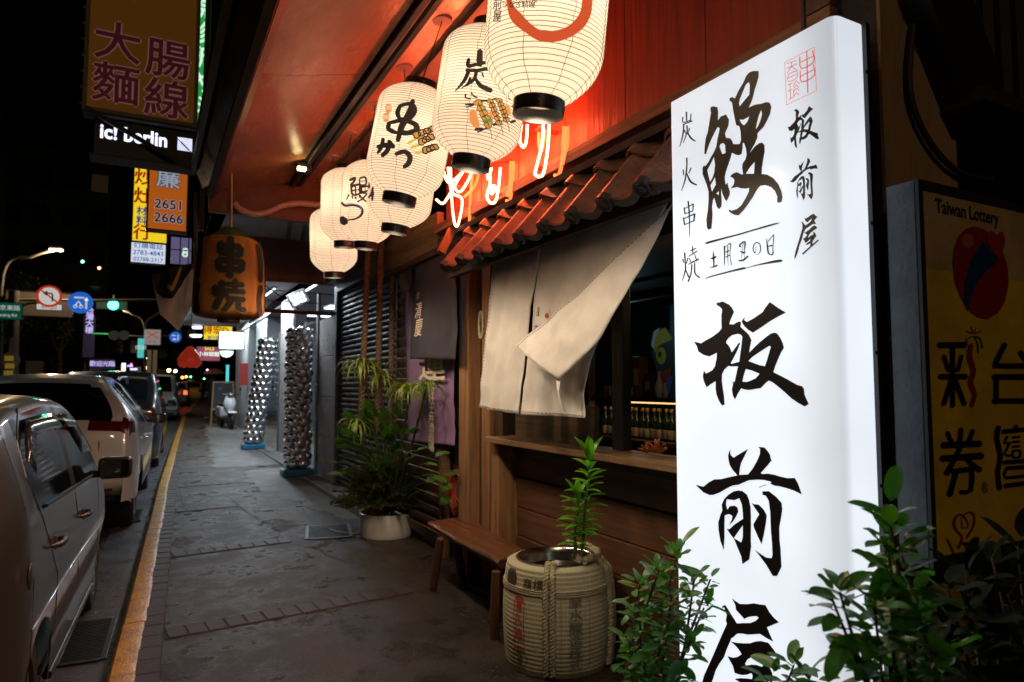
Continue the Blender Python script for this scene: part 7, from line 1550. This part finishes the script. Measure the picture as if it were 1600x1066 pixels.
def street_lamp(label, head, base, bend, y, e, group='street lamps', hw=.5):
    t = thing('street_lamp', label, 'street lamp', tuple(at(base[0],base[1],y=y)), group=group); P = [at(base[0],base[1],y=y), at(bend[0],bend[1],y=y), at((bend[0]*.45+head[0]*.55),bend[1]*.28+head[1]*.72,y=y), at(head[0],head[1],y=y)]
    MB().tube(curve3(P, 8), .07, 8).build('post', pole_m, t, smooth=60); h = at(head[0],head[1],y=y)
    mb = MB(); mb.box(h+Vector((-hw/2,-.1,-.02)), h+Vector((hw/2,.1,.10))); mb.build('lamp_head', pole_m, t, bevel=.03); MB().box(h+Vector((-hw/2+.03,-.09,-.06)), h+Vector((hw/2-.03,.09,-.025))).build('lens', glow('sodium', (1,.72,.38), 22), t, bevel=.01)
    if e: lamp('POINT', tuple(h+Vector((0,0,-.2))), e, (1,.70,.40), t, .15)
    return t
street_lamp('tall curved street lamp glowing over the gantry at upper left', (88,389), (3,640), (4,430), 30, 500, hw=.48)
street_lamp('twin street lamp arm glowing toward the green signal', (190,483), (226,600), (226,510), 45, 150, hw=.42); street_lamp('twin street lamp arm reaching right toward the flag', (253,487), (227,600), (227,512), 45, 0, hw=.12)
disc('lane_sign', 'distant round blue lane sign by the hanging flag tip', 'sign', at(274,527,y=45), .32, retro_b, retro_b, [('arrow', Ink().stroke([(.45,-.55,.18),(.45,.45,.18)],2).stroke([(-.5,.3,.3),(.1,.3,.1)],2).stroke([(-.4,-.4,.3),(.1,-.4,.3)],2), retro_w)])
for u, l_ in ((178,'dim grey round sign back left of another on the far arm'),(194,'dim grey round sign back right of its twin on the far arm')):
    disc('sign_back', l_, 'sign', at(u,524,y=44.8), .28, mat('sign_grey', (.10,.10,.10), .5, es=.015, ec=(.6,.6,.6)), mat('sign_grey', (.10,.10,.10), .5), [], group='grey sign backs')
arm2 = thing('far_gantry', 'far gantry arm with green light line across the street', 'gantry', tuple(at(226,600,y=45.2))); MB().tube([at(145,522,y=45.2), at(226,526,y=45.2), at(285,524,y=45.2)], .04, 6).build('arm', pole_m, arm2); MB().tube([at(143,521,y=45), at(172,522,y=45)], .035, 6).build('light_line', glow('green_line', (.05,.7,.15), .5), arm2)
xs_ = panel_sign('cross_sign', 'square white sign with red cross on the far gantry', 'sign', tuple(at(238,527,y=44.9)), .92, .95, .05, mat('retro_pale', (.4,.4,.4), .5, es=.18, ec=(1,.9,.9)), None, .03)
Ink().stroke([(-.26,.32,.06),(.26,-.05,.06)],2).stroke([(-.26,-.05,.06),(.26,.32,.06)],2).build('red_cross', retro_r, xs_, lambda x, z: (x, -.012, z), local=True); lt_(xs_, 'lettering', retro_r, '車道', 0, -.28, .22)
cy = thing('cyan_sign', 'vertical cyan lit sign on the far lamp post', 'sign', tuple(at(220,544,y=44))); MB(True).box((-.16,0,-.55),(.16,.1,.55)).build('face', glow('cyan_lit2', (.1,.75,.75), .6), cy); lt_(cy, 'lettering', retro_w, '停車', 0, 0, .3, off=-.01)
gp = thing('concrete_post', 'pair of pale tall posts standing before the far lamps', 'post', tuple(at(238,572,y=36)));
for dx in (-.14,.10): MB(True).box((dx-.09,0,-1.6),(dx+.09,.15,.75)).build('post_shaft', mat('post_pale', (.28,.22,.16), .6, es=.02, ec=(.8,.6,.4)), gp)
def led_strip(label, u, v, y, w_, h_, txt_, h_t, c, vertical=False):
    t = thing('led_sign', label, 'sign', tuple(at(u,v,y=y)), group='distant violet led signs'); MB(True).box((-w_/2,0,-h_/2),(w_/2,.1,h_/2)).build('box', mat('led_violet_dark', (.01,.01,.02), .4, es=.02, ec=(.15,.12,.9)), t)
    Ink().text(txt_, 0, 0, h_t, bold=.03, vertical=vertical, gap=.9).build('led_words', glow('led_violet', (.55,.5,1), .8), t, lambda x, z: (x, -.02, z+(h_/2-h_t*.65 if vertical else 0)), local=True); return t
led_strip('distant vertical violet led sign above the dark buildings', 139,526, 50, .62, 2.6, '台灣大樓', .46, 0, True)
led_strip('distant wide violet led sign above the white suv roof', 160,569, 50, 1.35, .62, '歡迎光臨', .36, 0); 
for i, (u, v, w_, h_, c_) in enumerate(((193,574,.25,.6,(.8,.9,1)),(203,572,.35,.12,(.5,.4,1)),(209,577,.45,.15,(.6,.6,1)),(205,570,.12,.2,(1,.3,.6)))):
    t = thing('far_light_sign', ['white upright light patch beside violet shapes far down the street','violet curved light strip far down the street','pale blue light bar far down the street','pink light dot among the far signs'][i], 'light', tuple(at(u,v,y=55)), group='far street signs'); MB(True).box((-w_/2,0,-h_/2),(w_/2,.08,h_/2)).build('face', glow('far_'+str(i)+'_light', c_, 1.6), t)
for i, (u, v, y, r_, c_) in enumerate(((230,575,60,.12,(1,.7,.3)),(264,579,70,.16,(1,.78,.35)),(274,580,75,.15,(1,.78,.35)),(230,560,70,.06,(1,.6,.2)),(285,590,80,.13,(1,.35,.05)),(291,589,85,.12,(1,.45,.08)),(298,589,90,.10,(.1,1,.4)),(319,592,90,.09,(.1,1,.4)),(324,578,95,.10,(1,.3,.5)),(129,409,60,.10,(.3,.9,.9)),(155,419,65,.12,(.6,.25,.1)))):
    p = at(u,v,y=y); t = thing('far_street_light', 'far point of %s light, %s along the street' % (['warm','warm','warm','dim warm','orange','orange','green','green','pink','cyan','dull orange'][i], ['just left of the pale posts','right of the pale posts','right of its warm twin','high over the pale posts','low by the red bag','beside another orange one','beyond the orange pair','over the taxi roof','above the umbrella','high on the dark tower','right of the cyan one'][i]), 'light', p, group='far street lights')
    MB(True).lathe([(.001,-r_),(r_*.7,-r_*.7),(r_,0),(r_*.7,r_*.7),(.001,r_)], n=14).build('bulb', glow('far_bulb_%d' % i, c_, 10), t, smooth=80)
wl = thing('warning_sign', 'round and diamond yellow warning signs on a post at the left edge', 'sign', tuple(at(12,580,y=20))); 
for u, v, r_ in ((16,563,.20),):
    p = at(u,v,y=20)-Vector(wl.location); MB(True).lathe([(.001,-.01),(r_,-.01),(r_,.01),(.001,.01)], p, 24, m=Matrix.Rotation(R(90),3,'X')).build('plate', mat('plate_dim', (.14,.12,.10), .5), wl)
for (u,v) in ((14,560),(15,572),(13,583),(8,594)): p = at(u,v,y=19.9)-Vector(wl.location); MB(True).box(p+Vector((-.09,0,-.06)),p+Vector((.09,.01,.06))).build('arrow', mat('plate_yellow', (.5,.32,.02), .5, es=.10, ec=(1,.6,.05)), wl)
MB(True).beam((0,.05,-1.5),(.03,.05,.8),.06,.06).build('post', pole_m, wl)
# fill light added as one more street lamp, unseen behind the viewer
t = thing('street_lamp', 'added fill street lamp standing unseen outside the picture', 'street lamp', (-3.2,-7,-.13), group='street lamps')
MB().tube(curve3([(-3.2,-7,-.13),(-3.2,-7,5.5),(-2.8,-7,6.6),(-1.6,-7,7.0)],8), .07, 8).build('post', pole_m, t, smooth=60); MB().box((-1.7,-7.12,6.92),(-1.1,-6.88,7.06)).build('lamp_head', pole_m, t, bevel=.03)
MB().box((-1.67,-7.1,6.88),(-1.13,-6.9,6.915)).build('lens', glow('sodium', (1,.72,.38), 22), t); lamp('POINT', (-1.4,-7,6.75), 230, (1,.66,.36), t, .2)
# dark buildings and trees across the street
bldm = mat('building_night', (.03,.028,.026), .8, c2=(.018,.018,.02), vs=.4); wnd = mat('window_dim', (.02,.018,.015), .3, es=.012, ec=(.9,.6,.3)); wnc = mat('window_cool', (.02,.02,.022), .3, es=.012, ec=(.4,.6,.7))
winframe = mat('window_frame_dark', (.015,.015,.016), .6)
rb = random.Random(11)
for i, (x, y, w_, d_, h_) in enumerate(((-13,48,9,10,17),(-7.5,72,8,10,20),(-3.8,100,6,10,15),(-24,40,12,14,15),(-34,26,14,12,14),(5.5,125,10,10,14))):
    t = thing('apartment_block', ['dark mid height block across the street behind the gantry','dark tall block farther up the street behind the violet led sign','dark block at the far end of the street','wide dark block behind the curved street lamp','dark block beyond the left edge trees','dark block closing the end of the street'][i], 'building', (x,y,gz(y)), group='dark buildings across the street')
    MB(True).box((-w_/2,-d_/2,-1),(w_/2,d_/2,h_)).build('wall', bldm, t); MB(True).box((-w_/2-.1,-d_/2-.1,h_+.002),(w_/2+.1,d_/2+.1,h_+.7)).build('parapet', mat('parapet_dark', (.02,.02,.02), .8), t)
    for fl_ in range(int(h_/3.2)):
        for c_ in range(int(w_/2)):
            z = 1.3+fl_*3.2; x0 = -w_/2+.6+c_*2; lit_ = rb.random(); m_ = wnd if lit_ < .10 else (wnc if lit_ < .16 else mat('pane_dark', (.012,.013,.016), .15))
            MB(True).box((x0-.06,-d_/2-.06,z-.06),(x0+1.26,-d_/2-.003,z+1.56)).build('window_frame', winframe, t); MB(True).box((x0,-d_/2-.075,z),(x0+1.2,-d_/2-.063,z+1.5)).build('window', m_, t)
nlf = leafmat('leaf_night', (.03,.045,.018), (.02,.03,.012), .6, .2)
for i, (x, y, h_) in enumerate(((-9.5,24,7.5),(-8,33,8),(-6.6,41,7),(-5.2,52,7.5),(-4.4,62,7),(-12,17,7))):
    t = thing('street_tree', ['dark street tree behind the yellow warning signs','dark street tree below the round red sign','dark street tree behind the gantry signs','dark street tree under the vertical led sign','farthest dark street tree up the street','dark street tree outside the left edge'][i], 'tree', (x,y,gz(y)-.1), group='dark trees across the street')
    MB(True).tube([(0,0,0),(.1,0,h_*.3),(0,.1,h_*.55)], [.18,.13,.08], 8).build('trunk', barkm, t, smooth=60); mb = MB(True)
    for k in range(5): a = k*1.3; MB(True).tube([(0,.05,h_*.42),(math.cos(a)*.8,math.sin(a)*.8,h_*.62),(math.cos(a)*1.5,math.sin(a)*1.5,h_*.78)], [.07,.05,.02], 6).build('branch', barkm, t, smooth=60)
    cl = [(rb.gauss(0,1.0), rb.gauss(0,1.0), h_*.68+rb.gauss(0,h_*.12), rb.uniform(.4,.8)) for _ in range(26)]
    for (cx, cy_, cz, cr) in cl:
        for _ in range(70):
            p = Vector((cx+rb.gauss(0,cr*.6), cy_+rb.gauss(0,cr*.6), cz+rb.gauss(0,cr*.45))); d = Vector((rb.uniform(-1,1), rb.uniform(-1,1), rb.uniform(-1,1))).normalized()*.11; e = d.cross(Vector((rb.uniform(-1,1), rb.uniform(-1,1), rb.uniform(-1,1)))).normalized()*.05
            mb.add([p-d, p+e, p+d, p-e], [(0,1,2,3)])
    mb.build('crown', nlf, t, fix=False)
